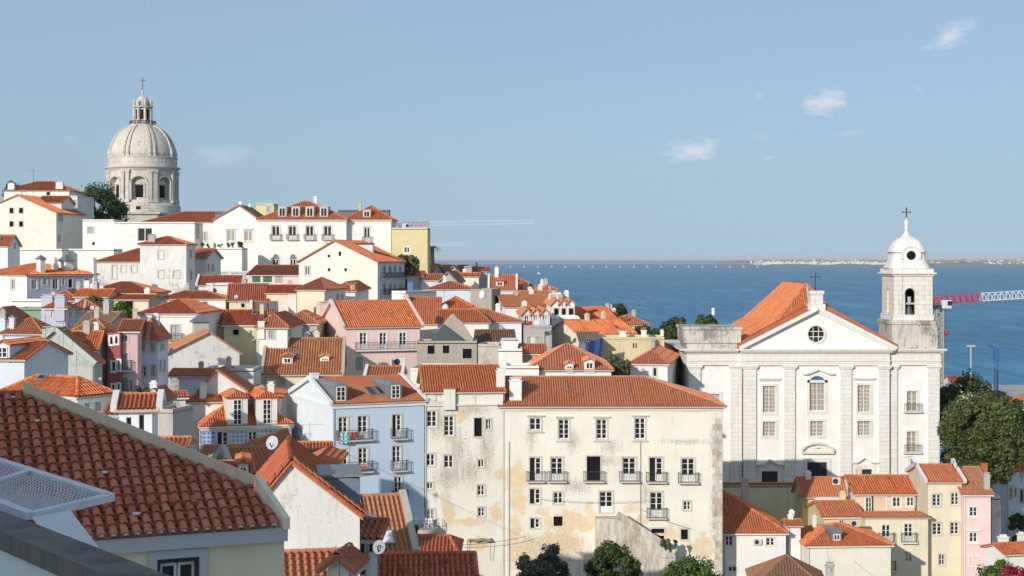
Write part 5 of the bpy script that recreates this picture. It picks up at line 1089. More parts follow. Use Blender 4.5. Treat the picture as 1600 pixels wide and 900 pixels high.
    # bells
    for bx_, by_, sc in ((acx, ty0 + .55, 1.0), (tx0 + .55, tcy, .85)):
        m = MB(); m.sm = True; zz = z(497) + .35; m.lathe([(.62 * sc, 0), (.55 * sc, .12), (.42 * sc, .45), (.34 * sc, .85), (.26 * sc, 1.1), (.08, 1.25), (.06, 1.35)], (bx_, by_, zz), 16); o = m.build('bell', 'bronze', root)
        m = MB(); m.box(bx_ - .75 * sc if by_ < tcy - 1 else bx_ - .1, bx_ + .75 * sc if by_ < tcy - 1 else bx_ + .1, by_ - .1 if by_ < tcy - 1 else by_ - .7, by_ + .1 if by_ < tcy - 1 else by_ + .7, zz + 1.35, zz + 1.6); m.box(bx_ - .2, bx_ + .2, by_ - .09, by_ + .09, zz + 1.6, zz + 2.35); m.build('bell_headstock', 'grey', o)
    b('tower_cornice', 'molding', (tx0 - .25, tx1 + .25, ty0 - .25, ty1 + .25, zt1, zt1 + .22), (tx0 - .5, tx1 + .5, ty0 - .5, ty1 + .5, zt1 + .22, zt1 + .42), (tx0 - .2, tx1 + .2, ty0 - .2, ty1 + .2, zt1 + .42, zt1 + .9))
    # domed cap: rounded square, concave foot
    hw = tw / 2 + .15; fy = (ty1 - ty0) / tw * .92
    m = MB(); m.sm = True; z0 = zt1 + .9
    def sq(g, pw=4.5): c, s_ = abs(math.cos(g)), abs(math.sin(g)); return (c ** pw + s_ ** pw) ** (-1 / pw)
    zt = z(368); Hh = zt - z0
    prof = [(hw * 1.07, 0), (hw * 1.05, .25), (hw * .98, .08 * Hh + .2), (hw * .91, .16 * Hh + .2), (hw * .87, .26 * Hh + .2), (hw * .85, .40 * Hh), (hw * .84, .50 * Hh), (hw * .91, .505 * Hh), (hw * .91, .545 * Hh), (hw * .84, .55 * Hh), (hw * .80, .66 * Hh), (hw * .70, .77 * Hh), (hw * .55, .87 * Hh), (hw * .35, .95 * Hh), (hw * .16, Hh), (.05, Hh + .02)]
    m.lathe(prof, (tcx, tcy, z0), 40, 0, sq)
    m.build('tower_dome', 'molding', root).data.materials[0] = M('churchdome')
    for yy, s_ in ((tcy - hw * .87, -1),):
        m = MB(); oz = z(399); rr = .62
        m.tube((tcx, yy + .6, oz), (tcx, yy - .12, oz), rr * 1.75, rr * 1.75, 20); m.build('dormer_ring', 'churchwhite', root)
        m = MB(); m.tube((tcx, yy + .2, oz), (tcx, yy - .16, oz), rr * .95, rr * .95, 16); m.build('round_opening', 'dark', root)
        m = MB()
        for k in range(12):
            q0, q1 = math.pi * (k / 12 * 1.25 - .125), math.pi * ((k + 1) / 12 * 1.25 - .125); m.beam((tcx + rr * 1.9 * math.cos(q0), yy - .1, oz + rr * 1.9 * math.sin(q0)), (tcx + rr * 1.9 * math.cos(q1), yy - .1, oz + rr * 1.9 * math.sin(q1)), .22, .26, Vector((0, 1, 0)))
        m.build('ring_moulding', 'molding', root)
    m = MB(); m.sm = True; m.lathe([(.8, 0), (.55, .3), (.28, .75), (.2, 1.1), (.33, 1.25), (.33, 1.35), (.2, 1.5), (.3, 1.75), (.36, 1.95), (.28, 2.2), (.1, 2.35), (.08, 2.6)], (tcx, tcy, zt - .25), 16); m.build('finial', 'molding', root)
    m = MB(); m.beam((tcx, tcy, z(347)), (tcx, tcy, z(324)), .13, .13, Vector((0, 1, 0))); m.beam((tcx - .5, tcy, z(330)), (tcx + .5, tcy, z(330)), .12, .12)
    for q in ((tcx - .5, z(330)), (tcx + .5, z(330)), (tcx, z(324))): m.lathe([(.02, -.12), (.13, 0), (.02, .12)], (q[0], tcy, q[1]), 6)
    m.build('tower_cross', 'iron', root)
church()

# ------------------------------------------------------------------ the domed church on the hill
def pantheon():
    D = 520.0; S = D / F; c = Vector(((223 - CX) * S, D, CZ - (334 - HY) * S))
    root = thing('domed_church', 'great pale stone dome on an arcaded drum with a columned lantern and cross', 'church', c)
    z = lambda py: (334 - py) * S
    r = lambda px: px * S
    GROUND.append((c.x, c.y, c.z - 6)); GROUND.append((c.x, c.y + 30, c.z - 8))
    A0 = math.radians(-83)      # direction of the bay that faces the viewer
    def m_(name, mat, f, sm=False, par=None):
        m = MB(); m.sm = sm; f(m); return m.build(name, mat, par or root)
    m_('plinth', 'domestone', lambda m: m.lathe([(r(58), -14), (r(58), z(322)), (r(56), z(320)), (r(55), z(318))], (0, 0, 0), 48))
    R = r(52.5); zs, zt = z(318), z(268)
    # drum wall with arched niches
    m = MB(); hw = math.radians(12.5); zi = z(314); zsp = z(287); ah = z(278) - zsp; ri = R * .86
    def pt(a, rad, zz): return (rad * math.cos(a), rad * math.sin(a), zz)
    for k in range(8):
        a = A0 + k * math.pi / 4; s0, s1 = a - math.pi / 8, a + math.pi / 8
        for p, q in ((s0, a - hw), (a + hw, s1)):
            n = 3
            for i in range(n): u0, u1 = p + (q - p) * i / n, p + (q - p) * (i + 1) / n; m.quad(pt(u0, R, zs), pt(u1, R, zs), pt(u1, R, zt), pt(u0, R, zt))
        n = 8
        for i in range(n):
            u0, u1 = a - hw + 2 * hw * i / n, a - hw + 2 * hw * (i + 1) / n
            f = lambda u: zsp + ah * math.sqrt(max(0, 1 - ((u - a) / hw) ** 2))
            m.quad(pt(u0, R, zs), pt(u1, R, zs), pt(u1, R, zi), pt(u0, R, zi)); m.quad(pt(u0, R, f(u0)), pt(u1, R, f(u1)), pt(u1, R, zt), pt(u0, R, zt))
            m.quad(pt(u0, R, f(u0)), pt(u1, R, f(u1)), pt(u1, ri, f(u1)), pt(u0, ri, f(u0))); m.quad(pt(u0, R, zi), pt(u1, R, zi), pt(u1, ri, zi), pt(u0, ri, zi)); m.quad(pt(u0, ri, zi), pt(u1, ri, zi), pt(u1, ri, zt), pt(u0, ri, zt))
        for u in (a - hw, a + hw): m.quad(pt(u, R, zi), pt(u, R, zsp), pt(u, ri, zsp), pt(u, ri, zi))
    m.build('drum', 'domestone', root)
    for k in range(8):
        a = A0 + k * math.pi / 4; T = Matrix.Rotation(a, 4, 'Z')
        if math.sin(a) > .35: continue
        fr = MB(); wv = r(7.2); z0, z1 = z(310), z(291)
        fr.box(ri - .2, ri + .25, -wv - .3, -wv + .2, z0 - .2, z1 + .3, T); fr.box(ri - .2, ri + .25, wv - .2, wv + .3, z0 - .2, z1 + .3, T); fr.box(ri - .2, ri + .4, -wv - .5, wv + .5, z1 + .3, z1 + .7, T)
        fr.prism([T @ Vector((ri + .05, -wv - .5, z1 + .7)), T @ Vector((ri + .05, wv + .5, z1 + .7)), T @ Vector((ri + .05, 0, z1 + 1.7))], T.to_3x3() @ Vector((.3, 0, 0)))
        o = fr.build('window', 'domestone', root); p = MB(); p.box(ri - .05, ri + .1, -wv * .78, wv * .78, z0, z1, T); p.build('pane', 'dark', o)
        mo = MB(); N = 10
        for i in range(N):
            q0, q1 = math.pi * i / N, math.pi * (i + 1) / N; f = lambda q: (R + .05, hw * R * 1.08 * math.cos(q), zsp + ah * 1.1 * math.sin(q))
            mo.beam(T @ Vector(f(q0)), T @ Vector(f(q1)), .4, .45, T.to_3x3() @ Vector((1, 0, 0)))
        for sgn in (-1, 1): mo.box(R - .2, R + .25, sgn * hw * R * 1.08 - .3, sgn * hw * R * 1.08 + .3, zi, zsp, T)
        mo.build('arch_moulding', 'domerib', root)
        if k in (0,): b = MB(); b.box(r(57.6), r(58.3), -.7, .7, z(329), z(324), T); b.build('plinth_opening', 'dark', root)
    for k in range(8):
        for da in (-.075, .075):
            a = A0 + (k + .5) * math.pi / 4 + da; T = Matrix.Rotation(a, 4, 'Z'); m = MB()
            m.box(R - .2, R + .75, -.62, .62, zs, zt - .9, T); m.box(R - .2, R + .95, -.8, .8, zt - .9, zt, T); m.box(R - .2, R + .95, -.8, .8, zs, zs + 1.1, T); m.build('pilaster', 'domestone', root)
    m_('drum_cornice', 'domerib', lambda m: m.lathe([(r(54), z(268)), (r(55), z(266)), (r(58), z(264)), (r(58.5), z(262)), (r(54), z(261.5))], (0, 0, 0), 48))
    m_('attic', 'domestone', lambda m: m.lathe([(r(53), z(262)), (r(53), z(249)), (r(54), z(248)), (r(54), z(246.5)), (r(50), z(246))], (0, 0, 0), 48))
    dome = [(r(51.5) * math.cos(q) ** .95, z(247) + (z(196) - z(247)) * math.sin(q)) for q in [math.radians(d_) for d_ in (0, 8, 16, 24, 32, 40, 48, 56, 63, 69)]]
    dome = [(rr, zz) for rr, zz in dome]
    sc = (z(197) - z(247)) / (dome[-1][1] - z(247)); dome = [(rr, z(247) + (zz - z(247)) * sc) for rr, zz in dome]
    m_('dome', 'domestone', lambda m: m.lathe(dome, (0, 0, 0), 64), True)
    for k in range(8):
        for da in (-.07, .07):
            a = A0 + (k + .5) * math.pi / 4 + da; m = MB()
            for (r0, z0), (r1, z1) in zip(dome, dome[1:]): m.beam(pt(a, r0 + .1, z0), pt(a, r1 + .1, z1), .85 * (.45 + .55 * r0 / dome[0][0]), .7, Vector((math.cos(a), math.sin(a), .3)))
            m.build('rib', 'domerib', root)
            T = Matrix.Rotation(a, 4, 'Z'); u = MB(); q = T @ Vector((r(52), 0, z(246.5))); u.lathe([(.55, 0), (.35, .5), (.62, 1.3), (.5, 1.8), (.2, 2.2), (.28, 2.6), (.04, 3.3)], q, 8); u.build('urn', 'domerib', root)
    m_('lantern_base', 'domerib', lambda m: m.lathe([(r(19), z(199)), (r(20.5), z(197)), (r(20.5), z(195)), (r(13), z(194.8))], (0, 0, 0), 32))
    m = MB()
    for k in range(40): a = 2 * math.pi * k / 40; m.tube(pt(a, r(20), z(195)), pt(a, r(20), z(190)), .12, .12, 4, False)
    for k in range(40): a, a1 = 2 * math.pi * k / 40, 2 * math.pi * (k + 1) / 40; m.beam(pt(a, r(20), z(190)), pt(a1, r(20), z(190)), .2, .25)
    m.build('balustrade', 'iron', root)
    m_('lantern', 'domestone', lambda m: m.lathe([(r(11), z(195)), (r(11), z(168))], (0, 0, 0), 16, A0))
    for k in range(8):
        a = A0 + k * math.pi / 4; T = Matrix.Rotation(a, 4, 'Z'); p = MB(); p.box(r(10.9), r(11.5), -r(2.1), r(2.1), z(187), z(172), T); p.build('lantern_opening', 'dark', root)
        a += math.pi / 8; T = Matrix.Rotation(a, 4, 'Z'); p = MB(); p.tube(T @ Vector((r(13.8), 0, z(194))), T @ Vector((r(13.8), 0, z(169))), .42, .36, 8); p.box(r(10.5), r(13), -.35, .35, z(194), z(169), T); p.build('lantern_column', 'domestone', root)
        p = MB(); p.lathe([(.45, 0), (.25, .5), (.4, 1.2), (.05, 2.3)], T @ Vector((r(14), 0, z(166))), 8); p.build('pinnacle', 'domerib', root)
    m_('lantern_cornice', 'domerib', lambda m: m.lathe([(r(13), z(169)), (r(15.8), z(168)), (r(15.8), z(166.5)), (r(11.5), z(166))], (0, 0, 0), 32))
    m_('cupola', 'domestone', lambda m: m.lathe([(r(11.3) * math.cos(math.radians(q)), z(166) + r(16.5) * math.sin(math.radians(q))) for q in (0, 15, 30, 45, 60, 75, 84)], (0, 0, 0), 24), True)
    m_('finial', 'domerib', lambda m: m.lathe([(r(2), z(150.5)), (r(1.1), z(148)), (r(2), z(145.5)), (r(2.2), z(143.5)), (r(.7), z(140.5)), (r(.5), z(138))], (0, 0, 0), 10), True)
    m = MB(); m.beam((0, 0, z(140)), (0, 0, z(121)), .32, .32, Vector((0, 1, 0))); m.beam((-r(4), 0, z(126)), (r(4), 0, z(126)), .3, .3); m.build('cross', 'bronze', root)
    # church body below the drum
    b = MB(); b.box(-16, 9, -17, 16, -22, -.6); b.box(-17, 10, -18, 17, -.6, 0); b.build('church_body', 'concrete', root)
pantheon()

# ------------------------------------------------------------------ near roof, grille and parapet
def near_house():
    th = math.radians(23); U = Vector((math.cos(th), math.sin(th), 0)); Vh = Vector((-math.sin(th), math.cos(th), 0))
    E = P(437, 822, 30.0); pitch = math.radians(28); N = (Vector((0, 0, 1)) * math.cos(pitch) - Vh * math.sin(pitch)); V = Vh * math.cos(pitch) + Vector((0, 0, 1)) * math.sin(pitch)
    base = E.z - 12
    root = thing('near_house', 'pale yellow house with a shaded canal-tile roof in the near left corner', 'house', (E.x, E.y, base), th, None)
    inv = Matrix.Translation(Vector((E.x, E.y, base))) @ Matrix.Rotation(th, 4, 'Z'); inv = inv.inverted()
    L = lambda p: inv @ Vector(p)
    def onroof(px, py):
        r = ray(px, py); t = (E - EYE).dot(N) / r.dot(N); q = EYE + r * t - E; return q.dot(U), q.dot(V)
    tl = onroof(10, 612); t1 = onroof(396, 765); t0 = onroof(36, 618)
    umin = -9.2; W = lambda u, v, n=0: L(E + U * u + V * v + N * n)
    vtop = t0[1]
    poly = [(umin, 0), (0, 0), (t1[0], t1[1]), (t0[0], t0[1]), (umin, vtop)]
    m = MB(); m.prism([W(u, v, -.03) for u, v in poly], L(E - Vector((0, 0, .14))) - L(E)); roof = m.build('roof', 'mortar', root)
    def vmax(u):
        if u > t1[0]: return t1[1] * (u - 0) / (t1[0]) if t1[0] else 0
        if u > t0[0]: return t1[1] + (t0[1] - t1[1]) * (u - t1[0]) / (t0[0] - t1[0])
        return vtop
    pit = .2185; row = .295; R = .083; K = 8
    def cover(m, u, v, ln, jit=0, r0=R, r1=R * .84, lift=.05):
        a = len(m.v)
        for vv, r, nn in ((v, r0, lift + .034), (v + ln, r1, lift)):
            for k in range(K + 1):
                g = math.pi * k / K; m.v.append(tuple(W(u + jit + r * math.cos(g), vv, nn - .012 + r * .92 * math.sin(g))))
        for k in range(K): m.f.append((a + k, a + k + 1, a + K + 2 + k, a + K + 1 + k)); m.t.append(t_)
        # lip at the lower end
        b = len(m.v)
        for rr in (r0, r0 * .83):
            for k in range(K + 1):
                g = math.pi * k / K; m.v.append(tuple(W(u + jit + rr * math.cos(g), v - .002, lift + .022 + rr * .92 * math.sin(g))))
        for k in range(K): m.f.append((b + k, b + k + 1, b + K + 2 + k, b + K + 1 + k)); m.t.append(t_ * .8)
    pans = MB(); pans.sm = True; todo = []
    n = int(-umin / pit)
    for i in range(n):
        u = -.12 - i * pit; vm = vmax(u); j = 0; col = RN.gauss(0, .08)
        while j * row < vm - .03:
            v = j * row - .04 + RN.uniform(-.018, .018) * (j > 0); ln = min(row + .06, vm - v)
            todo.append((-u + j * .02, u, v, ln, min(1, max(0, RN.gauss(.5, .2) + col + (.35 if j == 0 else 0))), RN.uniform(-.011, .011) if RN.random() > .04 else RN.uniform(-.03, .03))); j += 1
        up = u - pit / 2; vm = vmax(up); j = 0
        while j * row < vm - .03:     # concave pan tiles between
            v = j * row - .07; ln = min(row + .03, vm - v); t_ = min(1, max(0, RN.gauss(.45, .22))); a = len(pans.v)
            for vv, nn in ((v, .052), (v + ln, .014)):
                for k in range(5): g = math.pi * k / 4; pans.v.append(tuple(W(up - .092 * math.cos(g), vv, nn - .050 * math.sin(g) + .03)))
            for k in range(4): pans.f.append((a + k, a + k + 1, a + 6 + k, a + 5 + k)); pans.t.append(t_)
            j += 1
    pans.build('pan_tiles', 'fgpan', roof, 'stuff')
    def inview(t):
        q = root_w @ W(t[1], t[2], 0); px = CX + q.x / q.y * F; py = HY + (CZ - q.z) / q.y * F; return -10 < px < 470 and py < 850
    root_w = inv.inverted(); todo = [t for t in todo if inview(t)]
    todo.sort(key=lambda t: (root_w @ W(t[1], t[2], 0)).y)
    rest = MB(); rest.sm = True
    for idx, (_, u, v, ln, t_, ji) in enumerate(todo):
        if idx < 300:
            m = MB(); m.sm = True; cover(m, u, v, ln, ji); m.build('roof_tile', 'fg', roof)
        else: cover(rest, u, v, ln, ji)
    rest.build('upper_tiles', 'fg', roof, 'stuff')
    # white mortar plugs in the eave tiles
    for i in range(17):
        u = -.12 - i * pit; m = MB(); m.prism([W(u + .052 * math.cos(math.pi * k / 8), -.036, .05 + .066 * math.sin(math.pi * k / 8)) for k in range(9)], W(0, .05) - W(0, 0)); m.build('mortar_plug', 'white_plastic', roof)
    # hollow bricks bedded between the tiles above the eave
    for px, py in ((127, 803), (163, 797), (199, 793), (233, 792), (268, 790), (302, 790)):
        u, v = onroof(px, py); m = MB(); c = [W(u + a_, v + b2, n_) for n_ in (.03, .17) for a_, b2 in ((-.055, -.1), (.055, -.1), (.055, .1), (-.055, .1))]; m.hexa(c); m.build('vent_brick', 'terracotta', roof)
    # loose bits lying on the roof
    for px, py, sx, lb in ((57, 666, .05, 'pale litter scrap high up on the shaded near roof'), (212, 812, .07, 'white litter scrap just above the near eave'), (20, 629, .03, 'tiny pale litter scrap by the top of the near roof'), (163, 747, .05, 'pale litter scrap in the middle of the near roof')):
        u, v = onroof(px, py); m = MB(); q = W(u, v, .12); m.hexa([q + Vector((a * sx * (1.2 if c else .8), b_ * sx, c * .04)) for c in (0, 1) for a, b_ in ((-1, -.7), (1, -.6), (.8, .7), (-.9, .8))]); tag(m.build('paper_scrap', 'white_plastic', None), lb, 'litter', 'litter on the near roof').matrix_world = inv.inverted()
    # coping wall along the top edge
    m = MB(); wd = .17
    def cop(p, q, m):
        m.prism([W(p[0], p[1], -.4), W(q[0], q[1], -.4), W(q[0], q[1], .34), W(p[0], p[1], .34)], (Vector((0, 0, 0)) + (inv.to_3x3() @ Vh) * .26))
    cop(t0, t1, m); m.build('coping', 'fgcoping', root)
    m = MB(); p, q = W(t1[0], t1[1], .34), W(.06, -.02, .2); m.prism([p, q, q - Vector((0, 0, .22)), p - Vector((0, 0, .45))], (inv.to_3x3() @ U) * .12); m.build('verge_coping', 'fgcoping', root)
    m = MB(); m.prism([W(umin, vtop, -.3), W(t0[0], vtop, -.3), W(t0[0], vtop, .12), W(umin, vtop, .12)], inv.to_3x3() @ Vh * .3); m.build('ridge_board', 'flatred', root)
    # walls
    z0 = 12.0
    wx0, wx1 = onwall_u = None, None
    def wall_uv(px, py):
        r = ray(px, py); nn = -Vh; o = E + Vh * .12; t = (o - EYE).dot(nn) / r.dot(nn); q = EYE + r * t; return L(q).x, L(q).z
    a = wall_uv(245, 874); bq = wall_uv(311, 874); zt_ = a[1]; zs_ = zt_ - 1.35
    y = .12; m = MB(); hx0, hx1 = a[0], bq[0]; x1 = .12
    for (p, q, r, s_) in ((umin, hx0, 0, z0 - .3), (hx1, x1, 0, z0 - .3), (hx0, hx1, 0, zs_), (hx0, hx1, zt_, z0 - .3)): m.quad((p, y, r), (q, y, r), (q, y, s_), (p, y, s_))
    for p, q in (((hx0, zs_), (hx0, zt_)), ((hx1, zs_), (hx1, zt_)), ((hx0, zt_), (hx1, zt_)), ((hx0, zs_), (hx1, zs_))): m.quad((p[0], y, p[1]), (q[0], y, q[1]), (q[0], y + .2, q[1]), (p[0], y + .2, p[1]))
    rt = W(t1[0], t1[1]); m.quad((x1, y, 0), (x1, rt.y + .1, 0), (x1, rt.y + .1, rt.z), (x1, y, z0)); m.quad((x1, rt.y + .1, 0), W(t0[0], t0[1]) - Vector((0, 0, W(t0[0], t0[1]).z)), W(t0[0], t0[1]), rt)
    m.build('wall', 'fgyellow', root)
    m = MB(); m.box(umin, .16, -.02, y + .02, z0 - .30, z0 - .03); m.build('eave_band', 'fascia', root)
    m = MB(); e = .035
    fr = MB(); g = .05; mid = (hx0 + hx1) / 2
    for p, q in ((hx0 + .07, mid - .01), (mid + .01, hx1 - .07)):
        fr.box(p, q, y + .1, y + .16, zt_ - .16, zt_ - .09); fr.box(p, q, y + .1, y + .16, zs_, zs_ + .08); fr.box(p, p + g, y + .1, y + .16, zs_ + .08, zt_ - .16); fr.box(q - g, q, y + .1, y + .16, zs_ + .08, zt_ - .16)
    o = fr.build('window', 'grillwhite', root); p = MB(); p.box(hx0, hx1, y + .17, y + .19, zs_, zt_); p.build('pane', 'glass', o)
    s_ = MB(); t = .17; s_.box(hx0 - t, hx0, y - .05, y + .03, zs_ - t, zt_ + t); s_.box(hx1, hx1 + t, y - .05, y + .03, zs_ - t, zt_ + t); s_.box(hx0, hx1, y - .05, y + .03, zt_, zt_ + t); s_.build('surround', 'fascia', o)
    d_ = MB(); d_.box(hx0, hx0 + .07, y + .02, y + .17, zs_, zt_); d_.box(hx1 - .07, hx1, y + .02, y + .17, zs_, zt_); d_.box(hx0 + .07, hx1 - .07, y + .02, y + .17, zt_ - .09, zt_); d_.build('window_casing', 'dkframe', o)
near_house()

def grille():
    z = CZ - (777 - HY) * 9.0 / F
    G = lambda px, py: (lambda t: Vector((ray(px, py).x * t, t, z)))((z - CZ) / ray(px, py).z)
    A, B, C, Dd = G(-60, 703), G(172, 777), G(48, 806), G(-60, 780)
    root = thing('metal_grille', 'white metal frame with wire mesh jutting out in the near left corner', 'grille', Vector((B.x, B.y, z)))
    o = -Vector((B.x, B.y, z)); 
    m = MB(); m.beam(A + o, B + o, .06, .042); m.beam(B + o, C + o, .06, .042); m.beam(C + o, G(-70, 760) + o, .06, .04); c1, c2 = G(47, 750), G(-60, 772); m.beam(G(48, 738) + o, c2 + o, .05, .045); m.build('frame', 'grillwhite', root)
    w = MB(); n = 46
    for i in range(n + 1):
        t = i / n; p, q = A.lerp(B, t), G(-70, 770).lerp(C, t); w.beam(p + o, q + o, .006, .006)
    for i in range(15):
        t = (i + .5) / 15; p, q = A.lerp(G(-70, 770), t), B.lerp(C, t); w.beam(p + o, q + o, .006, .006)
    w.build('wire_mesh', 'wire', root, 'stuff')
    # side plate that carries the frame
    zz = .34; m = MB(); p = G(50, 808); q = G(110, 797); m.prism([p + o, q + o, G(150, 850) + o + Vector((0, .3, -.16)), G(95, 870) + o + Vector((0, .3, -.2))], (0, .03, -.02)); m.build('side_plate', 'grillwhite', root)
grille()
def parapet():
    z = CZ - (797 - HY) * 8.0 / F
    G = lambda px, py: (lambda t: Vector((ray(px, py).x * t, t, z)))((z - CZ) / ray(px, py).z)
    a, b = G(0, 797), G(262, 898); c = G(0, 830); d = (b - a).normalized(); nrm = Vector((d.y, -d.x, 0));  wd = abs((c - a).dot(nrm))
    if nrm.y > 0: nrm = -nrm
    a2 = a - d * 3; b2 = b + d * 3
    root = thing('parapet', 'terrace parapet wall with dark weathered stone coping in the bottom left corner', 'wall', Vector((a.x, a.y, z - 1.1)))
    o = -Vector((a.x, a.y, z - 1.1))
    m = MB(); m.prism([a2 + o, b2 + o, b2 + nrm * wd + o, a2 + nrm * wd + o], (0, 0, -.09)); m.build('coping', 'coping', root)
    m = MB(); m.prism([a2 + nrm * .03 + o - Vector((0, 0, .093)), b2 + nrm * .03 + o - Vector((0, 0, .093)), b2 + nrm * (wd - .03) + o - Vector((0, 0, .093)), a2 + nrm * (wd - .03) + o - Vector((0, 0, .093))], (0, 0, -6)); m.build('wall', 'parapet', root)
parapet()
# unseen house added behind the viewer's left shoulder to shade the near roof
def shade_house():
    root = thing('added_shade_house', 'unseen cream house added left of and behind the viewer for its shade', 'house', (-36.6, -32.9, 30), math.radians(-31))
    m = MB(); m.box(-16.5, 16.5, -14, 0, 0, 46); m.build('wall', 'cream', root); m = MB(); c = [(-17, -14.5, 46), (17, -14.5, 46), (17, .5, 46), (-17, .5, 46)]; r0, r1 = (-10, -7, 49), (10, -7, 49)
    for f in ([c[0], c[1], r1, r0], [c[1], c[2], r1], [c[2], c[3], r0, r1], [c[3], c[0], r0]): m.prism(f, (0, 0, .15))
    m.build('roof', 'o', root)
shade_house()

# ------------------------------------------------------------------ trees
def tree(name, label, px, yt, yb, d, wpx, mat, n=5000, leaf=.34, lobes=26, group=None, trunk=True, squash=1.0, seed=1, cat='tree', depth=None, lr=(.22, .40)):
    d = DM(d); R_ = random.Random(seed * 77 + 5); S = d / F; top = P(px, yt, d); hgt = (yb - yt) * S; w = wpx * S / 2; dp = depth or w
    root = thing(name, label, cat, Vector((top.x, d, top.z - hgt - 1.5)), 0, group); th = hgt + 1.5
    GROUND.append((top.x, d, top.z - hgt - .5))
    cz = th - hgt * .5; L = []
    for i in range(lobes):
        while True:
            p = Vector((R_.uniform(-1, 1), R_.uniform(-1, 1), R_.uniform(-1, 1)))
            if .25 < p.length < 1: break
        p = p.normalized() * (p.length ** .5) * (1.05 - (lr[0] + lr[1]) / 2)
        if p.z < -.3: p.x *= .85; p.y *= .85
        L.append((Vector((p.x * w, p.y * dp, cz + p.z * hgt * .5 * squash)), R_.uniform(*lr) * min(w, hgt * .55), R_.uniform(-.16, .16)))
    m = MB()
    for i in range(n):
        c, r, tv = L[R_.randrange(len(L))]
        g = Vector((R_.gauss(0, 1), R_.gauss(0, 1), R_.gauss(0, 1))).normalized(); q = c + g * r * R_.uniform(.55, 1.1) * (1 if R_.random() < .85 else 1.2)
        nn = (g + Vector((R_.uniform(-.8, .8), R_.uniform(-.8, .8), R_.uniform(-.4, 1)))).normalized(); a = nn.orthogonal().normalized(); a.rotate(Matrix.Rotation(R_.uniform(0, 6.28), 3, nn)); b = nn.cross(a); s = leaf * R_.uniform(.6, 1.35)
        m.quad(q + a * s, q + b * s * .45 + a * s * .1, q - a * s * .9, q - b * s * .5, t=min(1, max(0, R_.gauss(.5, .2) + tv)))
    m.build('crown', mat, root)
    t = MB(); tr = max(.12, w * .07); t.tube((0, 0, -8 if cat != 'plant' else th - hgt), (w * .04, 0, cz), tr * 1.4, tr * .7, 8)
    for c, r, _ in L[:9]: t.tube((w * .03, 0, cz * .65 + R_.uniform(-.2, .4) * hgt * .2), c, tr * .5, tr * .14, 5)
    t.build('trunk', 'bark', root)
tree('broadleaf_tree', 'dense dark green tree left of the great dome', 150, 282, 378, 372, 100, 'dkleaf', 14000, .36, 60, seed=1, lr=(.15, .30))
tree('broadleaf_tree', 'dark tree crown peeping over the aged hilltop house', 30, 281, 320, 385, 62, 'dkleaf', 2500, .5, 14, seed=2)
tree('grey_green_tree', 'grey-green rounded tree in front of the tall yellow house', 634, 393, 434, 272, 46, 'olive', 4200, .36, 22, seed=3)
tree('leafy_tree', 'bright green leafy tree among the roofs, nearer the lilac chimneys', 146, 459, 496, 174, 46, 'lime', 3000, .26, 18, seed=4)
tree('leafy_tree', 'bright green leafy tree right of the grey rendered gable', 193, 470, 512, 168, 38, 'lime', 3200, .24, 18, seed=5)
tree('round_bush', 'dark round bush growing between the pink house fronts and the blue-white house', 221, 599, 636, 115, 32, 'dkleaf', 2500, .16, 14, seed=6)
tree('river_tree', 'slender green tree above the orange roofs by the river', 968, 474, 512, 262, 34, 'oak', 2600, .36, 16, seed=7)
tree('river_tree', 'rounded green tree nearest the church on the river side', 1055, 496, 540, 225, 48, 'oak', 4200, .34, 22, seed=8)
tree('river_tree', 'small green tree behind the church attic block, by the white mast', 1102, 489, 530, 235, 38, 'oak', 3000, .34, 16, seed=9)
tree('hedge_tree', 'low green tree mass behind the long ochre wall chimneys', 1012, 508, 545, 215, 58, 'oak', 3000, .34, 18, seed=10)
tree('olive_tree', 'grey-green olive tree in front of the long ochre wall', 962, 551, 605, 165, 56, 'olive', 4200, .26, 24, seed=11)
tree('pine_tree', 'large sunlit yellow-green pine right of the bell tower', 1530, 608, 775, 162, 146, 'pine', 30000, .21, 130, seed=12, lr=(.11, .22))
tree('pine_tree', 'dark green trees behind the sunlit pine', 1516, 578, 750, 196, 146, 'dkleaf', 20000, .28, 90, seed=13, lr=(.14, .26))
tree('pine_tree', 'dark shaded tree at the right edge behind the sunlit pine', 1578, 604, 760, 205, 92, 'dkleaf', 12000, .28, 60, seed=14, lr=(.15, .28))
tree('garden_tree', 'dark grey-green tree at the bottom edge left of centre of the long white building', 850, 844, 965, 112, 92, 'olive', 14000, .145, 80, seed=15, lr=(.13, .26))
tree('garden_tree', 'dark green tree at the bottom edge below the outside stair', 958, 846, 960, 112, 92, 'oak', 14000, .145, 80, seed=16, lr=(.13, .26))
tree('garden_tree', 'bright yellow-green tree at the bottom edge beside the corner stones', 1083, 869, 965, 112, 108, 'lime', 13000, .145, 80, seed=17, lr=(.13, .26))
tree('bougainvillea', 'bushy green and red flowering bougainvillea in the lower right corner', 1560, 872, 960, 108, 76, 'lime', 4200, .17, 26, seed=18, cat='shrub')
tree('bougainvillea', 'crimson bougainvillea blossom clump at the right corner edge', 1584, 876, 950, 104, 58, 'flowers', 2600, .13, 18, seed=19, cat='shrub')
tree('ivy_shrub', 'green climbing shrub on the shaded teal-grey house', 1590, 795, 870, 172, 34, 'oak', 3200, .24, 16, seed=20, cat='shrub')
tree('terrace_shrub', 'small tree in a pot at the end of the white terrace block', 376, 372, 392, 280, 11, 'oak', 700, .22, 7, seed=22, cat='shrub')
tree('potted_plant', 'spiky potted plant at the foot of the outside stair', 1040, 841, 857, 131, 15, 'olive', 500, .22, 6, seed=40, cat='plant')
tree('potted_plant', 'small potted plant on the corner of the outside stair wall', 1055, 842, 852, 131, 7, 'oak', 200, .14, 4, seed=41, cat='plant')
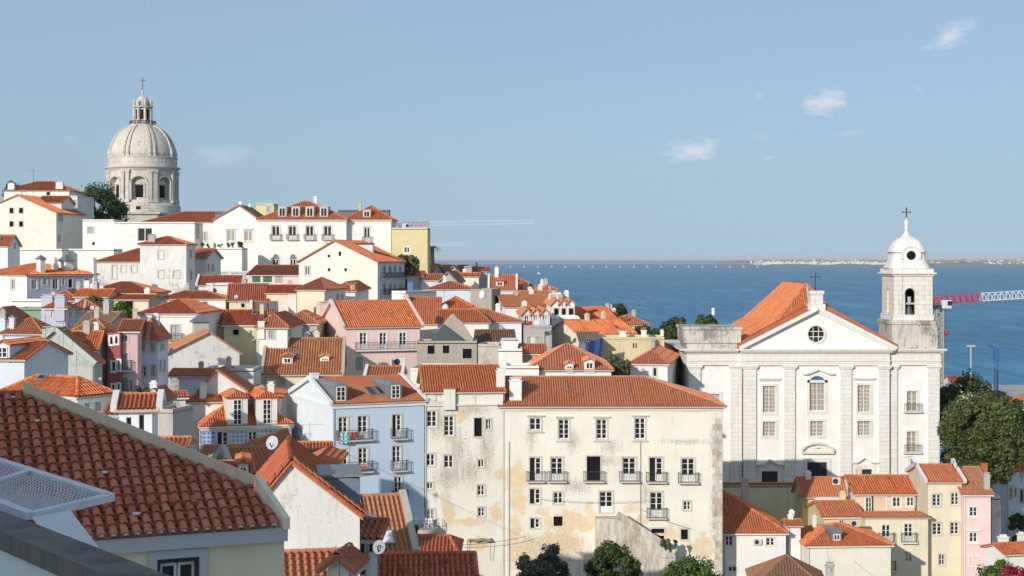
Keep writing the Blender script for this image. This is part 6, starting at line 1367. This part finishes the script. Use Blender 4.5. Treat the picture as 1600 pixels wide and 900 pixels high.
tree('terrace_shrub', 'green shrubs below the terrace with white chairs', 640, 812, 850, 100, 28, 'oak', 1600, .15, 10, seed=23, cat='shrub')
for i, x_ in enumerate((316, 326, 337, 344, 356, 364)):
    tree('terrace_plant', ('first', 'second', 'third', 'fourth', 'fifth', 'sixth')[i] + ' plant from the left in the row along the white terrace edge', x_, 378, 391, 281, 8, 'oak', 220, .2, 4, seed=30 + i, cat='plant', group='plants along the white terrace edge')
def palm():
    d = 345; b = P(674, 425, d); t = P(674, 385, d); root = thing('palm_tree', 'palm tree with a dark trunk right of the tall yellow house', 'tree', (b.x, d, b.z))
    m = MB(); m.tube((0, 0, -2), (0, 0, t.z - b.z), .75, .6, 8); m.build('trunk', 'bark', root); f = MB(); R_ = random.Random(5)
    for k in range(20):
        a = 2 * math.pi * k / 20 + R_.uniform(-.1, .1); L = R_.uniform(1.8, 2.9); z0 = t.z - b.z; up = R_.uniform(.2, 1.0); prev = Vector((0, 0, z0))
        for i in range(1, 6):
            q = i / 5; p = Vector((math.cos(a) * L * q, math.sin(a) * L * q, z0 + up * q - 1.8 * q * q)); sd = Vector((-math.sin(a), math.cos(a), 0)) * .28 * (1.15 - q)
            f.quad(prev - sd, prev + sd, p + sd * .8 - Vector((0, 0, .1)), p - sd * .8 - Vector((0, 0, .1))); prev = p
    f.build('crown', 'dkleaf', root)
palm()

# ------------------------------------------------------------------ cranes, masts, harbour
def lattice(m, p, q, w, h, n, tri=True):
    p = Vector(p); q = Vector(q); d = q - p; up = Vector((0, 0, 1)) if abs(d.normalized().z) < .9 else Vector((0, 1, 0)); sd = d.cross(up).normalized() * w / 2; u = sd.cross(d).normalized() * h; u = u if (u.z > 0 or abs(d.normalized().z) > .9) else -u
    ch = [sd, -sd, u] if tri else [sd - u / 2, -sd - u / 2, -sd + u / 2, sd + u / 2]; t = w * .12
    for c in ch: m.beam(p + c, q + c, t, t)
    for i in range(n):
        a, b, c = p + d * i / n, p + d * (i + .5) / n, p + d * (i + 1) / n
        if tri:
            for s_ in (sd, -sd): m.beam(a + s_, b + u, t * .7, t * .7); m.beam(b + u, c + s_, t * .7, t * .7)
            m.beam(a + sd, a - sd, t * .6, t * .6)
        else:
            for j in range(4): e, f = ch[j], ch[(j + 1) % 4]; m.beam(a + e, c + f, t * .6, t * .6); m.beam(a + e, a + f, t * .6, t * .6)
def crane(label, px, py, d, pxe, pye, de, redpx, mast_y, mat_m='craneyellow', w=1.3, hh=1.5, cabs=1.0, red2=None):
    o = P(px, py, d); e = P(pxe, pye, de); g = P(px, mast_y, d); root = thing('tower_crane', label, 'crane', (o.x, o.y, g.z), 0, 'tower cranes'); s = Vector((o.x, o.y, g.z)); O = o - s; E = e - s
    m = MB(); lattice(m, (0, 0, 0), O - Vector((0, 0, .6)), w, w, max(6, int((o.z - g.z) / w)), False); m.build('mast', mat_m, root)
    k = (redpx - px) / (pxe - px); Rr = O + (E - O) * k; L = (E - O).length
    m = MB(); lattice(m, O, Rr, w, hh, max(2, round(L * k / 1.9))); m.build('jib_root', 'cranered', root)
    m = MB(); lattice(m, Rr, E, w, hh, max(3, round(L * (1 - k) / 1.9))); m.build('jib', 'cranewhite', root)
    m = MB(); bk = O - (E - O).normalized() * 2.5; lattice(m, O, bk, w, hh * .8, 2); m.build('counter_jib', 'cranered', root)
    m = MB(); c = O + (E - O).normalized() * 1.6; m.box(c.x - 1.3 * cabs, c.x + 1.3 * cabs, -1 - 1.2, -1, c.z - 1.4, c.z + .9); m.build('cab', 'cranewhite', root)
    m = MB(); m.box(c.x + .2, c.x + 1.32 * cabs, -2.26, -2.19, c.z - .6, c.z + .6); m.build('cab_window', 'glass', root)
    m = MB(); m.box(-w, w, -w, w, O.z - 1.3, O.z - .4); m.build('slew_ring', 'dkframe', root)
crane('white and red crane jib above the tall yellow house', 628, 353, 640, 834, 349, 640, 671, 470)
crane('smaller white crane jib below the longer one', 640, 386, 720, 726, 383, 720, 650, 470, w=1.1, hh=1.3)
crane('red and white tower crane beside the bell tower', 1467, 474, 420, 1680, 461, 430, 1531, 700, w=1.9, hh=2.1)
def pole(name, label, cat, px, yt, yb, d, r, mat):
    d = DM(d); a = P(px, yb, d); b = P(px, yt, d); root = thing(name, label, cat, a); m = MB(); m.tube((0, 0, -4), (0, 0, b.z - a.z), r, r * .7, 8); m.build('mast', mat, root); return root, b - a
r_, b_ = pole('floodlight_mast', 'thin grey floodlight mast rising before the river at right', 'lamp post', 1517, 541, 640, 560, .35, 'ironlight'); m = MB(); m.box(-1.6, 1.6, -.3, .3, b_.z - .2, b_.z + .4); m.build('lamp_head', 'ironlight', r_)
r_, b_ = pole('harbour_crane', 'blue harbour crane column on the quay at right', 'crane', 1557, 548, 650, 560, .9, 'harbour'); m = MB(); m.beam((-.2, 0, b_.z + .6), (-3.0, 0, b_.z + 2.2), .9, 1.1); m.box(-1.0, .9, -.8, .8, b_.z - 3.4, b_.z + 1.1); m.build('crane_head', 'harbour', r_)
r_, b_ = pole('harbour_mast', 'thin brown mast left of the blue harbour crane', 'mast', 1554, 574, 650, 556, .3, 'bark')
r_, b_ = pole('phone_mast', 'white twin-panel phone mast behind the church attic block', 'mast', 1114, 482, 540, 240, .09, 'ironlight'); m = MB(); m.box(-.22, .22, -.2, .2, b_.z - 1.1, b_.z + .1); m.box(-.3, .3, -.2, .2, b_.z - 2.6, b_.z - 1.7); m.build('panel_antenna', 'white_plastic', r_)
m = MB(); q = P(1478, 520, 420); m.sm = True; m.lathe([(.05, -.9), (.7, -.3), (.75, .3), (.05, .9)], (0, 0, 0), 10); ho = m.build('hook_block', 'cranered', None); ho.location = q; tag(ho, 'red hook block hanging under the crane beside the bell tower', 'crane hook')
m = MB(); m.tube((0, 0, .9), (0, 0, 12), .05, .05, 4); m.build('cable', 'iron', ho)

# ------------------------------------------------------------------ small things on roofs and balconies
def dish(label, px, py, d, rpx, az=-.5, grey=False, logo=False):
    d = DM(d); c = P(px, py, d); r = rpx * d / F; root = thing('satellite_dish', label, 'dish', c, az, 'satellite dishes'); m = MB(); m.sm = True; n = 20
    T = Matrix.Rotation(math.radians(-68), 4, 'X'); base = len(m.v)
    pr = [(.01, .0), (.35, .02), (.7, .09), (1, .19)]
    T = Matrix.Rotation(math.radians(72), 4, 'X')
    for rr, zz in pr:
        for k in range(n): g = 2 * math.pi * k / n; m.v.append(tuple(T @ Vector((r * rr * math.cos(g), r * rr * math.sin(g) * 1.05, r * zz))))
    for j in range(3):
        for k in range(n): m.f.append((base + j * n + k, base + j * n + (k + 1) % n, base + (j + 1) * n + (k + 1) % n, base + (j + 1) * n + k)); m.t.append(.5)
    m.build('reflector', 'dishgrey' if grey else 'dish', root); a = MB(); a.tube((0, 0, -r * .9), (0, -r * .75, -r * .1), .02 + r * .03, None, 5); a.lathe([(r * .1, -r * .1), (r * .1, r * .1)], (0, -r * .78, -r * .05), 8); a.build('feed_arm', 'iron', root)
    a = MB(); a.tube((0, r * .12, 0), (0, r * .2, -r * 1.1), .025 + r * .02, None, 5); a.tube((0, r * .2, -r * 1.1), (0, r * .2, -r * 3.2), .02 + r * .02, None, 5); a.build('mast', 'iron', root)
    if logo:
        a = MB()
        for k in range(12): q0, q1 = 2 * math.pi * k / 12, 2 * math.pi * (k + 1) / 12; a.beam((r * .2 * math.cos(q0), -r * .10, r * .12 + r * .2 * math.sin(q0)), (r * .2 * math.cos(q1), -r * .10, r * .12 + r * .2 * math.sin(q1)), .012, .03)
        a.box(-r * .62, -r * .34, -r * .11, -r * .09, r * .04, r * .12); a.box(r * .34, r * .58, -r * .11, -r * .09, r * .04, r * .12); a.build('emblem', 'dkframe', root)
dish('large pale satellite dish standing over the patterned-tile house front', 426, 692, 80, 10.5, -.35)
dish('grey satellite dish with a ringed emblem on the shaded narrow front', 593, 855, 56, 10.5, -.3, True, True)
dish('white satellite dish on the cream wall edge right of the round bush', 239, 613, 106, 4.6, .2)
dish('small dish on the old grey-tiled roof', 144, 481, 148, 3.4, -.2)
dish('small dish beside the lilac chimneys', 83, 459, 160, 3.4, -.2)
dish('small dish on the blotchy white house verge', 268, 548, 138, 4, -.3)
dish('small dish on the white terrace block', 335, 445, 206, 3.2, .2)
dish('small dish above the blue-white shaded gable', 369, 464, 190, 3.2, -.3)
dish('small dish behind the white gable with thin red verge', 327, 567, 140, 4, -.3)
dish('white dish on the small orange box roof by the river', 959, 484, 232, 3.2, -.2)
dish('orange-rimmed dish left of the tall cream house roof', 1424, 721, 150, 4.5, .8)
dish('white dish above the tall cream house roof', 1489, 720, 149, 4.2, .1)
dish('white dish on the shaded teal-grey house', 1596, 742, 168, 4.2, -.2)
dish('white dish at the left foot of the white hip-roofed house', 156, 592, 110, 2.4, .2)
def aerial(label, px, yt, yb, d, n=6, L=1.1, az=.4):
    d = DM(d); a = P(px, yb, d); h = (yb - yt) * d / F; root = thing('television_aerial', label, 'aerial', a, az, 'rooftop aerials'); m = MB(); t = max(.012, d * .00011); m.tube((0, 0, -1), (0, 0, h), t, t, 5); m.build('mast', 'iron', root)
    b = MB(); z = h * .92; b.tube((-L * .6, 0, z), (L * .6, 0, z), t * .8, None, 4)
    for i in range(n): x = -L * .55 + L * 1.1 * i / (n - 1); q = .42 - .03 * i; b.tube((x, -q, z), (x, q, z), t * .55, None, 4)
    b.build('boom', 'iron', root)
aerial('tall aerial mast on the aged pale hilltop house', 52, 264, 300, 352, 4, 2.4)
aerial('thin aerial before the light blue house gable, left one', 468, 675, 718, 84, 6, 1.2)
aerial('thin aerial before the light blue house gable, right one', 484, 660, 705, 98, 6, 1.6)
aerial('aerial over the patterned-tile house right dormer', 422, 655, 690, 96, 5, .8)
aerial('big aerial at the bottom edge below the sunlit gable', 530, 868, 905, 44, 9, 1.5, .15)
aerial('aerial among the bottom trees right of the outside stair', 1060, 868, 905, 104, 9, 2.2, .2)
aerial('aerial beside the lower tree left of the outside stair', 905, 873, 905, 104, 7, 1.5, .2)
aerial('aerial in the gap above the tall cream house', 1420, 712, 735, 150, 5, 1.0)
aerial('aerial on the stained blind gable, left of its top', 71, 490, 560, 125, 4, .8)
aerial('aerial on the stained blind gable, right of its top', 99, 500, 560, 125, 4, .8)
aerial('aerial on the yard wall before the church door', 1231, 752, 812, 160, 3, .5)
aerial('aerial pole before the wide low orange roof', 763, 482, 535, 180, 3, .6)
aerial('aerial pole in front of the pale blue-grey wall', 694, 452, 500, 205, 3, .6)
aerial('aerial at the pine foot above the white dish', 1488, 698, 722, 151, 7, 2.2)
aerial('thin aerial on the river roofs near the gabled row houses', 901, 466, 490, 205, 4, .9)
def ac(label, px, py, d, w=.85, h=.6):
    d = DM(d); c = P(px, py, d); root = thing('air_conditioner', label, 'air conditioner', c, 0, 'outdoor air units'); m = MB(); m.box(-w / 2, w / 2, 0, .35, -h / 2, h / 2); m.build('casing', 'acwhite', root); m = MB(); m.tube((-w * .12, -.001, 0), (-w * .12, -.02, 0), h * .38, None, 14); m.build('fan_grille', 'dkframe', root)
ac('air unit on the white front of the half-shaded red roof house', 1184, 847, 139.6); ac('air unit at the lower yellow wing', 1336, 818, 144, 1.0, .7); ac('large air unit on the small roof above the patterned-tile dormers', 383, 602, 150, 1.2, .9); ac('dark-fanned air unit next to the larger one above the dormers', 394, 606, 149, .6, .7); ac('air unit on the white chimney between the orange roofs', 1307, 752, 151, .9, .8); ac('white air unit under the pink house balcony', 623, 565, 170, 1.6, 1.0)
def cloth(name, label, cat, h, k, x0, y0, x1, y1, mat, out=.6):
    a = h.onface(k, x0, y1); b = h.onface(k, x1, y0); m = MB(); n = 6
    u0, u1 = min(a[0], b[0]), max(a[0], b[0])
    for i in range(n):
        p, q = u0 + (u1 - u0) * i / n, u0 + (u1 - u0) * (i + 1) / n; f = lambda i: out + .04 + .05 * math.sin(i * 1.9)
        m.prism([h.fp(k, p, a[1], f(i)), h.fp(k, q, a[1], f(i + 1)), h.fp(k, q, b[1], f(i + 1) - .03), h.fp(k, p, b[1], f(i) - .03)], tuple(Vector(h.fp(k, 0, 0, .02)) - Vector(h.fp(k, 0, 0, 0))))
    o = m.build(name, mat, None); o.matrix_world = Matrix.Translation(h.loc) @ h.R.to_4x4(); tag(o, label, cat)
cloth('towel', 'turquoise checked towel over the upper blue house balcony', 'towel', BLUE, 'F', 530, 676, 543, 692, 'towel')
cloth('red_bag', 'red bundle hanging on the upper blue house balcony', 'bag', BLUE, 'F', 545, 674, 555, 683, 'red')
def planter(h, k, x0, x1, yb, label):
    a = h.onface(k, x0, yb); b = h.onface(k, x1, yb); m = MB(); u0, u1 = a[0], b[0]; h.fbox(m, k, u0, u1, a[1], a[1] + .28, .62, .85); o = m.build('planter', 'terracotta', None); o.matrix_world = Matrix.Translation(h.loc) @ h.R.to_4x4(); tag(o, label, 'planter')
planter(BLUE, 'F', 538, 570, 733, 'row of terracotta planters on the lower blue house balcony')
planter(BLUE, 'F', 629, 634, 779, 'single terracotta pot on the lowest blue house balcony')
# terrace with chairs at the foot of the peeling block
def terrace():
    a = P(642, 826, DM(132)); root = thing('balcony_terrace', 'rounded stone terrace at the foot of the peeling white block', 'terrace', a); m = MB(); n = 14; w = 2.7
    m.prism([(w / 2 + w / 2 * math.cos(math.pi * (1 + k / n)), 1.8 * math.sin(math.pi * (1 + k / n)) + .9, 0) for k in range(n + 1)] + [(w, 3, 0), (0, 3, 0)], (0, 0, -.35)); m.build('slab', 'concrete', root)
    r = MB()
    for k in range(n + 1): p = (w / 2 + w / 2 * math.cos(math.pi * (1 + k / n)), 1.8 * math.sin(math.pi * (1 + k / n)) + .9, 0); r.tube(p, (p[0], p[1], .9), .02, None, 4)
    for k in range(n):
        f = lambda k: Vector((w / 2 + w / 2 * math.cos(math.pi * (1 + k / n)), 1.8 * math.sin(math.pi * (1 + k / n)) + .9, .9)); r.beam(f(k), f(k + 1), .04, .04)
    r.build('railing', 'iron', root)
    for i, (x_, y_, rz, lb) in enumerate(((.55, .6, .5, 'left'), (1.2, .9, -.4, 'middle'), (1.9, .5, .2, 'right'))):
        c = thing('plastic_chair', lb + ' one of three white plastic chairs on the rounded terrace', 'chair', a + Vector((x_, y_, 0)), rz, 'white plastic chairs'); m = MB(); m.box(-.24, .24, -.22, .24, .40, .45); m.build('seat', 'white_plastic', c); m = MB(); m.box(-.24, .24, .2, .25, .45, .92); m.build('backrest', 'white_plastic', c)
        for lx in (-.21, .21):
            for ly in (-.19, .21): m = MB(); m.box(lx - .025, lx + .025, ly - .025, ly + .025, 0, .40); m.build('leg', 'white_plastic', c)
            m = MB(); m.box(lx - .03, lx + .03, -.2, .2, .62, .66); m.build('armrest', 'white_plastic', c)
terrace()
def awning():
    a = P(730, 846, DM(134)); root = thing('canvas_awning', 'sagging grey canvas awning on the peeling white block', 'awning', a); m = MB(); n = 8; w = 2.4
    for i in range(n):
        f = lambda i: .06 * math.sin(i * 1.7); x0, x1 = w * i / n, w * (i + 1) / n; m.prism([(x0, 0, f(i)), (x1, 0, f(i + 1)), (x1 + .1, 2.2, .55 + f(i + 1)), (x0 + .1, 2.2, .55 + f(i))], (0, 0, .03))
    m.build('canvas', 'canvas', root); m = MB()
    for x_ in (.05, w - .05): m.tube((x_, .05, 0), (x_, .3, -2.0), .025, None, 5)
    m.build('support_pole', 'iron', root)
awning()
# torn gable, netting and tarpaulin of the ruin
def ruin_bits():
    d = DM(171); a = P(707, 492, d); root = thing('broken_gable', 'broken stone gable standing over the roofless ruin', 'ruin', (a.x, d, P(0, 545, d).z)); z0 = root.location.z; f = lambda px, py: (P(px, py, d).x - a.x, 0, P(px, py, d).z - z0)
    m = MB(); m.prism([f(672, 545), f(745, 545), f(738, 528), f(730, 516), f(722, 503), f(714, 497), f(709, 490), f(704, 492), f(697, 500), f(690, 508), f(684, 514)], (0, .7, 0)); m.build('wall', 'ruin', root)
    m = MB(); f2 = lambda px, py, o: (P(px, py, d).x - a.x, o, P(px, py, d).z - z0); m.prism([f2(672, 534, -1.6), f2(726, 532, -1.6), f2(693, 506, -.3)], (0, .05, .03)); o = m.build('netting', 'netting', None); o.location = root.location; tag(o, 'dark green netting stretched below the broken stone gable', 'netting')
    q = P(922, 560, DM(179)); t = thing('tarpaulin', 'blue tarpaulin hanging on the corrugated shed', 'tarpaulin', q); m = MB(); n = 7; w = 2.0
    for i in range(n):
        g = lambda i: -.25 * math.sin(i * 1.3); x0, x1 = -.6 + w * i / n, -.6 + w * (i + 1) / n; m.prism([(x0 - .2, g(i), -1), (x1 - .2, g(i + 1), -1), (x1 + .25 * (i + 1) / n, g(i + 1) * .4, 2.0 + .1 * i), (x0 + .25 * i / n, g(i) * .4, 2.0 + .1 * i)], (0, .03, 0))
    m.build('sheet', 'tarp', t)
    q = P(754, 458, DM(226)); t = thing('water_tank', 'rounded white water tank on the rough grey building stump', 'tank', q); m = MB(); m.sm = True; m.lathe([(.45, -.9), (.55, -.7), (.55, 0), (.4, .3), (.1, .42)], (0, 0, 0), 16); m.build('shell', 'white_plastic', t); m = MB(); m.lathe([(.14, .40), (.14, .5)], (0, 0, 0), 10); m.build('lid', 'white_plastic', t)
    q = P(696, 480, DM(203)); t = thing('water_tank', 'rounded white water tank before the small orange pyramid roof', 'tank', q); m = MB(); m.sm = True; m.lathe([(.38, -.7), (.45, -.5), (.45, .1), (.3, .35), (.1, .42)], (0, 0, 0), 16); m.build('shell', 'white_plastic', t); m = MB(); m.lathe([(.12, .40), (.12, .5)], (0, 0, 0), 10); m.build('lid', 'white_plastic', t)
    q = P(335, 484, DM(203)); t = thing('steel_flue', 'shiny steel flue pipe on the white terrace block', 'flue', q); m = MB(); m.tube((0, 0, -1), (0, 0, 2.7), .32, None, 14); m.build('pipe', 'zinc', t); m = MB(); m.lathe([(.45, 2.7), (.1, 3.05)], (0, 0, 0), 14); m.build('cowl', 'zinc', t)
    for i, (px, py, w_, h_, mt, lb) in enumerate(((641, 450, .9, 1.9, 'bluetowel', 'blue sheet drying on a line right of the cream balconied side'), (828, 505, .7, .55, 'red', 'orange-red cloth on the laundry balcony of the gabled row'), (838, 504, .6, .6, 'white_plastic', 'white cloth on the laundry balcony of the gabled row'), (849, 503, .9, .6, 'lilac', 'pale striped cloth on the laundry balcony of the gabled row'))):
        q = P(px, py, DM((252, 193, 193.2, 193.4)[i])); m = MB(); n = 5
        for k in range(n): g = lambda k: .05 * math.sin(k * 2.1); x0, x1 = -w_ / 2 + w_ * k / n, -w_ / 2 + w_ * (k + 1) / n; m.prism([(x0, g(k), -h_ / 2), (x1, g(k + 1), -h_ / 2), (x1, 0, h_ / 2), (x0, 0, h_ / 2)], (0, .03, 0))
        o = m.build('laundry', mt, None); o.location = q; tag(o, lb, 'laundry')
ruin_bits()

# ------------------------------------------------------------------ palace gothic windows
def gothic(h, px):
    u0, zb_ = h.onface('F', px - 6, 418); u1, zt_ = h.onface('F', px + 6, 396); c = (u0 + u1) / 2; r = (u1 - u0) / 2; zs = zt_ - r * 1.5
    def arch(rr, base): return [(c - rr, base)] + [(c - rr + rr * (1 - math.cos(q)) , zs + rr * 1.5 * math.sin(q)) for q in [math.pi / 2 * k / 6 for k in range(7)]] + [(c + rr - rr * (1 - math.cos(q)), zs + rr * 1.5 * math.sin(q)) for q in [math.pi / 2 * k / 6 for k in range(5, -1, -1)]] + [(c + rr, base)]
    m = MB(); m.prism([h.fp('F', u, v, .004) for u, v in arch(r, zb_)], (0, -.10, 0)); o = m.build('gothic_window', 'stone', h.root); m = MB(); m.prism([h.fp('F', u, v, .104) for u, v in arch(r * .78, zb_ + .1)], (0, -.03, 0)); m.build('pane', 'glass', o)
    m = MB(); Y = -.16; m.box(c - .08, c + .08, Y, Y + .05, zb_, zs + .1); m.box(c - r * .78, c - r * .78 + .1, Y, Y + .05, zb_, zs); m.box(c + r * .78 - .1, c + r * .78, Y, Y + .05, zb_, zs); m.box(c - r * .78, c + r * .78, Y + .01, Y + .04, zs - .05, zs + .07)
    for s_ in (-1, 1): 
        for k in range(8): q0, q1 = 2 * math.pi * k / 8, 2 * math.pi * (k + 1) / 8; m.beam((c + s_ * r * .36 + r * .26 * math.cos(q0), Y + .02, zs + .45 + r * .26 * math.sin(q0)), (c + s_ * r * .36 + r * .26 * math.cos(q1), Y + .02, zs + .45 + r * .26 * math.sin(q1)), .06, .06, Vector((0, 1, 0)))
    m.build('tracery', 'paint', o)
for x_ in (431, 458): gothic(PALACE, x_)

def cable(label, p, q, sag=.5, r=.018):
    p = P(*p); q = P(*q); m = MB(); n = 10; root = p
    pts = [p.lerp(q, i / n) - Vector((0, 0, sag * 4 * (i / n) * (1 - i / n))) - p for i in range(n + 1)]
    for a, b in zip(pts, pts[1:]): m.tube(a, b, r, None, 4, False)
    o = m.build('overhead_cable', 'iron', None); o.location = p; tag(o, label, 'cable', 'overhead cables')
cable('thin cable sagging across the foot of the peeling white block', (664, 850, 153), (822, 838, 153.5), .4, .025)
cable('thin cable along the long white building below its balconies', (845, 780, 154.4), (1015, 782, 154.4), .25, .02)
cable('thin cable between the long white building corner and its lower window', (1000, 795, 154.4), (1080, 826, 154.4), .2, .02)
cable('thin cable from the light blue house to the sunlit gable', (520, 700, 149), (470, 745, 96), .8, .02)
cable('thin cable above the patterned-tile house front', (300, 660, 154), (456, 655, 152), .3, .02)
cable('thin cable over the shaded lane left of the patterned-tile house', (215, 590, 145), (300, 640, 150), .6, .022)
cable('thin cable between the pink house balcony and the ruin', (655, 548, 195), (700, 540, 190), .3, .02)
cable('thin cable before the white box house wall', (1292, 855, 150), (1300, 895, 128), .2, .018)
R2 = random.Random(21)
def vents(h, label):
    """little pipes standing on a roof"""
    for i in range(2):
        x_, y_ = h.w * R2.uniform(.2, .8), h.dep * R2.uniform(.1, .35); z_ = h.h + (h.hr - h.h) * (y_ / (h.dep / 2)); q = h.world((x_, y_, z_)); t = thing('roof_vent', label[i], 'vent', q, 0, 'roof vents'); m = MB(); m.tube((0, 0, -.2), (0, 0, .55), .07, None, 8); m.build('pipe', 'zinc', t); m = MB(); m.lathe([(.14, .55), (.03, .68)], (0, 0, 0), 8); m.build('cowl', 'zinc', t)
vents(W2, ('left small vent pipe on the long white building roof', 'right small vent pipe on the long white building roof'))
vents(PINK, ('left small vent pipe on the bright pink house roof', 'right small vent pipe on the bright pink house roof'))

# ------------------------------------------------------------------ ground, river, far shore, bridge
def land():
    ctl = list(GROUND)
    for x_ in range(-400, 700, 60): ctl += [(x_, 655, 1), (x_, 600, 2), (x_, 700, -6)]
    ctl += [(-200, 420, 50), (-260, 520, 60), (-125, 600, 45), (-60, 480, 30), (0, 450, 12), (60, 420, 6), (120, 400, 4), (200, 380, 3), (120, 260, 10), (90, 225, 16), (200, 260, 5), (140, 180, 14), (250, 120, 12), (120, 120, 24), (60, 90, 25), (0, 60, 34), (0, 30, 40), (20, 10, 44), (-20, 15, 42), (-40, 30, 42), (-60, 60, 44), (-70, 110, 44), (-100, 180, 48), (-140, 300, 55), (0, -60, 46), (-80, -60, 46), (80, -60, 40), (60, 30, 34)]
    for X in range(-20, 420, 28):
        for Y in range(290, 640, 35): ctl.append((X, Y, 4 if X > 10 or Y > 330 else 16))
    for X in range(75, 300, 25): ctl += [(X, 245, 8), (X, 265, 6)]
    x0, x1, y0, y1, st = -320, 640, -120, 700, 8
    nx, ny = (x1 - x0) // st + 1, (y1 - y0) // st + 1
    m = MB(); vs = []
    for j in range(ny):
        for i in range(nx):
            X, Y = x0 + i * st, y0 + j * st; sw = sz = 0
            for a, b, c in ctl:
                w = 1 / ((a - X) ** 2 + (b - Y) ** 2 + 4) ** 2; sw += w; sz += w * c
            vs.append((X, Y, sz / sw - 5.5))
    m.v = vs
    for j in range(ny - 1):
        for i in range(nx - 1): a = j * nx + i; m.f.append((a, a + 1, a + nx + 1, a + nx)); m.t.append(.5)
    m.sm = True; m.build('hillside', 'ground', None, 'structure')
    q = MB(); q.box(20, 700, 470, 642, -4, 2.2); q.build('quay', 'quay', None, 'structure')
    w = MB(); w.quad((-60000, 400, 0), (60000, 400, 0), (60000, 70000, 0), (-60000, 70000, 0)); w.build('river', 'water', None, 'structure')
    # roofs on the quay
    for px, py, w_, lb in ((1590, 622, 26, 'low orange harbour shed beyond the pine at the right edge'), (1494, 590, 16, 'small red harbour roof behind the trees right of the church')):
        H('harbour_shed', lb, px - w_ / 2, px + w_ / 2 + 20, py + 6, 430, 0, 14, py + 40, 'gx', py - 2, 'white', 'o', gro=False, group=None, cat='shed')
    # far shore
    R_ = random.Random(4); s = MB(); pts = []
    prev = None
    for i in range(0, 121):
        px = 1120 + i * 6; D = 11500 - 600 * math.sin(i * .03); hgt = min(1, i / 12) * (10 + 6 * math.sin(i * .13) + 4 * math.sin(i * .41) + R_.uniform(-2, 2)); X = (px - CX) / F * D
        cur = [(X, D - 150, .5), (X, D, 3), (X * 1.05, D * 1.05, hgt + 8), (X * 1.25, D * 1.25, hgt + 26)]
        if prev:
            for k in range(3): s.quad(prev[k], cur[k], cur[k + 1], prev[k + 1])
        prev = cur
    s.build('far_shore', 'farland', None, 'structure')
    t = MB()
    for i in range(1700):
        px = R_.triangular(1172, 1480, 1230) if i < 1000 else R_.uniform(1180, 1660); D = R_.uniform(11450, 11900 if i < 1000 else 12600); X = (px - CX) / F * D; w_ = R_.uniform(6, 24); h_ = R_.choice((8, 10, 14, 18, 24)) * R_.uniform(.7, 1.1); z0 = (D - 11400) / 1000 * 22
        t.box(X - w_ / 2, X + w_ / 2, D, D + 15, z0 - 4, z0 + h_)
    o = t.build('far_town', 'fartown', None, 'stuff'); tag(o, 'pale buildings scattered along the far river shore', 'town')
    g = MB()
    for i in range(500):
        px = R_.uniform(1180, 1660); D = R_.uniform(11600, 12600); X = (px - CX) / F * D; w_ = R_.uniform(30, 90); z0 = (D - 11400) / 1000 * 24; g.lathe([(w_ * .4, 0), (w_ * .5, 6), (w_ * .25, 14 + R_.uniform(0, 9))], (X, D, z0), 6)
    o = g.build('far_trees', 'farland', None, 'stuff'); tag(o, 'dark groves between the far shore buildings', 'trees')
    # long low bridge
    D = 9200; root = thing('river_bridge', 'long low bridge on piers crossing the river at the horizon', 'bridge', ((700 - CX) / F * D, D, 0)); ox = root.location.x
    zd = CZ - (411.6 - HY) * D / F; m = MB(); m.box(0, (1190 - 700) / F * D, -8, 8, zd - 2.2, zd); m.build('deck', 'farbridge', root)
    k = 0; px = 712
    while px < 1190:
        X = (px - 700) / F * D; p = MB(); p.box(X - 7, X + 7, -7, 7, 0, 7); p.box(X - 1.6, X + 1.6, -6, 6, 7, zd - 2.2); p.build('pier', 'farbridge', root); px += 21.4
    l = MB(); px = 704
    while px < 1188: X = (px - 700) / F * D; l.box(X - .7, X + .7, -.7, .7, zd, zd + 14); px += 7.1
    l.build('lamp_posts', 'farbridge', root, 'stuff')
    b = P(842, 428, 5500); root = thing('motor_boat', 'tiny white boat out on the open river', 'boat', (b.x, b.y, 0)); m = MB(); m.prism([(-6, -2, 0), (5, -2, 0), (8, 0, 0), (5, 2, 0), (-6, 2, 0)], (0, 0, 2.2)); m.build('hull', 'white_plastic', root); m = MB(); m.box(-3, 1, -1.5, 1.5, 2.2, 5); m.build('cabin', 'white_plastic', root); m = MB(); m.tube((-1, 0, 5), (-1, 0, 13), .3, None, 6); m.build('mast', 'white_plastic', root)
    # air
    hz = MB(); hz.box(-40000, 40000, -600, 68000, -12, 118); o = hz.build('haze', 'haze', None, 'stuff')
def haze_mat(name):
    m = bpy.data.materials.new(name); m.use_nodes = True; n = m.node_tree.nodes; n.clear(); o = n.new('ShaderNodeOutputMaterial'); v = n.new('ShaderNodeVolumePrincipled')
    v.inputs['Color'].default_value = (.93, .965, 1.0, 1); v.inputs['Density'].default_value = HAZE; v.inputs['Anisotropy'].default_value = .0
    m.node_tree.links.new(v.outputs[0], o.inputs['Volume']); return m
HAZE = 2.6e-5
MDEF['haze'] = haze_mat
land()
